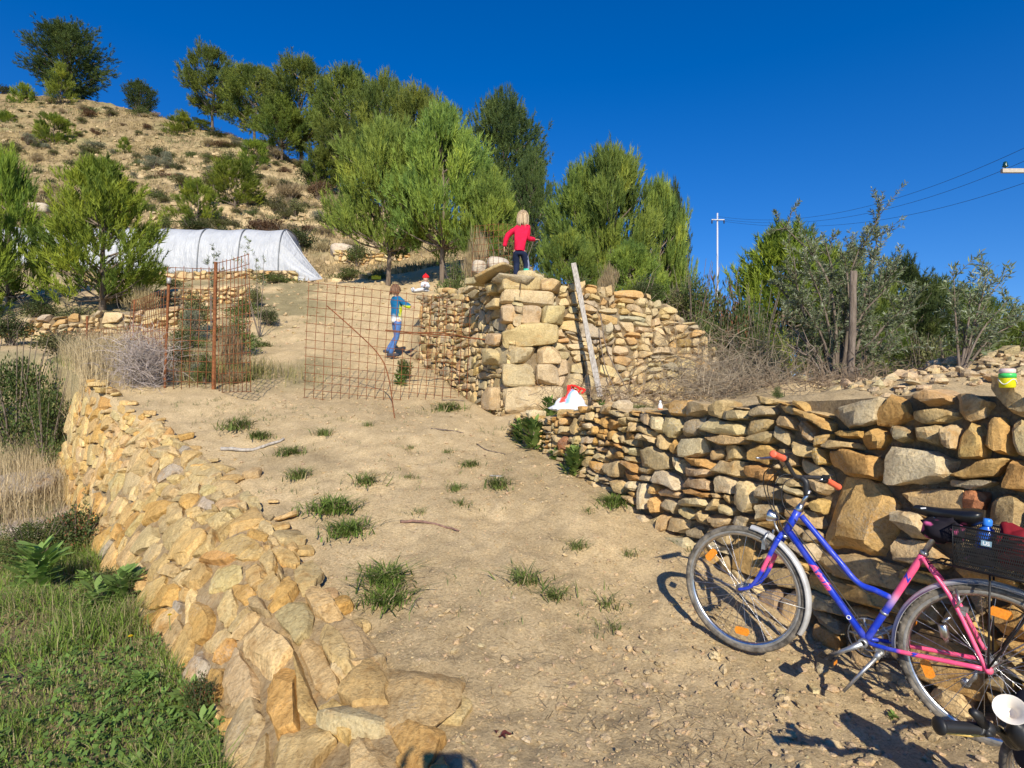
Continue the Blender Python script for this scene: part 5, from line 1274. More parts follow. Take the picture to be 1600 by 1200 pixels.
# saddle
mb = MB(); ns, nc = 20, 14; vs = []
for i in range(ns):
    t = i / (ns - 1); x = .318 - .258 * t; w = np.interp(t, [0, .12, .45, .75, .92, 1], [.012, .020, .030, .066, .075, .055]); zc = .940 - .012 * math.sin(t * 3.1) + .020 * t + (-.012 if t == 0 else 0); hh = np.interp(t, [0, .1, .5, .85, 1], [.010, .026, .040, .054, .034])
    for j in range(nc):
        a = 6.283185 * j / nc; vs.append((x, w * math.cos(a), zc + (hh * .45 if math.sin(a) > 0 else hh * 1.1) * math.sin(a)))
F = [(i * nc + j, i * nc + (j + 1) % nc, (i + 1) * nc + (j + 1) % nc, (i + 1) * nc + j) for i in range(ns - 1) for j in range(nc)] + [tuple(range(nc - 1, -1, -1)), tuple((ns - 1) * nc + j for j in range(nc))]
mb.add(vs, F, 0); sd = mb.build('saddle', plain('black_vinyl', (.012, .012, .013), .32, spec=.5, var=.1), bike)
mb = MB(); mb.box((.270, .0205, .941), (.020, .003, .006), Matrix.Rotation(.25, 3, 'Y')); mb.build('label_mark', M_WHITE, sd)
mb = MB(); mb.tube([V(.29, .012, .93), V(.22, .016, .905), V(.12, .022, .915), V(.08, .028, .93)], .003, 6); mb.tube([V(.29, -.012, .93), V(.22, -.016, .905), V(.12, -.022, .915), V(.08, -.028, .93)], .003, 6); mb.build('rails', M_CHROME, sd)
mb = MB(); mb.tube([SC, SC + (SC - BB) * .36], .0125, 12); mb.lathe([(.018, -.008), (.018, .008)], SC + (SC - BB) * .02, tuple(unit(SC - BB)), 14); mb.build('seat_post', M_ALU, bike)
# handlebar
cl = V(.770, 0, .995)
mb = MB(); mb.tube([V(.803, 0, .807) + hd * .02, V(.803, 0, .807) + hd * .13], .0112, 12); st_ = mb.build('stem', M_CHROME, bike)
mb = MB(); mb.tube(curve([tuple(V(.803, 0, .807) + hd * .10), (.770, 0, .93), (.775, 0, .965), (.800, 0, .985)], 6), .0165, 12); mb.build('stem_head', M_BLACK, st_)
hbp = [V(.845, .275, 1.108), V(.838, .15, 1.082), V(.830, .10, 1.045), V(.815, .05, .995), V(.805, 0, .985), V(.79, -.06, .985), V(.752, -.13, .985), V(.735, -.16, .980), V(.703, -.285, .935)]
hb = MB().tube(curve([tuple(p) for p in hbp], 6), .0108, 10).build('handlebar', plain('black_painted_steel', (.05, .05, .055), .4, .3), bike)
for s_, a, b in ((1, hbp[1] + (hbp[0] - hbp[1]) * .1, hbp[0]), (-1, hbp[7] + (hbp[8] - hbp[7]) * .05, hbp[8])):
    mb = MB(); d = unit(b - a); L_ = np.linalg.norm(b - a); mb.lathe([(.0125, 0), (.0185, .002), (.0165, .01), (.0155, L_ * .3), (.0165, L_ * .6), (.0155, L_ * .92), (.0185, L_), (.0175, L_ + .006), (.008, L_ + .008)], a, tuple(d), 16); mb.build('grip', M_GRIP, hb)
    mb = MB(); a0 = a + V(0, -s_ * .035, 0); f0 = V(.05, s_ * .01, -.005)
    mb.tube([a0, a0 + f0 * .5, a0 + f0 + V(0, s_ * .03, 0), a0 + V(.075, s_ * .11, -.01), a0 + V(.08, s_ * .16, -.006)], [.008, .010, .008, .0055, .005], 8); mb.build('brake_lever', M_CHROME, hb)
    mb = MB(); mb.lathe([(.018, -.014), (.020, -.008), (.020, .008), (.018, .014)], a + V(0, -s_ * .022, 0), tuple(d), 14); mb.box(a + V(-.01, -s_ * .03, .016), (.03, .03, .018)); mb.tube([a + V(-.01, -s_ * .03, .022), a + V(-.04, -s_ * .01, .03)], .004, 6); mb.build('gear_shifter', M_BLACK, hb)
    # cables
cb = [curve([(.87, .12, 1.06), (.96, .07, .98), (.955, .03, .86), (.90, .0, .74), (.905, .0, .68)], 8), curve([(.79, -.12, .985), (.92, -.06, .97), (.93, -.0, .85), (.87, .02, .72), (.80, .02, .64)], 8), curve([(.84, .12, 1.05), (.93, .09, .93), (.90, .04, .80), (.83, .022, .74), (.70, .02, .60), (.46, .02, .34)], 8), curve([(.78, -.10, .99), (.88, -.02, .95), (.88, .0, .84), (.80, .016, .76), (.60, .016, .585), (.46, .016, .495)], 8)]
mb = MB()
for c_ in cb: mb.tube(c_, .0026, 6)
mb.build('cables', M_BLACK, bike)
# headlight
mb = MB(); mb.lathe([(.0, -.045), (.010, -.043), (.022, -.030), (.031, -.006), (.033, .004), (.033, .010), (.030, .012)], (.935, 0, .758), (1, 0, .12), 22); hl = mb.build('headlight', M_CHROME, bike)
mb = MB(); mb.lathe([(.0, .008), (.029, .009), (.024, .014), (.0, .017)], (.935, 0, .758), (1, 0, .12), 20); mb.build('lens', plain('clear_lens', (.7, .72, .72), .1, spec=.8), hl)
mb = MB(); mb.tube([V(.915, 0, .73), V(.90, 0, .70), V(.872, 0, .668)], .006, 8); mb.build('bracket', M_ALU, hl)
# crankset (left crank towards the front pedal), chainring on the far side
cd = unit(V(.560, 0, .182) - BB); cr = MB(); a_ = BB + V(0, .062, 0); b_ = BB + cd * .165 + V(0, .075, 0)
cr.tube([a_, a_ * .5 + b_ * .5, b_], [.016, .0105, .012], 10); cr.lathe([(.021, .045), (.021, .070), (.011, .071), (.011, .064)], BB, (0, 1, 0), 16); crank = cr.build('crank', M_ALU, bike)
mb = MB(); mb.lathe([(.011, .0712), (.0, .0712)], BB, (0, 1, 0), 12); mb.build('bolt_hole', M_BLACK, crank)
b2 = BB - cd * .165 + V(0, -.075, 0); MB().tube([BB + V(0, -.062, 0), b2], [.015, .011], 10).build('crank', M_ALU, bike)
for s_, p in ((1, b_), (-1, b2)):
    mb = MB(); c_ = p + V(0, s_ * .055, 0); mb.box(c_ + V(0, 0, 0), (.07, .012, .016)); mb.box(c_ + V(0, -s_ * .035, 0), (.07, .008, .022)); mb.box(c_ + V(0, s_ * .038, 0), (.07, .008, .022)); mb.box(c_ + V(.034, 0, 0), (.008, .08, .026)); mb.box(c_ + V(-.034, 0, 0), (.008, .08, .026)); mb.tube([p, c_ + V(0, s_ * .04, 0)], .011, 10)
    pd = mb.build('pedal', M_BLACK, bike); mb = MB(); mb.box(c_ + V(-.0392, 0, 0), (.003, .04, .014)); mb.box(c_ + V(.0392, 0, 0), (.003, .04, .014)); mb.build('pedal_reflector', M_ORANGE, pd)
mb = MB(); n = 44
for r_ in (.088, .060): mb.tube(circ(BB, r_, 44, -.045), .0035, 6, closed=True)
for k in range(44): a = 6.283185 * k / 44; mb.box(BB + V(math.cos(a) * .093, -.045, math.sin(a) * .093), (.007, .003, .005), Matrix.Rotation(-a, 3, 'Y'))
for k in range(5): a = 6.283 * k / 5; mb.tube([BB + V(0, -.045, 0), BB + V(math.cos(a) * .088, -.045, math.sin(a) * .088)], .006, 6)
mb.build('chainring', M_ALU, bike)
mb = MB(); pts = [BB + V(math.cos(a) * .095, -.045, math.sin(a) * .095) for a in np.linspace(1.7, -1.5, 14)] ; pts += [V(.02, -.045, .29), V(-.04, -.045, .335), V(0, -.045, .375)]
mb.tube(pts, .004, 6, closed=True); mb.lathe([(.045, -.052), (.05, -.048), (.03, -.038)], RH, (0, 1, 0), 22); mb.build('chain', plain('oily_chain', (.06, .05, .04), .5, .6), bike)
mb = MB(); mb.tube([V(.05, -.05, .30), V(.05, -.05, .25), V(.075, -.05, .21)], .008, 8); mb.lathe([(.02, -.055), (.02, -.045)], (.08, 0, .215), (0, 1, 0), 12); mb.build('derailleur', M_ALU, bike)
# kickstand
mb = MB(); mb.box((.385, .01, .262), (.035, .07, .03)); mb.tube([V(.385, .035, .25), V(.395, .06, .225)], [.016, .014], 10); mb.tube([V(.395, .058, .225), V(.44, .09, .15), V(.497, .13, .05)], [.0095, .0085, .007], 8); mb.build('kickstand', M_ALU, bike)
# brakes
mb = MB()
for s_ in (-1, 1): mb.tube([V(.925, s_ * .035, .60), V(.94, s_ * .055, .635), V(.925, s_ * .03, .68)], .006, 8); mb.box((.945, s_ * .03, .605), (.02, .02, .05)); mb.tube([V(.125, s_ * .04, .545), V(.11, s_ * .065, .58), V(.13, s_ * .03, .62)], .006, 8); mb.box((.105, s_ * .035, .53), (.03, .02, .02))
mb.build('brake', M_ALU, bike)
mb = MB(); mb.lathe([(.016, 0), (.018, .004), (.018, .05), (.012, .056), (.005, .075)], (.165, .045, .46), (-.3, .0, -1), 14); mb.tube([V(.165, .045, .47), V(.14, .04, .50)], .006, 6); mb.build('dynamo', M_CHROME, bike)
mb = MB(); mb.lathe([(.0165, -.006), (.0185, -.004), (.0185, .004), (.0165, .006)], BB + (SC - BB) * .33, tuple(unit(SC - BB)), 16); mb.build('cable_clamp', M_ALU, bike)

# ---------------- near small bicycle, mostly beyond the right edge ----------------
nb = empty('small_bicycle', (1.66, 1.62, ground(1.66, 1.62)), 0, 'small bicycle with black grip and cream horn, cut off at the bottom right corner', 'bicycle')
def W2(*p): return V(*p) - np.array(nb.location)
hbar = [at(1466, 1134, 1.62), at(1530, 1138, 1.63), at(1560, 1141, 1.64), at(1583, 1165, 1.66), V(1.53, 1.70, .44), V(1.62, 1.72, .41), V(1.72, 1.74, .44), V(1.80, 1.76, .50), V(1.98, 1.78, .52)]
hb2 = MB().tube([tuple(W2(*p)) for p in curve([tuple(p) for p in hbar], 6)], .0115, 12).build('handlebar', plain('gloss_black_paint', (.012, .012, .012), .25, spec=.6), nb)
for a, b in ((hbar[1], hbar[0]), (V(1.86, 1.77, .508), hbar[8])):
    d = unit(b - a); L_ = np.linalg.norm(b - a); o_ = W2(*a)
    MB().lathe([(.013, -.01), (.018, -.006), (.018, 0), (.0155, .004)] + [(.0155 + (.0006 if k % 2 else 0), .004 + L_ * .9 * k / 14) for k in range(15)] + [(.021, L_ * .93), (.024, L_ * .95), (.024, L_), (.015, L_ + .005)], tuple(o_), tuple(d), 20).build('grip', M_BLACK, hb2)
p = W2(*at(1538, 1128, 1.625)); mb = MB(); mb.lathe([(.019, -.012), (.021, -.008), (.021, .010), (.018, .014)], tuple(W2(*at(1541, 1138, 1.63))), (1, .02, 0), 16)
mb.tube([W2(*at(1541, 1138, 1.63)), W2(*at(1528, 1118, 1.60)), W2(*at(1519, 1112, 1.59))], [.012, .014, .010], 10); mb.tube([W2(*at(1541, 1140, 1.62)), W2(*at(1546, 1152, 1.61))], .010, 10); mb.build('lever_mount', M_BLACK, hb2)
MB().tube([W2(*at(1546, 1147, 1.64)), W2(*at(1515, 1149, 1.655)), W2(*at(1476, 1144, 1.66))], [.006, .0055, .005], 8).build('brake_lever', plain('ochre_lever', (.62, .42, .12), .4), hb2)
mb = MB(); bb_ = W2(*at(1600, 1148, 1.60)); b0 = W2(*at(1583, 1128, 1.60)); b1 = W2(*at(1557, 1092, 1.585))
M_CREAM = plain('cream_horn', (.80, .72, .62), .45, var=.05)
d = unit(b1 - b0); L_ = np.linalg.norm(b1 - b0); dv = unit(d + V(0, -.45, 0))
hornp = [(.0065, 0), (.0065, L_ * .35), (.010, L_ * .6), (.016, L_ * .8), (.026, L_ * .95), (.037, L_ * 1.02), (.0385, L_ * 1.03), (.035, L_ * 1.0), (.022, L_ * .88), (.008, L_ * .6)]
hn = MB().lathe(hornp, tuple(b0), tuple(dv), 28).build('horn', M_CREAM, hb2)
MB().lathe([(.007, -.048), (.022, -.040), (.035, -.020), (.038, 0), (.034, .020), (.020, .036), (.010, .044), (.008, .06)], tuple(bb_), tuple(unit(b0 - bb_)), 22).build('rubber_bulb', M_BLACK, hn)
mb = MB(); mb.tube([W2(1.62, 1.72, .41), W2(1.65, 1.76, .33), W2(1.68, 1.80, .26)], .015, 12); mb.tube([W2(1.665, 1.78, .29), W2(1.62, 1.45, .22), W2(1.55, 1.05, .33)], .014, 12); mb.tube([W2(1.60, 1.30, .24), W2(1.56, 1.18, .42)], .012, 12); mb.tube([W2(1.60, 1.30, .24), W2(1.50, .92, .17)], .010, 10)
for s_ in (-1, 1): mb.tube([W2(1.68, 1.80, .27), W2(1.69 + s_ * .035, 1.83, .25), W2(1.72 + s_ * .035, 1.93, .13)], .009, 8)
mb.build('frame', plain('black_frame_paint', (.02, .02, .022), .3, spec=.5), nb)
MB().lathe([(.02, -.0), (.06, .01), (.065, .03), (.02, .05)], tuple(W2(1.555, 1.15, .42)), (0, .1, 1), 18).build('saddle', M_BLACK, nb)
for c_ in (W2(1.72, 1.93, .15), W2(1.50, .92, .15)):
    ax = V(.95, -.3, 0); d1 = unit(V(.3, .95, 0)); pts = [c_ + d1 * math.cos(a) * .125 + V(0, 0, 1) * math.sin(a) * .125 for a in np.linspace(0, 6.283, 41)[:-1]]
    w_ = MB().tube(pts, .021, 10, closed=True).build('wheel', M_RUBBER, nb); mb = MB()
    mb.tube([c_ + (p_ - c_) * .86 for p_ in pts], .008, 8, closed=True)
    for k in range(0, 40, 2): mb.tube([c_, c_ + (pts[k] - c_) * .86], .0012, 4)
    mb.lathe([(.012, -.035), (.02, -.02), (.02, .02), (.012, .035)], tuple(c_), tuple(ax), 12); mb.build('rim', M_CHROME, w_)
bag = empty('handlebar_bag', (1.66, 1.80, .30), .2, 'dark bag hung on the small bicycle handlebar beyond the right edge', 'bag')
P, F = cube_shell(8, True); nk = (np.abs(P) ** 4).sum(1) ** .25; mb = MB(); mb.add(P / nk[:, None] * [.075, .055, .13] + V(0, 0, .11), F, 0, (.02, .02, .03)); mb.build('pouch', M_CLOTH, bag)
# ---------------- people ----------------
M_SKIN = plain('skin', (.62, .36, .25), .55, var=.05, vscale=20); M_EYE = plain('dark_eye', (.03, .02, .015), .2); M_LIP = plain('lip', (.50, .18, .15), .5)
def skin_mesh(nodes, edges, root, sub=2):
    """nodes: name -> (pos, radius); one smooth skinned surface"""
    names = list(nodes); me = bpy.data.meshes.new('skin'); me.from_pydata([tuple(nodes[n][0]) for n in names], [(names.index(a), names.index(b)) for a, b in edges], [])
    o = bpy.data.objects.new('skin', me); COL.objects.link(o); mod = o.modifiers.new('s', 'SKIN'); mod.use_smooth_shade = True
    for i, n in enumerate(names):
        r = nodes[n][1]; r = (r, r) if np.isscalar(r) else r
        me.skin_vertices[0].data[i].radius = r; me.skin_vertices[0].data[i].use_root = (n == root)
    ss = o.modifiers.new('d', 'SUBSURF'); ss.levels = sub; ss.render_levels = sub
    dg = bpy.context.evaluated_depsgraph_get(); dg.update(); m2 = bpy.data.meshes.new_from_object(o.evaluated_get(dg))
    v = np.array([x.co[:] for x in m2.vertices]); F = [tuple(p.vertices) for p in m2.polygons]; bpy.data.objects.remove(o); return v, F
def frame_of(fwd, up=(0, 0, 1)):
    f = unit(np.array(fwd, float)); u = np.array(up, float); u = unit(u - f * (u @ f)); r = np.cross(f, u); return r, f, u     # right, forward, up
def head_geo(c, R_, fwd, up=(0, 0, 1)):
    """head of half-height R_, with brow, nose, cheeks, chin and ears"""
    r, f, u = frame_of(fwd, up); P, F = cube_shell(13, True); P = unit(P); x, y, z = P[:, 0].copy(), P[:, 1].copy(), P[:, 2].copy()
    w = .76 - .16 * np.clip(-z, 0, 1) ** 1.4; d = .88 - .05 * np.clip(-z, 0, 1)
    X = x * w; Y = y * d + .10 * np.clip(-z, 0, 1) * np.clip(y, 0, 1); Z = z.copy()
    front = np.clip(y, 0, 1)
    Y += .20 * np.exp(-((x / .14) ** 2 + ((z + .12) / .17) ** 2)) * (y > 0)          # nose
    Y += .04 * np.exp(-((x / .45) ** 2 + ((z - .22) / .10) ** 2)) * (y > 0)          # brow
    for s_ in (-1, 1): Y -= .07 * np.exp(-(((x - s_ * .30) / .15) ** 2 + ((z - .06) / .10) ** 2)) * (y > 0)
    Y += .05 * np.exp(-((x / .2) ** 2 + ((z + .5) / .08) ** 2)) * (y > 0) + .05 * np.exp(-((x / .25) ** 2 + ((z + .85) / .15) ** 2)) * (y > 0)
    V_ = c + R_ * (np.outer(X, r) + np.outer(Y, f) + np.outer(Z, u)); return V_, F, (r, f, u)
def add_head(mb, c, R_, fwd, up=(0, 0, 1)):
    V_, F, fr_ = head_geo(c, R_, fwd, up); mb.add(V_, F, 0); r, f, u = fr_
    for s_ in (-1, 1):
        q = c + R_ * (r * s_ * .77 - f * .05 - u * .02); mb.lathe([(.02 * R_, -.04 * R_), (.15 * R_, 0), (.20 * R_, .05 * R_), (.10 * R_, .04 * R_)], tuple(q), tuple(unit(r * s_ - f * .35)), 10)
    return fr_
def face_parts(body, c, R_, fr_):
    r, f, u = fr_
    for s_ in (-1, 1):
        mb = MB(); mb.lathe([(0, -.02 * R_), (.07 * R_, 0), (.085 * R_, .02 * R_), (.0, .06 * R_)], tuple(c + R_ * (r * s_ * .30 + f * .76 + u * .06)), tuple(f), 10); mb.build('eye', M_EYE, body)
    mb = MB(); mb.tube([c + R_ * (r * x * .18 + f * (.86 - .05 * abs(x)) - u * .47) for x in (-1, -.5, 0, .5, 1)], [.01 * R_, .035 * R_, .045 * R_, .035 * R_, .01 * R_], 6); mb.build('mouth', M_LIP, body)
def add_hand(mb, wrist, dirn, palm_n, size, side_=1, curl=.5):
    """palm plus four unequal bent fingers and a thumb leaving the side"""
    d = unit(np.array(dirn, float)); n = np.array(palm_n, float); n = unit(n - d * (n @ d)); s = np.cross(d, n) * side_
    P, F = cube_shell(5, True); nk = (np.abs(P) ** 3).sum(1) ** (1 / 3.); P = P / nk[:, None]
    c = wrist + d * size * .26
    mb.add(c + np.outer(P[:, 0] * size * .20 * (.9 + .1 * P[:, 1]), s) + np.outer(P[:, 1] * size * .29, d) + np.outer(P[:, 2] * size * .075, n), F, 0)
    for k, (o_, l_) in enumerate(((-.155, .40), (-.052, .46), (.052, .43), (.15, .33))):
        b_ = wrist + d * size * .50 + s * o_ * size; cu = curl * (1 + .12 * k); p1 = b_ + unit(d + n * cu * .5 + s * o_ * .3) * size * l_ * .42; p2 = p1 + unit(d + n * cu * 1.3) * size * l_ * .33; p3 = p2 + unit(d + n * cu * 2.3) * size * l_ * .25
        mb.tube([b_ - d * size * .06, b_, p1, p2, p3], [size * .048, size * .050, size * .045, size * .040, size * .028], 7)
    b_ = wrist + d * size * .14 - s * size * .15; p1 = b_ + unit(d * .8 - s * .8 + n * .2) * size * .20; p2 = p1 + unit(d * 1 - s * .35 + n * .4) * size * .17; mb.tube([b_, p1, p2], [size * .062, size * .052, size * .034], 7)
def hair_cap(c, R_, fr_, length, seed, n=420, base=(.42, .28, .14), alt=(.62, .47, .28), spread=1.0, wid=.055, name='hair', parent=None, fringe=True):
    """locks combed down from the crown over a close cap"""
    r, f, u = fr_; R2 = np.random.default_rng(seed); mb = MB(); P, F = cube_shell(10, True); P = unit(P)
    m = P.copy(); keepz = np.where(m[:, 1] > 0.25, np.maximum(m[:, 2], .42), np.maximum(m[:, 2], -.55)); m[:, 2] = keepz
    V_ = c + R_ * 1.06 * (np.outer(m[:, 0] * .80, r) + np.outer(m[:, 1] * .90 - .03, f) + np.outer(m[:, 2] * .99, u)); mb.add(V_, F, 0, np.array(base) * .8)
    for k in range(n):
        a = R2.uniform(0, 6.283); e = math.acos(R2.uniform(.05, 1)); x, y, z = math.cos(a) * math.sin(e), math.sin(a) * math.sin(e), math.cos(e)
        if y > .55 and z < .75 and fringe is False: continue
        frt = y > .35; ln = (length * (.30 if frt else 1.0)) * R2.uniform(.7, 1.1); p = [V(x, y, z)]; q = V(x, y, z) * 1.07; pts = []
        for j in range(6):
            t = j / 5; hx = math.hypot(q[0], q[1]) + 1e-6; tgt = 1.0 * spread
            pos = c + R_ * (r * q[0] * .82 + f * (q[1] * .92 - .02) + u * q[2]); pts.append(pos)
            stepl = ln / 5 / R_; dn = V(q[0] / hx * max(0, (1.06 * tgt - hx)) * 1.2, q[1] / hx * max(0, (1.06 * tgt - hx)) * 1.2, -.35 - .9 * min(1, hx)); q = q + unit(dn) * stepl + R2.normal(0, .02, 3)
        col = np.array(base) + (np.array(alt) - np.array(base)) * R2.uniform(0, 1); mb.tube(pts, [R_ * wid * .9, R_ * wid, R_ * wid, R_ * wid * .85, R_ * wid * .6, R_ * wid * .2], 5, col=col * R2.uniform(.55, 1.2))
    return mb.build(name, vcol_mat('hair_' + str(seed), .5, .35, 0, .06, 0, 90), parent)
def limb(nodes, edges, pre, pts, rad, first=None):
    prev = first
    for i, (p, r) in enumerate(zip(pts, rad)):
        k = f'{pre}{i}'; nodes[k] = (p, r)
        if prev: edges.append((prev, k))
        prev = k
def person(label, J, S_, fwd, hair, top, legs, shoe, hat=None, extra=None, headup=(0, 0, 1), hand_dirs=None, group='people', soles=True):
    """J: joints (world). S_: head half-height. top/legs: (material, kind)"""
    root = empty('person', tuple((J['la'] + J['ra']) / 2), 0, label, 'person', group); O_ = np.array(root.location)
    j = {k: np.array(v) - O_ for k, v in J.items()}; k = S_ / .115
    cw = (j['lsh'] + j['rsh']) / 2; hip = (j['lh'] + j['rh']) / 2
    def lerp(a, b, t): return a * (1 - t) + b * t
    N_ = {}; E_ = []
    N_['pel'] = (hip, (.080 * k, .066 * k)); N_['belly'] = (lerp(hip, cw, .35), (.080 * k, .066 * k)); N_['chest'] = (lerp(hip, cw, .70), (.085 * k, .066 * k)); N_['neckb'] = (lerp(cw, j['neck'], .5), (.060 * k, .055 * k)); N_['neck'] = (j['neck'], .042 * k); N_['skull'] = (lerp(j['neck'], j['head'], .5), .042 * k)
    E_ += [('pel', 'belly'), ('belly', 'chest'), ('chest', 'neckb'), ('neckb', 'neck'), ('neck', 'skull')]
    for s_ in 'lr':
        limb(N_, E_, s_ + 'arm', [j[s_ + 'sh'], lerp(j[s_ + 'sh'], j[s_ + 'el'], .5), j[s_ + 'el'], lerp(j[s_ + 'el'], j[s_ + 'wr'], .5), j[s_ + 'wr']], [.024 * k, .030 * k, .029 * k, .028 * k, .021 * k], 'chest')
        limb(N_, E_, s_ + 'leg', [j[s_ + 'h'], lerp(j[s_ + 'h'], j[s_ + 'k'], .5), j[s_ + 'k'], lerp(j[s_ + 'k'], j[s_ + 'a'], .4), j[s_ + 'a'] + V(0, 0, .05 * k), j[s_ + 'a'] + V(0, 0, .02 * k) + np.array(J[s_ + 't'])], [.052 * k, .050 * k, .040 * k, .038 * k, .028 * k, .024 * k], 'pel')
    v, F = skin_mesh(N_, E_, 'pel'); mb = MB(); mb.add(v, F, 0); fr_ = add_head(mb, j['head'], S_, fwd, headup)
    for s_, sg in (('l', 1), ('r', -1)):
        hdv = (hand_dirs or {}).get(s_); d = unit(j[s_ + 'wr'] - j[s_ + 'el']) if hdv is None else np.array(hdv[0]); pn = (0, 0, -1) if hdv is None else hdv[1]; cu = .5 if hdv is None else hdv[2]
        add_hand(mb, j[s_ + 'wr'] - d * .01, d, pn, S_ * .95, sg, cu)
    body = mb.build('body', M_SKIN, root); face_parts(body, j['head'], S_, fr_)
    if hair: hair_cap(j['head'], S_, fr_, hair['len'], hair['seed'], hair.get('n', 420), hair['base'], hair['alt'], hair.get('spread', 1), parent=root)
    # jacket / sweater
    N_ = {}; E_ = []; g = 1.28; hem = top.get('hem', .02)
    ax = unit(hip - cw)
    N_['w0'] = (hip + ax * hem * k, (.128 * k, .105 * k)); N_['w1'] = (lerp(hip, cw, .3), (.125 * k, .105 * k)); N_['w2'] = (lerp(hip, cw, .72), (.138 * k, .110 * k)); N_['w3'] = (lerp(cw, j['neck'], .25), (.085 * k, .075 * k)); N_['w4'] = (lerp(cw, j['neck'], .85), (.056 * k, .052 * k)); E_ += [('w0', 'w1'), ('w1', 'w2'), ('w2', 'w3'), ('w3', 'w4')]
    for s_ in 'lr': limb(N_, E_, s_ + 'slv', [j[s_ + 'sh'], lerp(j[s_ + 'sh'], j[s_ + 'el'], .5), j[s_ + 'el'], lerp(j[s_ + 'el'], j[s_ + 'wr'], .5), lerp(j[s_ + 'el'], j[s_ + 'wr'], .95)], [.074 * k, .060 * k, .052 * k, .047 * k, .038 * k], 'w2')
    v, F = skin_mesh(N_, E_, 'w1'); wr_ = fbm(v * 16 / max(k, .3) + 3, 3, 3) * .010 * k; cen = (hip + cw) / 2; v = v + unit(v - cen) * wr_[:, None]
    c = np.tile(np.array(top['col'], float), (len(v), 1))
    if top.get('panel'): c = top['panel'](v, c, j, k)
    mb = MB(); mb.add(v, F, 0, c); mb.build(top['name'], M_CLOTH, root)
    # trousers
    N_ = {}; E_ = []; N_['p0'] = (hip - ax * .03 * k, (.118 * k, .098 * k)); N_['p1'] = (hip + ax * .03 * k, (.120 * k, .1 * k)); E_.append(('p0', 'p1'))
    for s_ in 'lr': limb(N_, E_, s_ + 'trs', [j[s_ + 'h'], lerp(j[s_ + 'h'], j[s_ + 'k'], .5), j[s_ + 'k'], lerp(j[s_ + 'k'], j[s_ + 'a'], .5), lerp(j[s_ + 'k'], j[s_ + 'a'], .93)], [.082 * k, .074 * k, .060 * k, .055 * k, .046 * k], 'p1')
    v, F = skin_mesh(N_, E_, 'p1'); v = v + unit(v - hip) * (fbm(v * 18 / max(k, .3), 5, 3) * .008 * k)[:, None]; c = np.tile(np.array(legs['col'], float), (len(v), 1))
    if legs.get('panel'): c = legs['panel'](v, c, j, k)
    mb = MB(); mb.add(v, F, 0, c); mb.build(legs['name'], M_CLOTH, root)
    for s_ in 'lr':
        t = np.array(J[s_ + 't']); L_ = np.linalg.norm(t); d = t / L_; a = j[s_ + 'a']; P, F = cube_shell(8, True); nk = (np.abs(P) ** 3).sum(1) ** (1 / 3.); P = P / nk[:, None]; sd = unit(np.cross(d, V(0, 0, 1))); up_ = np.cross(sd, d)
        y = P[:, 1]; hgt = .040 * k * (1 - .35 * np.clip(y, 0, 1)); V_ = a + d * L_ * .42 + np.outer(y * L_ * .85, d) + np.outer(P[:, 0] * .040 * k * (1 - .12 * np.abs(y)), sd) + np.outer(P[:, 2] * hgt + .035 * k - .01 * k, up_)
        mb = MB(); mb.add(V_, F, 0, np.array(shoe)); mb.build('shoe', M_CLOTH, root)
    return root, j, fr_, k
# girl in red on the wall corner, seen from behind
def jz(zx, zy, z0x, z0y, f_, Y, off): # picture position of a joint at distance Y + off
    return at(z0x + zx / f_, z0y + zy / f_, Y + off)
G = lambda x, y, o=0: jz(x, y, 740, 310, 8.0, 9.05, o)
gj = dict(head=G(617, 232, .02), neck=G(612, 312), lsh=G(520, 372), rsh=G(682, 372), lel=G(412, 478, .02), lwr=G(384, 612, .05), rel=G(676, 500, .02), rwr=G(772, 515, .14), lh=G(520, 668), rh=G(622, 668), lk=G(540, 822, .06), rk=G(662, 820, .06), la=G(525, 985), ra=G(650, 985, .03))
gj['lt'] = V(-.02, .10, 0); gj['rt'] = V(.05, .09, 0)
def leg_stripe(v, c, j, k):
    m = (v[:, 0] > (j['rk'][0] + .028 * k)) & (v[:, 2] < j['rh'][2] + .03); c[m] = (.35, .38, .50)
    m = (v[:, 2] < j['ra'][2] + .13) & (v[:, 0] > j['ra'][0] - .04); c[m] = (.05, .62, .40); return c
person('blond girl in red fleece and navy leggings standing on the wall corner, back turned', gj, .100, (.45, .9, -.1),
       dict(len=.20, seed=4, n=460, base=(.24, .15, .08), alt=(.70, .54, .34)), dict(name='fleece', col=(.72, .012, .06), hem=.0), dict(name='leggings', col=(.014, .022, .055), panel=leg_stripe), (.03, .03, .05), hand_dirs=dict(l=((-.05, .1, -1), (1, 0, 0), .4), r=((1, .3, .12), (0, 0, -1), .35)))
B = lambda x, y, o=0: jz(x, y, 570, 410, 7.5, 11.55, o)
bj = dict(head=B(360, 322, 0), neck=B(372, 385), lsh=B(330, 425, .10), rsh=B(412, 425, -.08), lel=B(455, 478, .12), lwr=B(545, 515, .14), rel=B(475, 500, -.08), rwr=B(545, 532, -.02), lh=B(352, 690, .05), rh=B(395, 690, -.06), lk=B(375, 868, .10), rk=B(372, 880, -.06), la=B(250, 1055, .10), ra=B(290, 1095, -.06))
bj['lt'] = V(.14, .05, 0); bj['rt'] = V(.14, .04, 0)
def boy_panel(v, c, j, k):
    m = (v[:, 0] > j['rh'][0] + .02) & (v[:, 2] < j['rsh'][2] - .14) & (v[:, 1] < .25); c[m] = (.62, .72, .02); m = (v[:, 2] < j['rh'][2] + .075); c[m] = (.80, .78, .72); return c
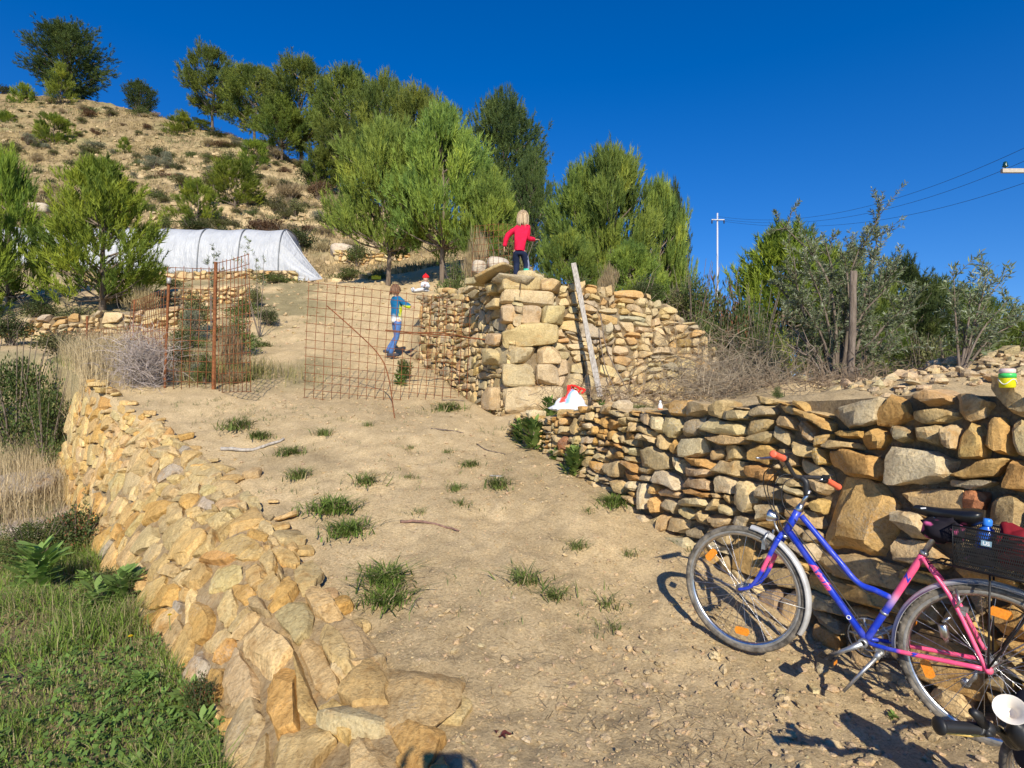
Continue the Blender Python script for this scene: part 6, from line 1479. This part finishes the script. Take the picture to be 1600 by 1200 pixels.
person('boy in a blue and yellow jacket and jeans climbing against the centre wall', bj, .108, (.7, .7, -.1), dict(len=.13, seed=5, n=330, base=(.13, .065, .035), alt=(.30, .16, .085)),
       dict(name='jacket', col=(.01, .14, .30), hem=.055, panel=boy_panel), dict(name='jeans', col=(.08, .17, .40)), (.06, .06, .075), hand_dirs=dict(l=((1, .3, 0), (0, 0, -1), .5), r=((1, .3, .1), (0, 0, -1), .5)))
T_ = lambda x, y, o=0: jz(x, y, 570, 410, 7.5, 12.35, o)
tj = dict(head=T_(716, 188, 0), neck=T_(712, 222), lsh=T_(735, 248, .03), rsh=T_(680, 248, -.02), lel=T_(748, 290, -.03), lwr=T_(705, 278, -.16), rel=T_(668, 288, -.05), rwr=T_(700, 262, -.15), lh=T_(722, 322, .02), rh=T_(690, 322, -.02), lk=T_(650, 318, -.14), rk=T_(625, 335, -.05), la=T_(575, 335, -.20), ra=T_(560, 345, -.1))
tj['lt'] = V(-.03, -.02, .05); tj['rt'] = V(-.03, -.02, .05)
r_, j_, f_, k_ = person('toddler in red hat and white clothes sitting on the far end of the wall', tj, .075, (-.45, -.9, -.1), None,
       dict(name='sweater', col=(.62, .63, .68), hem=.0), dict(name='leggings', col=(.72, .70, .68)), (.6, .6, .62))
P, F = cube_shell(10, True); P = unit(P); P[:, 2] = np.maximum(P[:, 2], .12); r0, f0, u0 = f_
mb = MB(); mb.add(j_['head'] + .082 * (np.outer(P[:, 0] * .92, r0) + np.outer(P[:, 1] * .98, f0) + np.outer(P[:, 2] * 1.15, u0)), F, 0, (.75, .015, .02)); mb.lathe([(.0, -.012), (.014, -.006), (.016, .006), (.0, .016)], tuple(j_['head'] + u0 * .10), tuple(u0), 10, col=(.75, .015, .02)); mb.build('hat', M_CLOTH, r_)
# the photographer behind the lens, whose phone and hands cast the shadow at the bottom edge
pj = dict(head=V(.02, -.46, 1.585), neck=V(.02, -.47, 1.455), lsh=V(-.17, -.48, 1.40), rsh=V(.21, -.48, 1.40), lel=V(-.26, -.34, 1.17), lwr=V(-.15, -.06, 1.535), rel=V(.30, -.34, 1.17), rwr=V(.15, -.07, 1.50), lh=V(-.08, -.48, .92), rh=V(.12, -.48, .92), lk=V(-.10, -.46, .50), rk=V(.14, -.44, .50), la=V(-.11, -.50, .05), ra=V(.15, -.50, .05))
pj['lt'] = V(-.03, .20, 0); pj['rt'] = V(.03, .20, 0)
person('photographer at the foot of the path holding up a phone', pj, .115, (0, 1, -.05), dict(len=.10, seed=9, n=200, base=(.10, .06, .04), alt=(.2, .13, .08)), dict(name='jacket', col=(.03, .04, .07), hem=.05), dict(name='trousers', col=(.05, .05, .06)), (.05, .04, .03),
       hand_dirs=dict(l=((.35, .3, 1), (1, .2, 0), .45), r=((-.35, .3, 1), (-1, .2, 0), .45)))
mb = MB(); P, F = cube_shell(6, True); nk = (np.abs(P) ** 9).sum(1) ** (1 / 9.); mb.add(P / nk[:, None] * [.083, .0045, .040] + V(.010, -.030, 1.538), F, 0, (.02, .02, .022)); ph = mb.build('phone', M_CLOTH); tag(ph, 'dark phone held sideways by the photographer', 'phone')

# ---------------- polytunnel ----------------
def film_mat():
    m, N, L, b = nmat('milky_plastic_film', .38, .45); n = noise_node(N, L, 1.6, 5, .6, obj_vec(N)); r = ramp(N, L, n.outputs['Fac'], [(.3, (.54, .56, .59)), (.7, (.70, .72, .75))]); L.new(r.outputs[0], b.inputs['Base Color'])
    t = N.new('ShaderNodeBsdfTranslucent'); L.new(r.outputs[0], t.inputs['Color']); mx = N.new('ShaderNodeMixShader'); mx.inputs[0].default_value = .3; L.new(b.outputs[0], mx.inputs[1]); L.new(t.outputs[0], mx.inputs[2]); out = [q for q in N if q.type == 'OUTPUT_MATERIAL'][0]; L.new(mx.outputs[0], out.inputs[0])
    mp = N.new('ShaderNodeMapping'); mp.inputs['Scale'].default_value = (2.2, .7, .5); L.new(obj_vec(N), mp.inputs[0]); wv = noise_node(N, L, 2.5, 5, .6, mp.outputs[0]); bump(N, L, b, wv.outputs['Fac'], .6, .22); return m
M_FILM = film_mat(); M_HOOP = plain('galvanised_hoop', (.20, .21, .22), .5, .5)
tun = empty('polytunnel', tuple(at(290, 432, 26)), 0, 'long white plastic polytunnel on the slope with its right end open', 'polytunnel'); TO = np.array(tun.location)
XL, XR = -22.5, -10.15; YF, YB = 25.0, 27.9
def tpt(x, a, bulge=0.0):
    """a 0 front foot .. pi back foot"""
    zb = np.interp(x, [XL, XR], [6.25, 6.12]); H = 2.35; ca, sa = math.cos(a), math.sin(a); k = .62
    y = (YF + YB) / 2 - (YB - YF) / 2 * np.sign(ca) * abs(ca) ** k * (1 + bulge); z = zb + H * abs(sa) ** .80 * (1 + bulge); return V(x, y, z)
hoops = np.linspace(XL, XR, 8); nx, na = 150, 26; P = np.zeros((nx, na, 3))
for i, x in enumerate(np.linspace(XL, XR, nx)):
    dd = np.abs(hoops - x).min(); sag = -.020 * (1 - math.exp(-(dd / .5) ** 2))
    for j in range(na): P[i, j] = tpt(x, math.pi * j / (na - 1), sag + .008 * float(vnoise(np.array([[x * 2.2, j * .35, 1.0]]), 3)[0]))
gridmesh('cover', P - TO, M_FILM, parent=tun)
for x in hoops:
    MB().tube([tpt(x, a, .006) - TO for a in np.linspace(0, math.pi, 30)], .028, 6).build('hoop', M_HOOP, tun)
# right end: plastic pulled out to the ground, with a gap showing the inside
def endpt(a, t):
    h = tpt(XR, a); tip = V(XR + 1.9, np.interp(a, [0, math.pi], [24.7, 26.6]), 5.98) if a < math.pi * .5 else V(XR + .9, 27.2, 6.2)
    p = h * (1 - t) + tip * t; p = p + V(.0, -.0, -.10 * math.sin(t * math.pi)); return p
for nm, a0, a1 in (('end_flap', 0.0, 1.30), ('end_flap', 1.95, math.pi)):
    n_, m_ = 22, 22; Q = np.zeros((n_, m_, 3))
    for i, a in enumerate(np.linspace(a0, a1, n_)):
        for j, t in enumerate(np.linspace(0, 1, m_)): Q[i, j] = endpt(a, t) + V(0, .05 * math.sin(a * 16) * math.sin(t * 3.1), .03 * math.sin(a * 23))
    gridmesh(nm, Q - TO, M_FILM, parent=tun)
MB().tube([endpt(1.30, t) - TO for t in np.linspace(0, 1, 10)], .03, 6).build('edge_rope', M_FILM, tun)

# ---------------- rusty mesh fence ----------------
M_RUST = plain('rusty_steel', (.26, .095, .035), .85, .2, var=.3, vscale=25)
def mesh_panel(c00, c10, c11, c01, nu, nv, label, r=.0042, name='wire_mesh', warp=.02, seed=0, extra=None):
    """wires through the bilinear patch c00 bottom-left, c10 bottom-right, c11 top-right, c01 top-left"""
    c = [np.array(q) for q in (c00, c10, c11, c01)]; R_ = np.random.default_rng(seed); O_ = c[0]
    def pt(u, v):
        p = c[0] * (1 - u) * (1 - v) + c[1] * u * (1 - v) + c[2] * u * v + c[3] * (1 - u) * v; return p + V(0, warp * math.sin(u * 5 + v * 2 + seed) + warp * .6 * math.sin(v * 7 + seed), 0) - O_
    e = empty(name, tuple(O_), 0, label, 'wire mesh', 'rusty steel mesh panels'); mb = MB()
    for i in range(nu + 1): u = i / nu; mb.tube([pt(u, v) for v in np.linspace(0, 1 + R_.uniform(0, .02), 7)], r, 5)
    for i in range(nv + 1): v = i / nv; mb.tube([pt(u, v) + V(0, r * 1.6, 0) for u in np.linspace(-.01, 1.01, 8)], r, 5)
    mb.build('wires', M_RUST, e); return e, pt
gate, gp = mesh_panel(at(474, 621, 8.5), at(728, 650, 9.0), at(735, 470, 9.6), at(482, 441, 8.6), 19, 14, 'rusty mesh gate across the path in front of the boy', .0046, 'mesh_gate', .03, 1)
GO = np.array(gate.location)
def rod(pts, r, name, parent=None, O_=None, label=None, cat='rod', mat=None):
    O_ = V(0, 0, 0) if O_ is None else O_; o = MB().tube([p - O_ for p in curve([tuple(q) for q in pts], 6)], r, 7).build(name, mat or M_RUST, parent)
    return o if parent is not None else tag(o, label, cat)
rod([at(511, 478, 8.45), at(556, 518, 8.4), at(590, 552, 8.35), at(606, 585, 8.2), at(617, 655, 7.55)], .0085, 'brace_rod', gate, GO)
rod([at(602, 516, 8.6), at(660, 521, 8.8), at(720, 526, 9.0), at(760, 531, 9.0)], .011, 'tie_rod', gate, GO); rod([at(625, 521, 8.65), at(690, 520, 8.9), at(745, 530, 9.0)], .009, 'tie_rod', gate, GO)
mesh_panel(at(258, 612, 8.6), at(334, 614, 8.62), at(339, 420, 8.62), at(262, 418, 8.6), 6, 12, 'rusty mesh panel between the two rusty posts', .005, 'wire_mesh', .01, 2)
mesh_panel(at(337, 613, 8.60), at(391, 612, 7.9), at(389, 397, 7.9), at(338, 412, 8.62), 9, 14, 'rusty mesh gate leaf swung towards the camera beside the taller post', .005, 'mesh_gate', .015, 3)
mesh_panel(at(70, 575, 13.0), at(256, 600, 9.0), at(258, 505, 9.0), at(80, 520, 13.0), 40, 8, 'long low rusty mesh running back to the left behind the straw grass', .0055, 'wire_mesh', .04, 4)
mesh_panel(at(200, 560, 11.4), at(262, 560, 9.6), at(264, 452, 9.6), at(206, 470, 11.4), 15, 9, 'taller rusty mesh panel just behind the left rusty post', .005, 'wire_mesh', .04, 5)
mesh_panel(at(735, 455, 11.0), at(805, 450, 11.4), at(800, 350, 11.6), at(742, 352, 11.2), 8, 10, 'thin rusty mesh standing behind the wall corner, left of the girl', .0035, 'wire_mesh', .04, 6)
def post(px0, r0, px1, r1, Y, r, label, mat, sink=.2, name='fence_post', cat='post', group='rusty fence posts'):
    a = at(px0, r0, Y); b = at(px1, r1, Y); a[2] = min(a[2], ground(a[0], a[1])) - sink; mb = MB(); n = 9
    mb.tube([a * (1 - t) + b * t + Rt.normal(0, r * .08, 3) for t in np.linspace(0, 1, n)], [r * (1 + Rt.normal(0, .04)) for _ in range(n)], 9); return tag(mb.build(name, mat), label, cat, group)
post(256, 616, 264, 432, 8.58, .019, 'thin rusty post at the left of the mesh fence', M_RUST)
mb = MB(); a = at(264, 440, 8.56); mb.tube([a + V(0, 0, -.03), a + V(0, 0, .055)], .03, 10); tag(mb.build('post_cap', plain('grey_tin', (.42, .40, .37), .5, .3)), 'grey tin sleeve near the top of the thin rusty post', 'tin')
post(333, 618, 337, 410, 8.62, .026, 'thicker rusty post right of the thin rusty post', M_RUST)
post(135, 560, 136, 494, 11.3, .018, 'short rusty post in the low mesh at the left', M_RUST); post(205, 570, 210, 468, 10.4, .016, 'rusty post of the taller panel behind', M_RUST)

# ---------------- stake, plank, poles, wires ----------------
post(1328, 622, 1334, 424, 7.0, .040, 'thick bare wooden stake standing in front of the olive tree', M_BARK, .1, 'wooden_stake', 'stake', None)
a, b = at(938, 620, 7.85), at(896, 412, 8.6); mb = MB(); d = unit(b - a); s = unit(np.cross(d, V(0, 1, .3))); n_ = np.cross(s, d); L_ = np.linalg.norm(b - a)
def plank_mat():
    m, N, L, b_ = nmat('grey_weathered_wood', .9, .15); mp = N.new('ShaderNodeMapping'); mp.inputs['Scale'].default_value = (30, 30, 2); L.new(obj_vec(N), mp.inputs[0]); n = noise_node(N, L, 1.5, 6, .7, mp.outputs[0]); r = ramp(N, L, n.outputs['Fac'], [(.3, (.20, .17, .14)), (.55, (.42, .38, .33)), (.75, (.52, .48, .43))]); L.new(r.outputs[0], b_.inputs['Base Color']); bump(N, L, b_, n.outputs['Fac'], .7, .01); return m
M_PLANK = plank_mat(); V_ = []; F = []
for i, t in enumerate(np.linspace(0, 1, 12)):
    c_ = a + (b - a) * t + V(0, .012 * math.sin(t * 6), 0); w_ = .035 + .004 * math.sin(t * 9); V_ += [c_ - s * w_ - n_ * .022, c_ + s * w_ - n_ * .022, c_ + s * w_ + n_ * .022, c_ - s * w_ + n_ * .022]
    if i: o_ = (i - 1) * 4; F += [(o_ + k, o_ + (k + 1) % 4, o_ + 4 + (k + 1) % 4, o_ + 4 + k) for k in range(4)]
F += [(3, 2, 1, 0), (44, 45, 46, 47)]; mb.add(V_, F, 0, None, False); tag(mb.build('plank', M_PLANK), 'long grey weathered plank leaning on the centre wall', 'plank')
rod([at(938, 490, 8.55), at(948, 545, 8.3), at(975, 600, 7.9), at(985, 612, 7.8)], .008, 'dead_branch', None, None, 'thin dark stick leaning on the wall just right of the plank', 'branch', M_BARK)
rod([at(936, 520, 8.5), at(945, 570, 8.1), at(962, 612, 7.8)], .007, 'dead_branch', None, None, 'second thin dark stick close beside the plank foot', 'branch', M_BARK)
M_CONC = plain('pale_concrete', (.52, .53, .55), .8, var=.08)
fp = at(1121, 460, 45); gz = ground(fp[0], 45) - .5; e = empty('utility_pole', (fp[0], 45, gz), 0, 'slim grey utility pole with a cross arm far off against the sky', 'utility pole', 'power line poles')
top_ = at(1121, 333, 45)[2] - gz; MB().tube([V(0, 0, 0), V(0, 0, top_)], [.10, .055], 10).build('pole', M_CONC, e)
MB().box((0, -.12, top_ - .55), (1.0, .07, .07)).build('cross_arm', M_CONC, e)
for x in (-.47, .47): MB().lathe([(.04, 0), (.06, .04), (.04, .08), (.06, .12), (.04, .16), (.06, .20), (.02, .26)], (x, -.12, top_ - .60), (0, 0, -1), 10).build('insulator', M_BLACK, e)
Yn = 19.0; c0 = at(1565, 267, Yn); e = empty('utility_pole', (c0[0] + 1.2, Yn, ground(c0[0] + 1.2, Yn)), 0, 'near utility pole, only its cross arm tip showing at the right edge', 'utility pole', 'power line poles'); EO = np.array(e.location)
MB().tube([V(0, .15, 0), V(0, .15, c0[2] - EO[2] + .6)], [.17, .12], 14).build('pole', M_CONC, e)
MB().box((0, 0, c0[2] - EO[2]), (2.4, .10, .13)).build('cross_arm', plain('weathered_wood_arm', (.46, .40, .33), .8), e)
M_GLASS = plain('dark_green_insulator', (.01, .05, .04), .2, spec=.7)
for x, z_ in ((-1.08, .06), (1.08, .06)):
    MB().lathe([(.02, 0), (.02, .06), (.08, .07), (.09, .10), (.05, .12), (.08, .15), (.05, .18), (.06, .22), (.02, .25)], (x, 0, c0[2] - EO[2] + z_), (0, 0, 1), 14).build('insulator', M_GLASS, e)
MB().lathe([(.02, 0), (.02, .06), (.09, .08), (.05, .12), (.08, .15), (.05, .18), (.02, .24)], (-.35, 0, c0[2] - EO[2] - .06), (0, 0, -1), 14).build('insulator', M_GLASS, e)
M_CABLE = plain('dark_cable', (.02, .02, .025), .5)
def wire(p0, pm, p1, label):
    """parabola through three picture points, depth even along the span"""
    P = [p0, pm, p1]; t1 = .5; pts = []
    for t in np.linspace(0, 1, 40): pts.append(p0 * (1 - t) * (1 - 2 * t) + pm * 4 * t * (1 - t) + p1 * t * (2 * t - 1))
    tag(MB().tube(pts, .008, 5).build('power_line', M_CABLE), label, 'power line', 'power lines')
wire(at(1720, 172, 17), at(1312, 332, 31), at(1121, 338, 45), 'topmost power line crossing the sky at right')
wire(at(1720, 195, 17), at(1330, 338, 31), at(1130, 343, 45), 'middle power line running over the insulator at the right edge')
wire(at(1720, 240, 17), at(1325, 350, 31), at(1112, 343, 45), 'lowest power line in the sky at right')

# ---------------- olive trees ----------------
def olive(base, ends, seed, leaf, label, nleaf=60, trunk_r=.03, sub=5, sl=.35, col=(.19, .235, .105)):
    R_ = np.random.default_rng(seed); e = empty('olive_tree', tuple(base), 0, label, 'tree', 'olive trees'); O_ = np.array(base); mb = MB(); LP = []; LD = []
    for en in ends:
        en = np.array(en) - O_; m = en * .5 + V(0, 0, .12 * np.linalg.norm(en)) + R_.normal(0, .05, 3) * np.linalg.norm(en) * .6
        br = curve([(0, 0, 0), tuple(m), tuple(en)], 8); mb.tube(br, np.linspace(trunk_r, trunk_r * .18, len(br)), 6)
        for k in range(sub * 2):
            i = R_.integers(5, len(br)); b0 = br[i]; d = unit(unit(br[-1] - br[0]) * .7 + R_.normal(0, .6, 3) + V(0, 0, .45)); l_ = sl * R_.uniform(.5, 1.25)
            tw = [b0, b0 + d * l_ * .5 + R_.normal(0, .02, 3), b0 + d * l_ + V(0, 0, -.06 * l_) + R_.normal(0, .03, 3)]; mb.tube(tw, [trunk_r * .16, trunk_r * .12, trunk_r * .05], 5)
            tw = curve([tuple(q) for q in tw], 6); m_ = nleaf // 2
            for q in range(m_):
                t = R_.uniform(.05, 1) * (len(tw) - 1); i_ = min(int(t), len(tw) - 2); p = tw[i_] + (tw[i_ + 1] - tw[i_]) * (t - i_); ax = unit(tw[i_ + 1] - tw[i_]); rd = unit(R_.normal(size=3)); LP.append(p); LD.append(unit(ax * .7 + unit(rd - ax * (rd @ ax)) * .9))
    P = np.array(LP); D = np.array(LD); n = len(P); u, w = perp(D); a = R_.uniform(0, 6.28, n)[:, None]; s = u * np.cos(a) + w * np.sin(a); L_ = (leaf * R_.uniform(.6, 1.15, n))[:, None]; W_ = L_ * .11
    Q = np.stack([P, P + D * L_ * .45 + s * W_, P + D * L_, P + D * L_ * .45 - s * W_], 1).reshape(-1, 3); pale = R_.random(n) < .25
    c = np.array(col)[None] * (1 + R_.normal(0, .18, n))[:, None]; c[pale] = (.38, .42, .28)
    mb.build('trunk', M_BARK, e); soup('foliage', Q, 4, M_LEAF, e, np.repeat(np.clip(c, .02, .9), 4, axis=0)); return e
ob = at(1310, 600, 7.5); ob[2] = ground(ob[0], ob[1]) - .05
ends = [at(x, y, 7.5 + o_) for x, y, o_ in ((1218, 345, .3), (1240, 400, 0), (1210, 440, .4), (1265, 420, -.3), (1290, 380, .2), (1225, 500, .1), (1250, 470, -.4), (1300, 440, .3), (1320, 400, -.1), (1345, 380, 0), (1375, 335, 0), (1372, 370, .2), (1400, 420, .1), (1425, 470, -.1), (1410, 505, .3), (1385, 450, -.3), (1360, 430, .3), (1280, 500, .4), (1350, 490, .4), (1395, 540, 0), (1240, 540, .2), (1300, 540, .3))]
olive(ob, ends, 3, .058, 'silvery green olive tree behind the right wall, tied around the wooden stake', 150, .030, 9, .42)
ob = at(1500, 620, 5.4); ob[2] = ground(ob[0], ob[1]) - .05
ends = [at(x, y, 5.4 + o_) for x, y, o_ in ((1490, 425, 0), (1515, 455, .1), (1545, 425, 0), (1570, 430, .1), (1575, 470, -.1), (1590, 505, 0), (1500, 500, .2), (1540, 490, .2), (1560, 530, .1), (1520, 540, .1))]
olive(ob, ends, 6, .062, 'young olive with separate leafy sprays against the sky, right of the larger olive', 60, .014, 5, .28)
ob = at(405, 470, 13.5); ob[2] = ground(ob[0], ob[1])
olive(ob, [at(388, 385, 13.5), at(400, 400, 13.5), at(378, 415, 13.6), at(412, 395, 13.4)], 8, .08, 'slender olive sapling in front of the white polytunnel', 40, .012, 2, .3)
ob = at(330, 480, 13.0); ob[2] = ground(ob[0], ob[1])
olive(ob, [at(335, 392, 13.0), at(325, 410, 13.0), at(340, 420, 13.1)], 9, .08, 'small dark sapling beside the taller rusty post, in front of the polytunnel', 60, .012, 3, .22, (.10, .13, .06))

# ---------------- small things ----------------
# shopping bag
bp = at(890, 640, 6.75); bz = ground(bp[0], bp[1]); e = empty('shopping_bag', (bp[0], bp[1], bz), 0, 'white plastic shopping bag with red handles on the terrace edge', 'bag')
P, F = cube_shell(13, True); P = unit(P); z_ = P[:, 2]; up_ = np.clip(z_, 0, 1)
X = P[:, 0] * (.25 - .15 * up_ ** .8); Yy = P[:, 1] * (.15 - .09 * up_); Z = np.where(z_ > 0, .05 + .22 * up_ ** 1.3, .05 + .055 * z_); Q = np.c_[X + .035 * up_, Yy, Z]; Q = Q + unit(Q - V(0, 0, .08)) * (fbm(Q * 16, 4, 3) * .022)[:, None]
c = np.tile(V(.82, .83, .86), (len(Q), 1)); t_ = Q[:, 0] - .55 * (Q[:, 2] - .1) + .1; m = (Q[:, 2] > .11) & (t_ > -.04) & (t_ < .02) ; c[m] = (.85, .10, .07); m = (Q[:, 2] > .10) & (t_ >= .02) & (t_ < .06); c[m] = (.25, .45, .75)
MB().add(Q, F, 0, c).build('bag_body', M_CLOTH, e); mb = MB()
for k, (x0, x1) in enumerate(((.0, .10), (.04, .16), (-.02, .06))):
    pts = curve([(x0, 0, .25), (x0 + .01, .02 * k, .31), ((x0 + x1) / 2 + .02, .03 * (k - 1), .30 - .02 * k), (x1 + .02, .01, .26), (x1 - .02, 0, .22)], 5); mb.tube(pts, .013, 6, col=(.85, .04, .03))
mb.build('handles', M_CLOTH, e)
# tub on the coping
tz = rtop(float(np.interp(2.62, [0, 7.25], [7.25 / .898, 0]))) - .1 + .012
tp = at(1574, 606, 2.62); e = empty('tub', (tp[0], tp[1], min(tp[2], 1.53)), 0, 'small yellow and green plastic tub on top of the right wall', 'tub')
MB().lathe([(.026, 0), (.030, .003), (.032, .05), (.032, .056)], (0, 0, 0), (0, 0, 1), 22).build('body', plain('yellow_plastic', (.85, .78, .02), .35, var=.05), e)
MB().lathe([(.0325, .045), (.0325, .062), (.029, .066)], (0, 0, 0), (0, 0, 1), 22).build('band', plain('green_plastic', (.06, .55, .12), .35, var=.05), e)
MB().lathe([(.029, .066), (.031, .070), (.030, .084), (.022, .088)], (0, 0, 0), (0, 0, 1), 22).build('lid', plain('pale_pink_lid', (.72, .55, .50), .3, var=.1), e)
mb = MB(); mb.tube([V(.033 * math.cos(a), .033 * math.sin(a), .028 + .012 * math.sin(3 * a)) for a in np.linspace(0, 6.283, 25)[:-1]], .002, 5, closed=True); mb.build('printed_band', M_WHITE, e)
sp = at(1034, 628, 5.0); e = empty('small_bottle', (sp[0], sp[1] + .05, rtop((7.25 - 5.05) / .898) - .105), 0, 'tiny white bottle with orange base on the right wall coping', 'bottle')
MB().lathe([(.016, 0), (.021, .008), (.021, .035), (.012, .055), (.009, .062)], (0, 0, 0), (0, 0, 1), 14).build('body', plain('white_enamel', (.82, .76, .70), .4), e); MB().lathe([(.0095, .062), (.010, .075), (.005, .08)], (0, 0, 0), (0, 0, 1), 12).build('cap', M_WHITE, e); MB().lathe([(.0215, .001), (.0216, .012)], (0, 0, 0), (0, 0, 1), 14).build('base', plain('orange_base', (.8, .25, .08), .4), e)
yp = at(588, 426, 22.5); e = empty('plastic_crate', (yp[0], yp[1], ground(yp[0], yp[1])), .2, 'bright yellow plastic crate lying far up the path by the left pine trunk', 'crate'); mb = MB()
for (c_, s_) in (((0, -.12, .07), (.36, .02, .14)), ((0, .12, .07), (.36, .02, .14)), ((-.17, 0, .07), (.02, .22, .14)), ((.17, 0, .07), (.02, .22, .14)), ((0, 0, .012), (.33, .22, .02))): mb.box(c_, s_)
mb.build('body', plain('bright_yellow', (.85, .70, .01), .4), e); MB().tube([(-.12, -.14, .10), (0, -.17, .16), (.12, -.14, .10)], .012, 6).build('handle', M_YEL, e)
def stick(pts, r, label, mat=None, nm='stick'):
    P = []
    for px, row, Y in pts: p = at(px, row, Y); p[2] = ground(p[0], p[1]) + r * .9; P.append(p)
    q = curve([tuple(p) for p in P], 6); q = [p + Rt.normal(0, r * .25, 3) for p in q]; return tag(MB().tube(q, np.linspace(r, r * .6, len(q)), 7).build(nm, mat or M_BARK), label, 'stick', 'sticks lying on the path')
M_REDB = plain('reddish_bark', (.26, .15, .11), .9, var=.25, bmp=.4)
stick([(625, 819, 4.66), (665, 822, 4.62), (716, 834, 4.5)], .012, 'reddish brown stick lying alone in the middle of the path', M_REDB)
stick([(345, 704, 6.35), (395, 697, 6.4), (445, 684, 6.6)], .022, 'thick grey crooked stick on the left edge of the path', M_PLANK)
stick([(673, 676, 7.0), (700, 671, 7.05), (724, 667, 7.1)], .009, 'thin dark stick right below the mesh gate')
stick([(690, 610, 8.9), (725, 618, 8.8), (760, 628, 8.6)], .008, 'thin stick at the foot of the centre wall')
stick([(640, 962, 3.5), (655, 945, 3.6), (675, 952, 3.55), (668, 970, 3.5)], .004, 'curled thin vine beside the large foreground tuft')
stick([(745, 690, 6.7), (760, 705, 6.4), (790, 712, 6.3)], .007, 'small twig near the far weeds')
mb = MB(); p = at(775, 743, 5.65); block(mb, (0, 0, 0), (.15, .045, .014), -.5, 4, (1, 1, 1), 5, 6, .003); o = mb.build('wood_chip', M_PLANK); o.location = (p[0], p[1], ground(p[0], p[1]) + .012); tag(o, 'flat grey chip of wood in the middle of the path', 'wood chip')
p = at(783, 1150, 2.45); e = empty('dead_leaf', (p[0], p[1], ground(p[0], p[1])), 0, 'crumpled dark red dead leaf near the bottom of the path', 'leaf'); mb = MB(); n = 12
for k, (ox, oy, a0, L_) in enumerate(((0, 0, .3, .045), (.02, -.02, 2.6, .035), (-.02, .01, 1.6, .03))):
    d = V(math.cos(a0), math.sin(a0), .1); s = V(-math.sin(a0), math.cos(a0), 0); vs = []; F = []
    for i in range(7): t = i / 6; w_ = .012 * math.sin(3.1 * t) + .001; c_ = V(ox, oy, .012 + .008 * math.sin(t * 5)) + d * L_ * t; vs += [c_ - s * w_ + V(0, 0, .006), c_, c_ + s * w_ + V(0, 0, .008)]
    for i in range(6): o_ = i * 3; F += [(o_, o_ + 1, o_ + 4, o_ + 3), (o_ + 1, o_ + 2, o_ + 5, o_ + 4)]
    mb.add(vs, F, 0, (.11, .03, .025))
mb.build('blade', M_CLOTH, e)
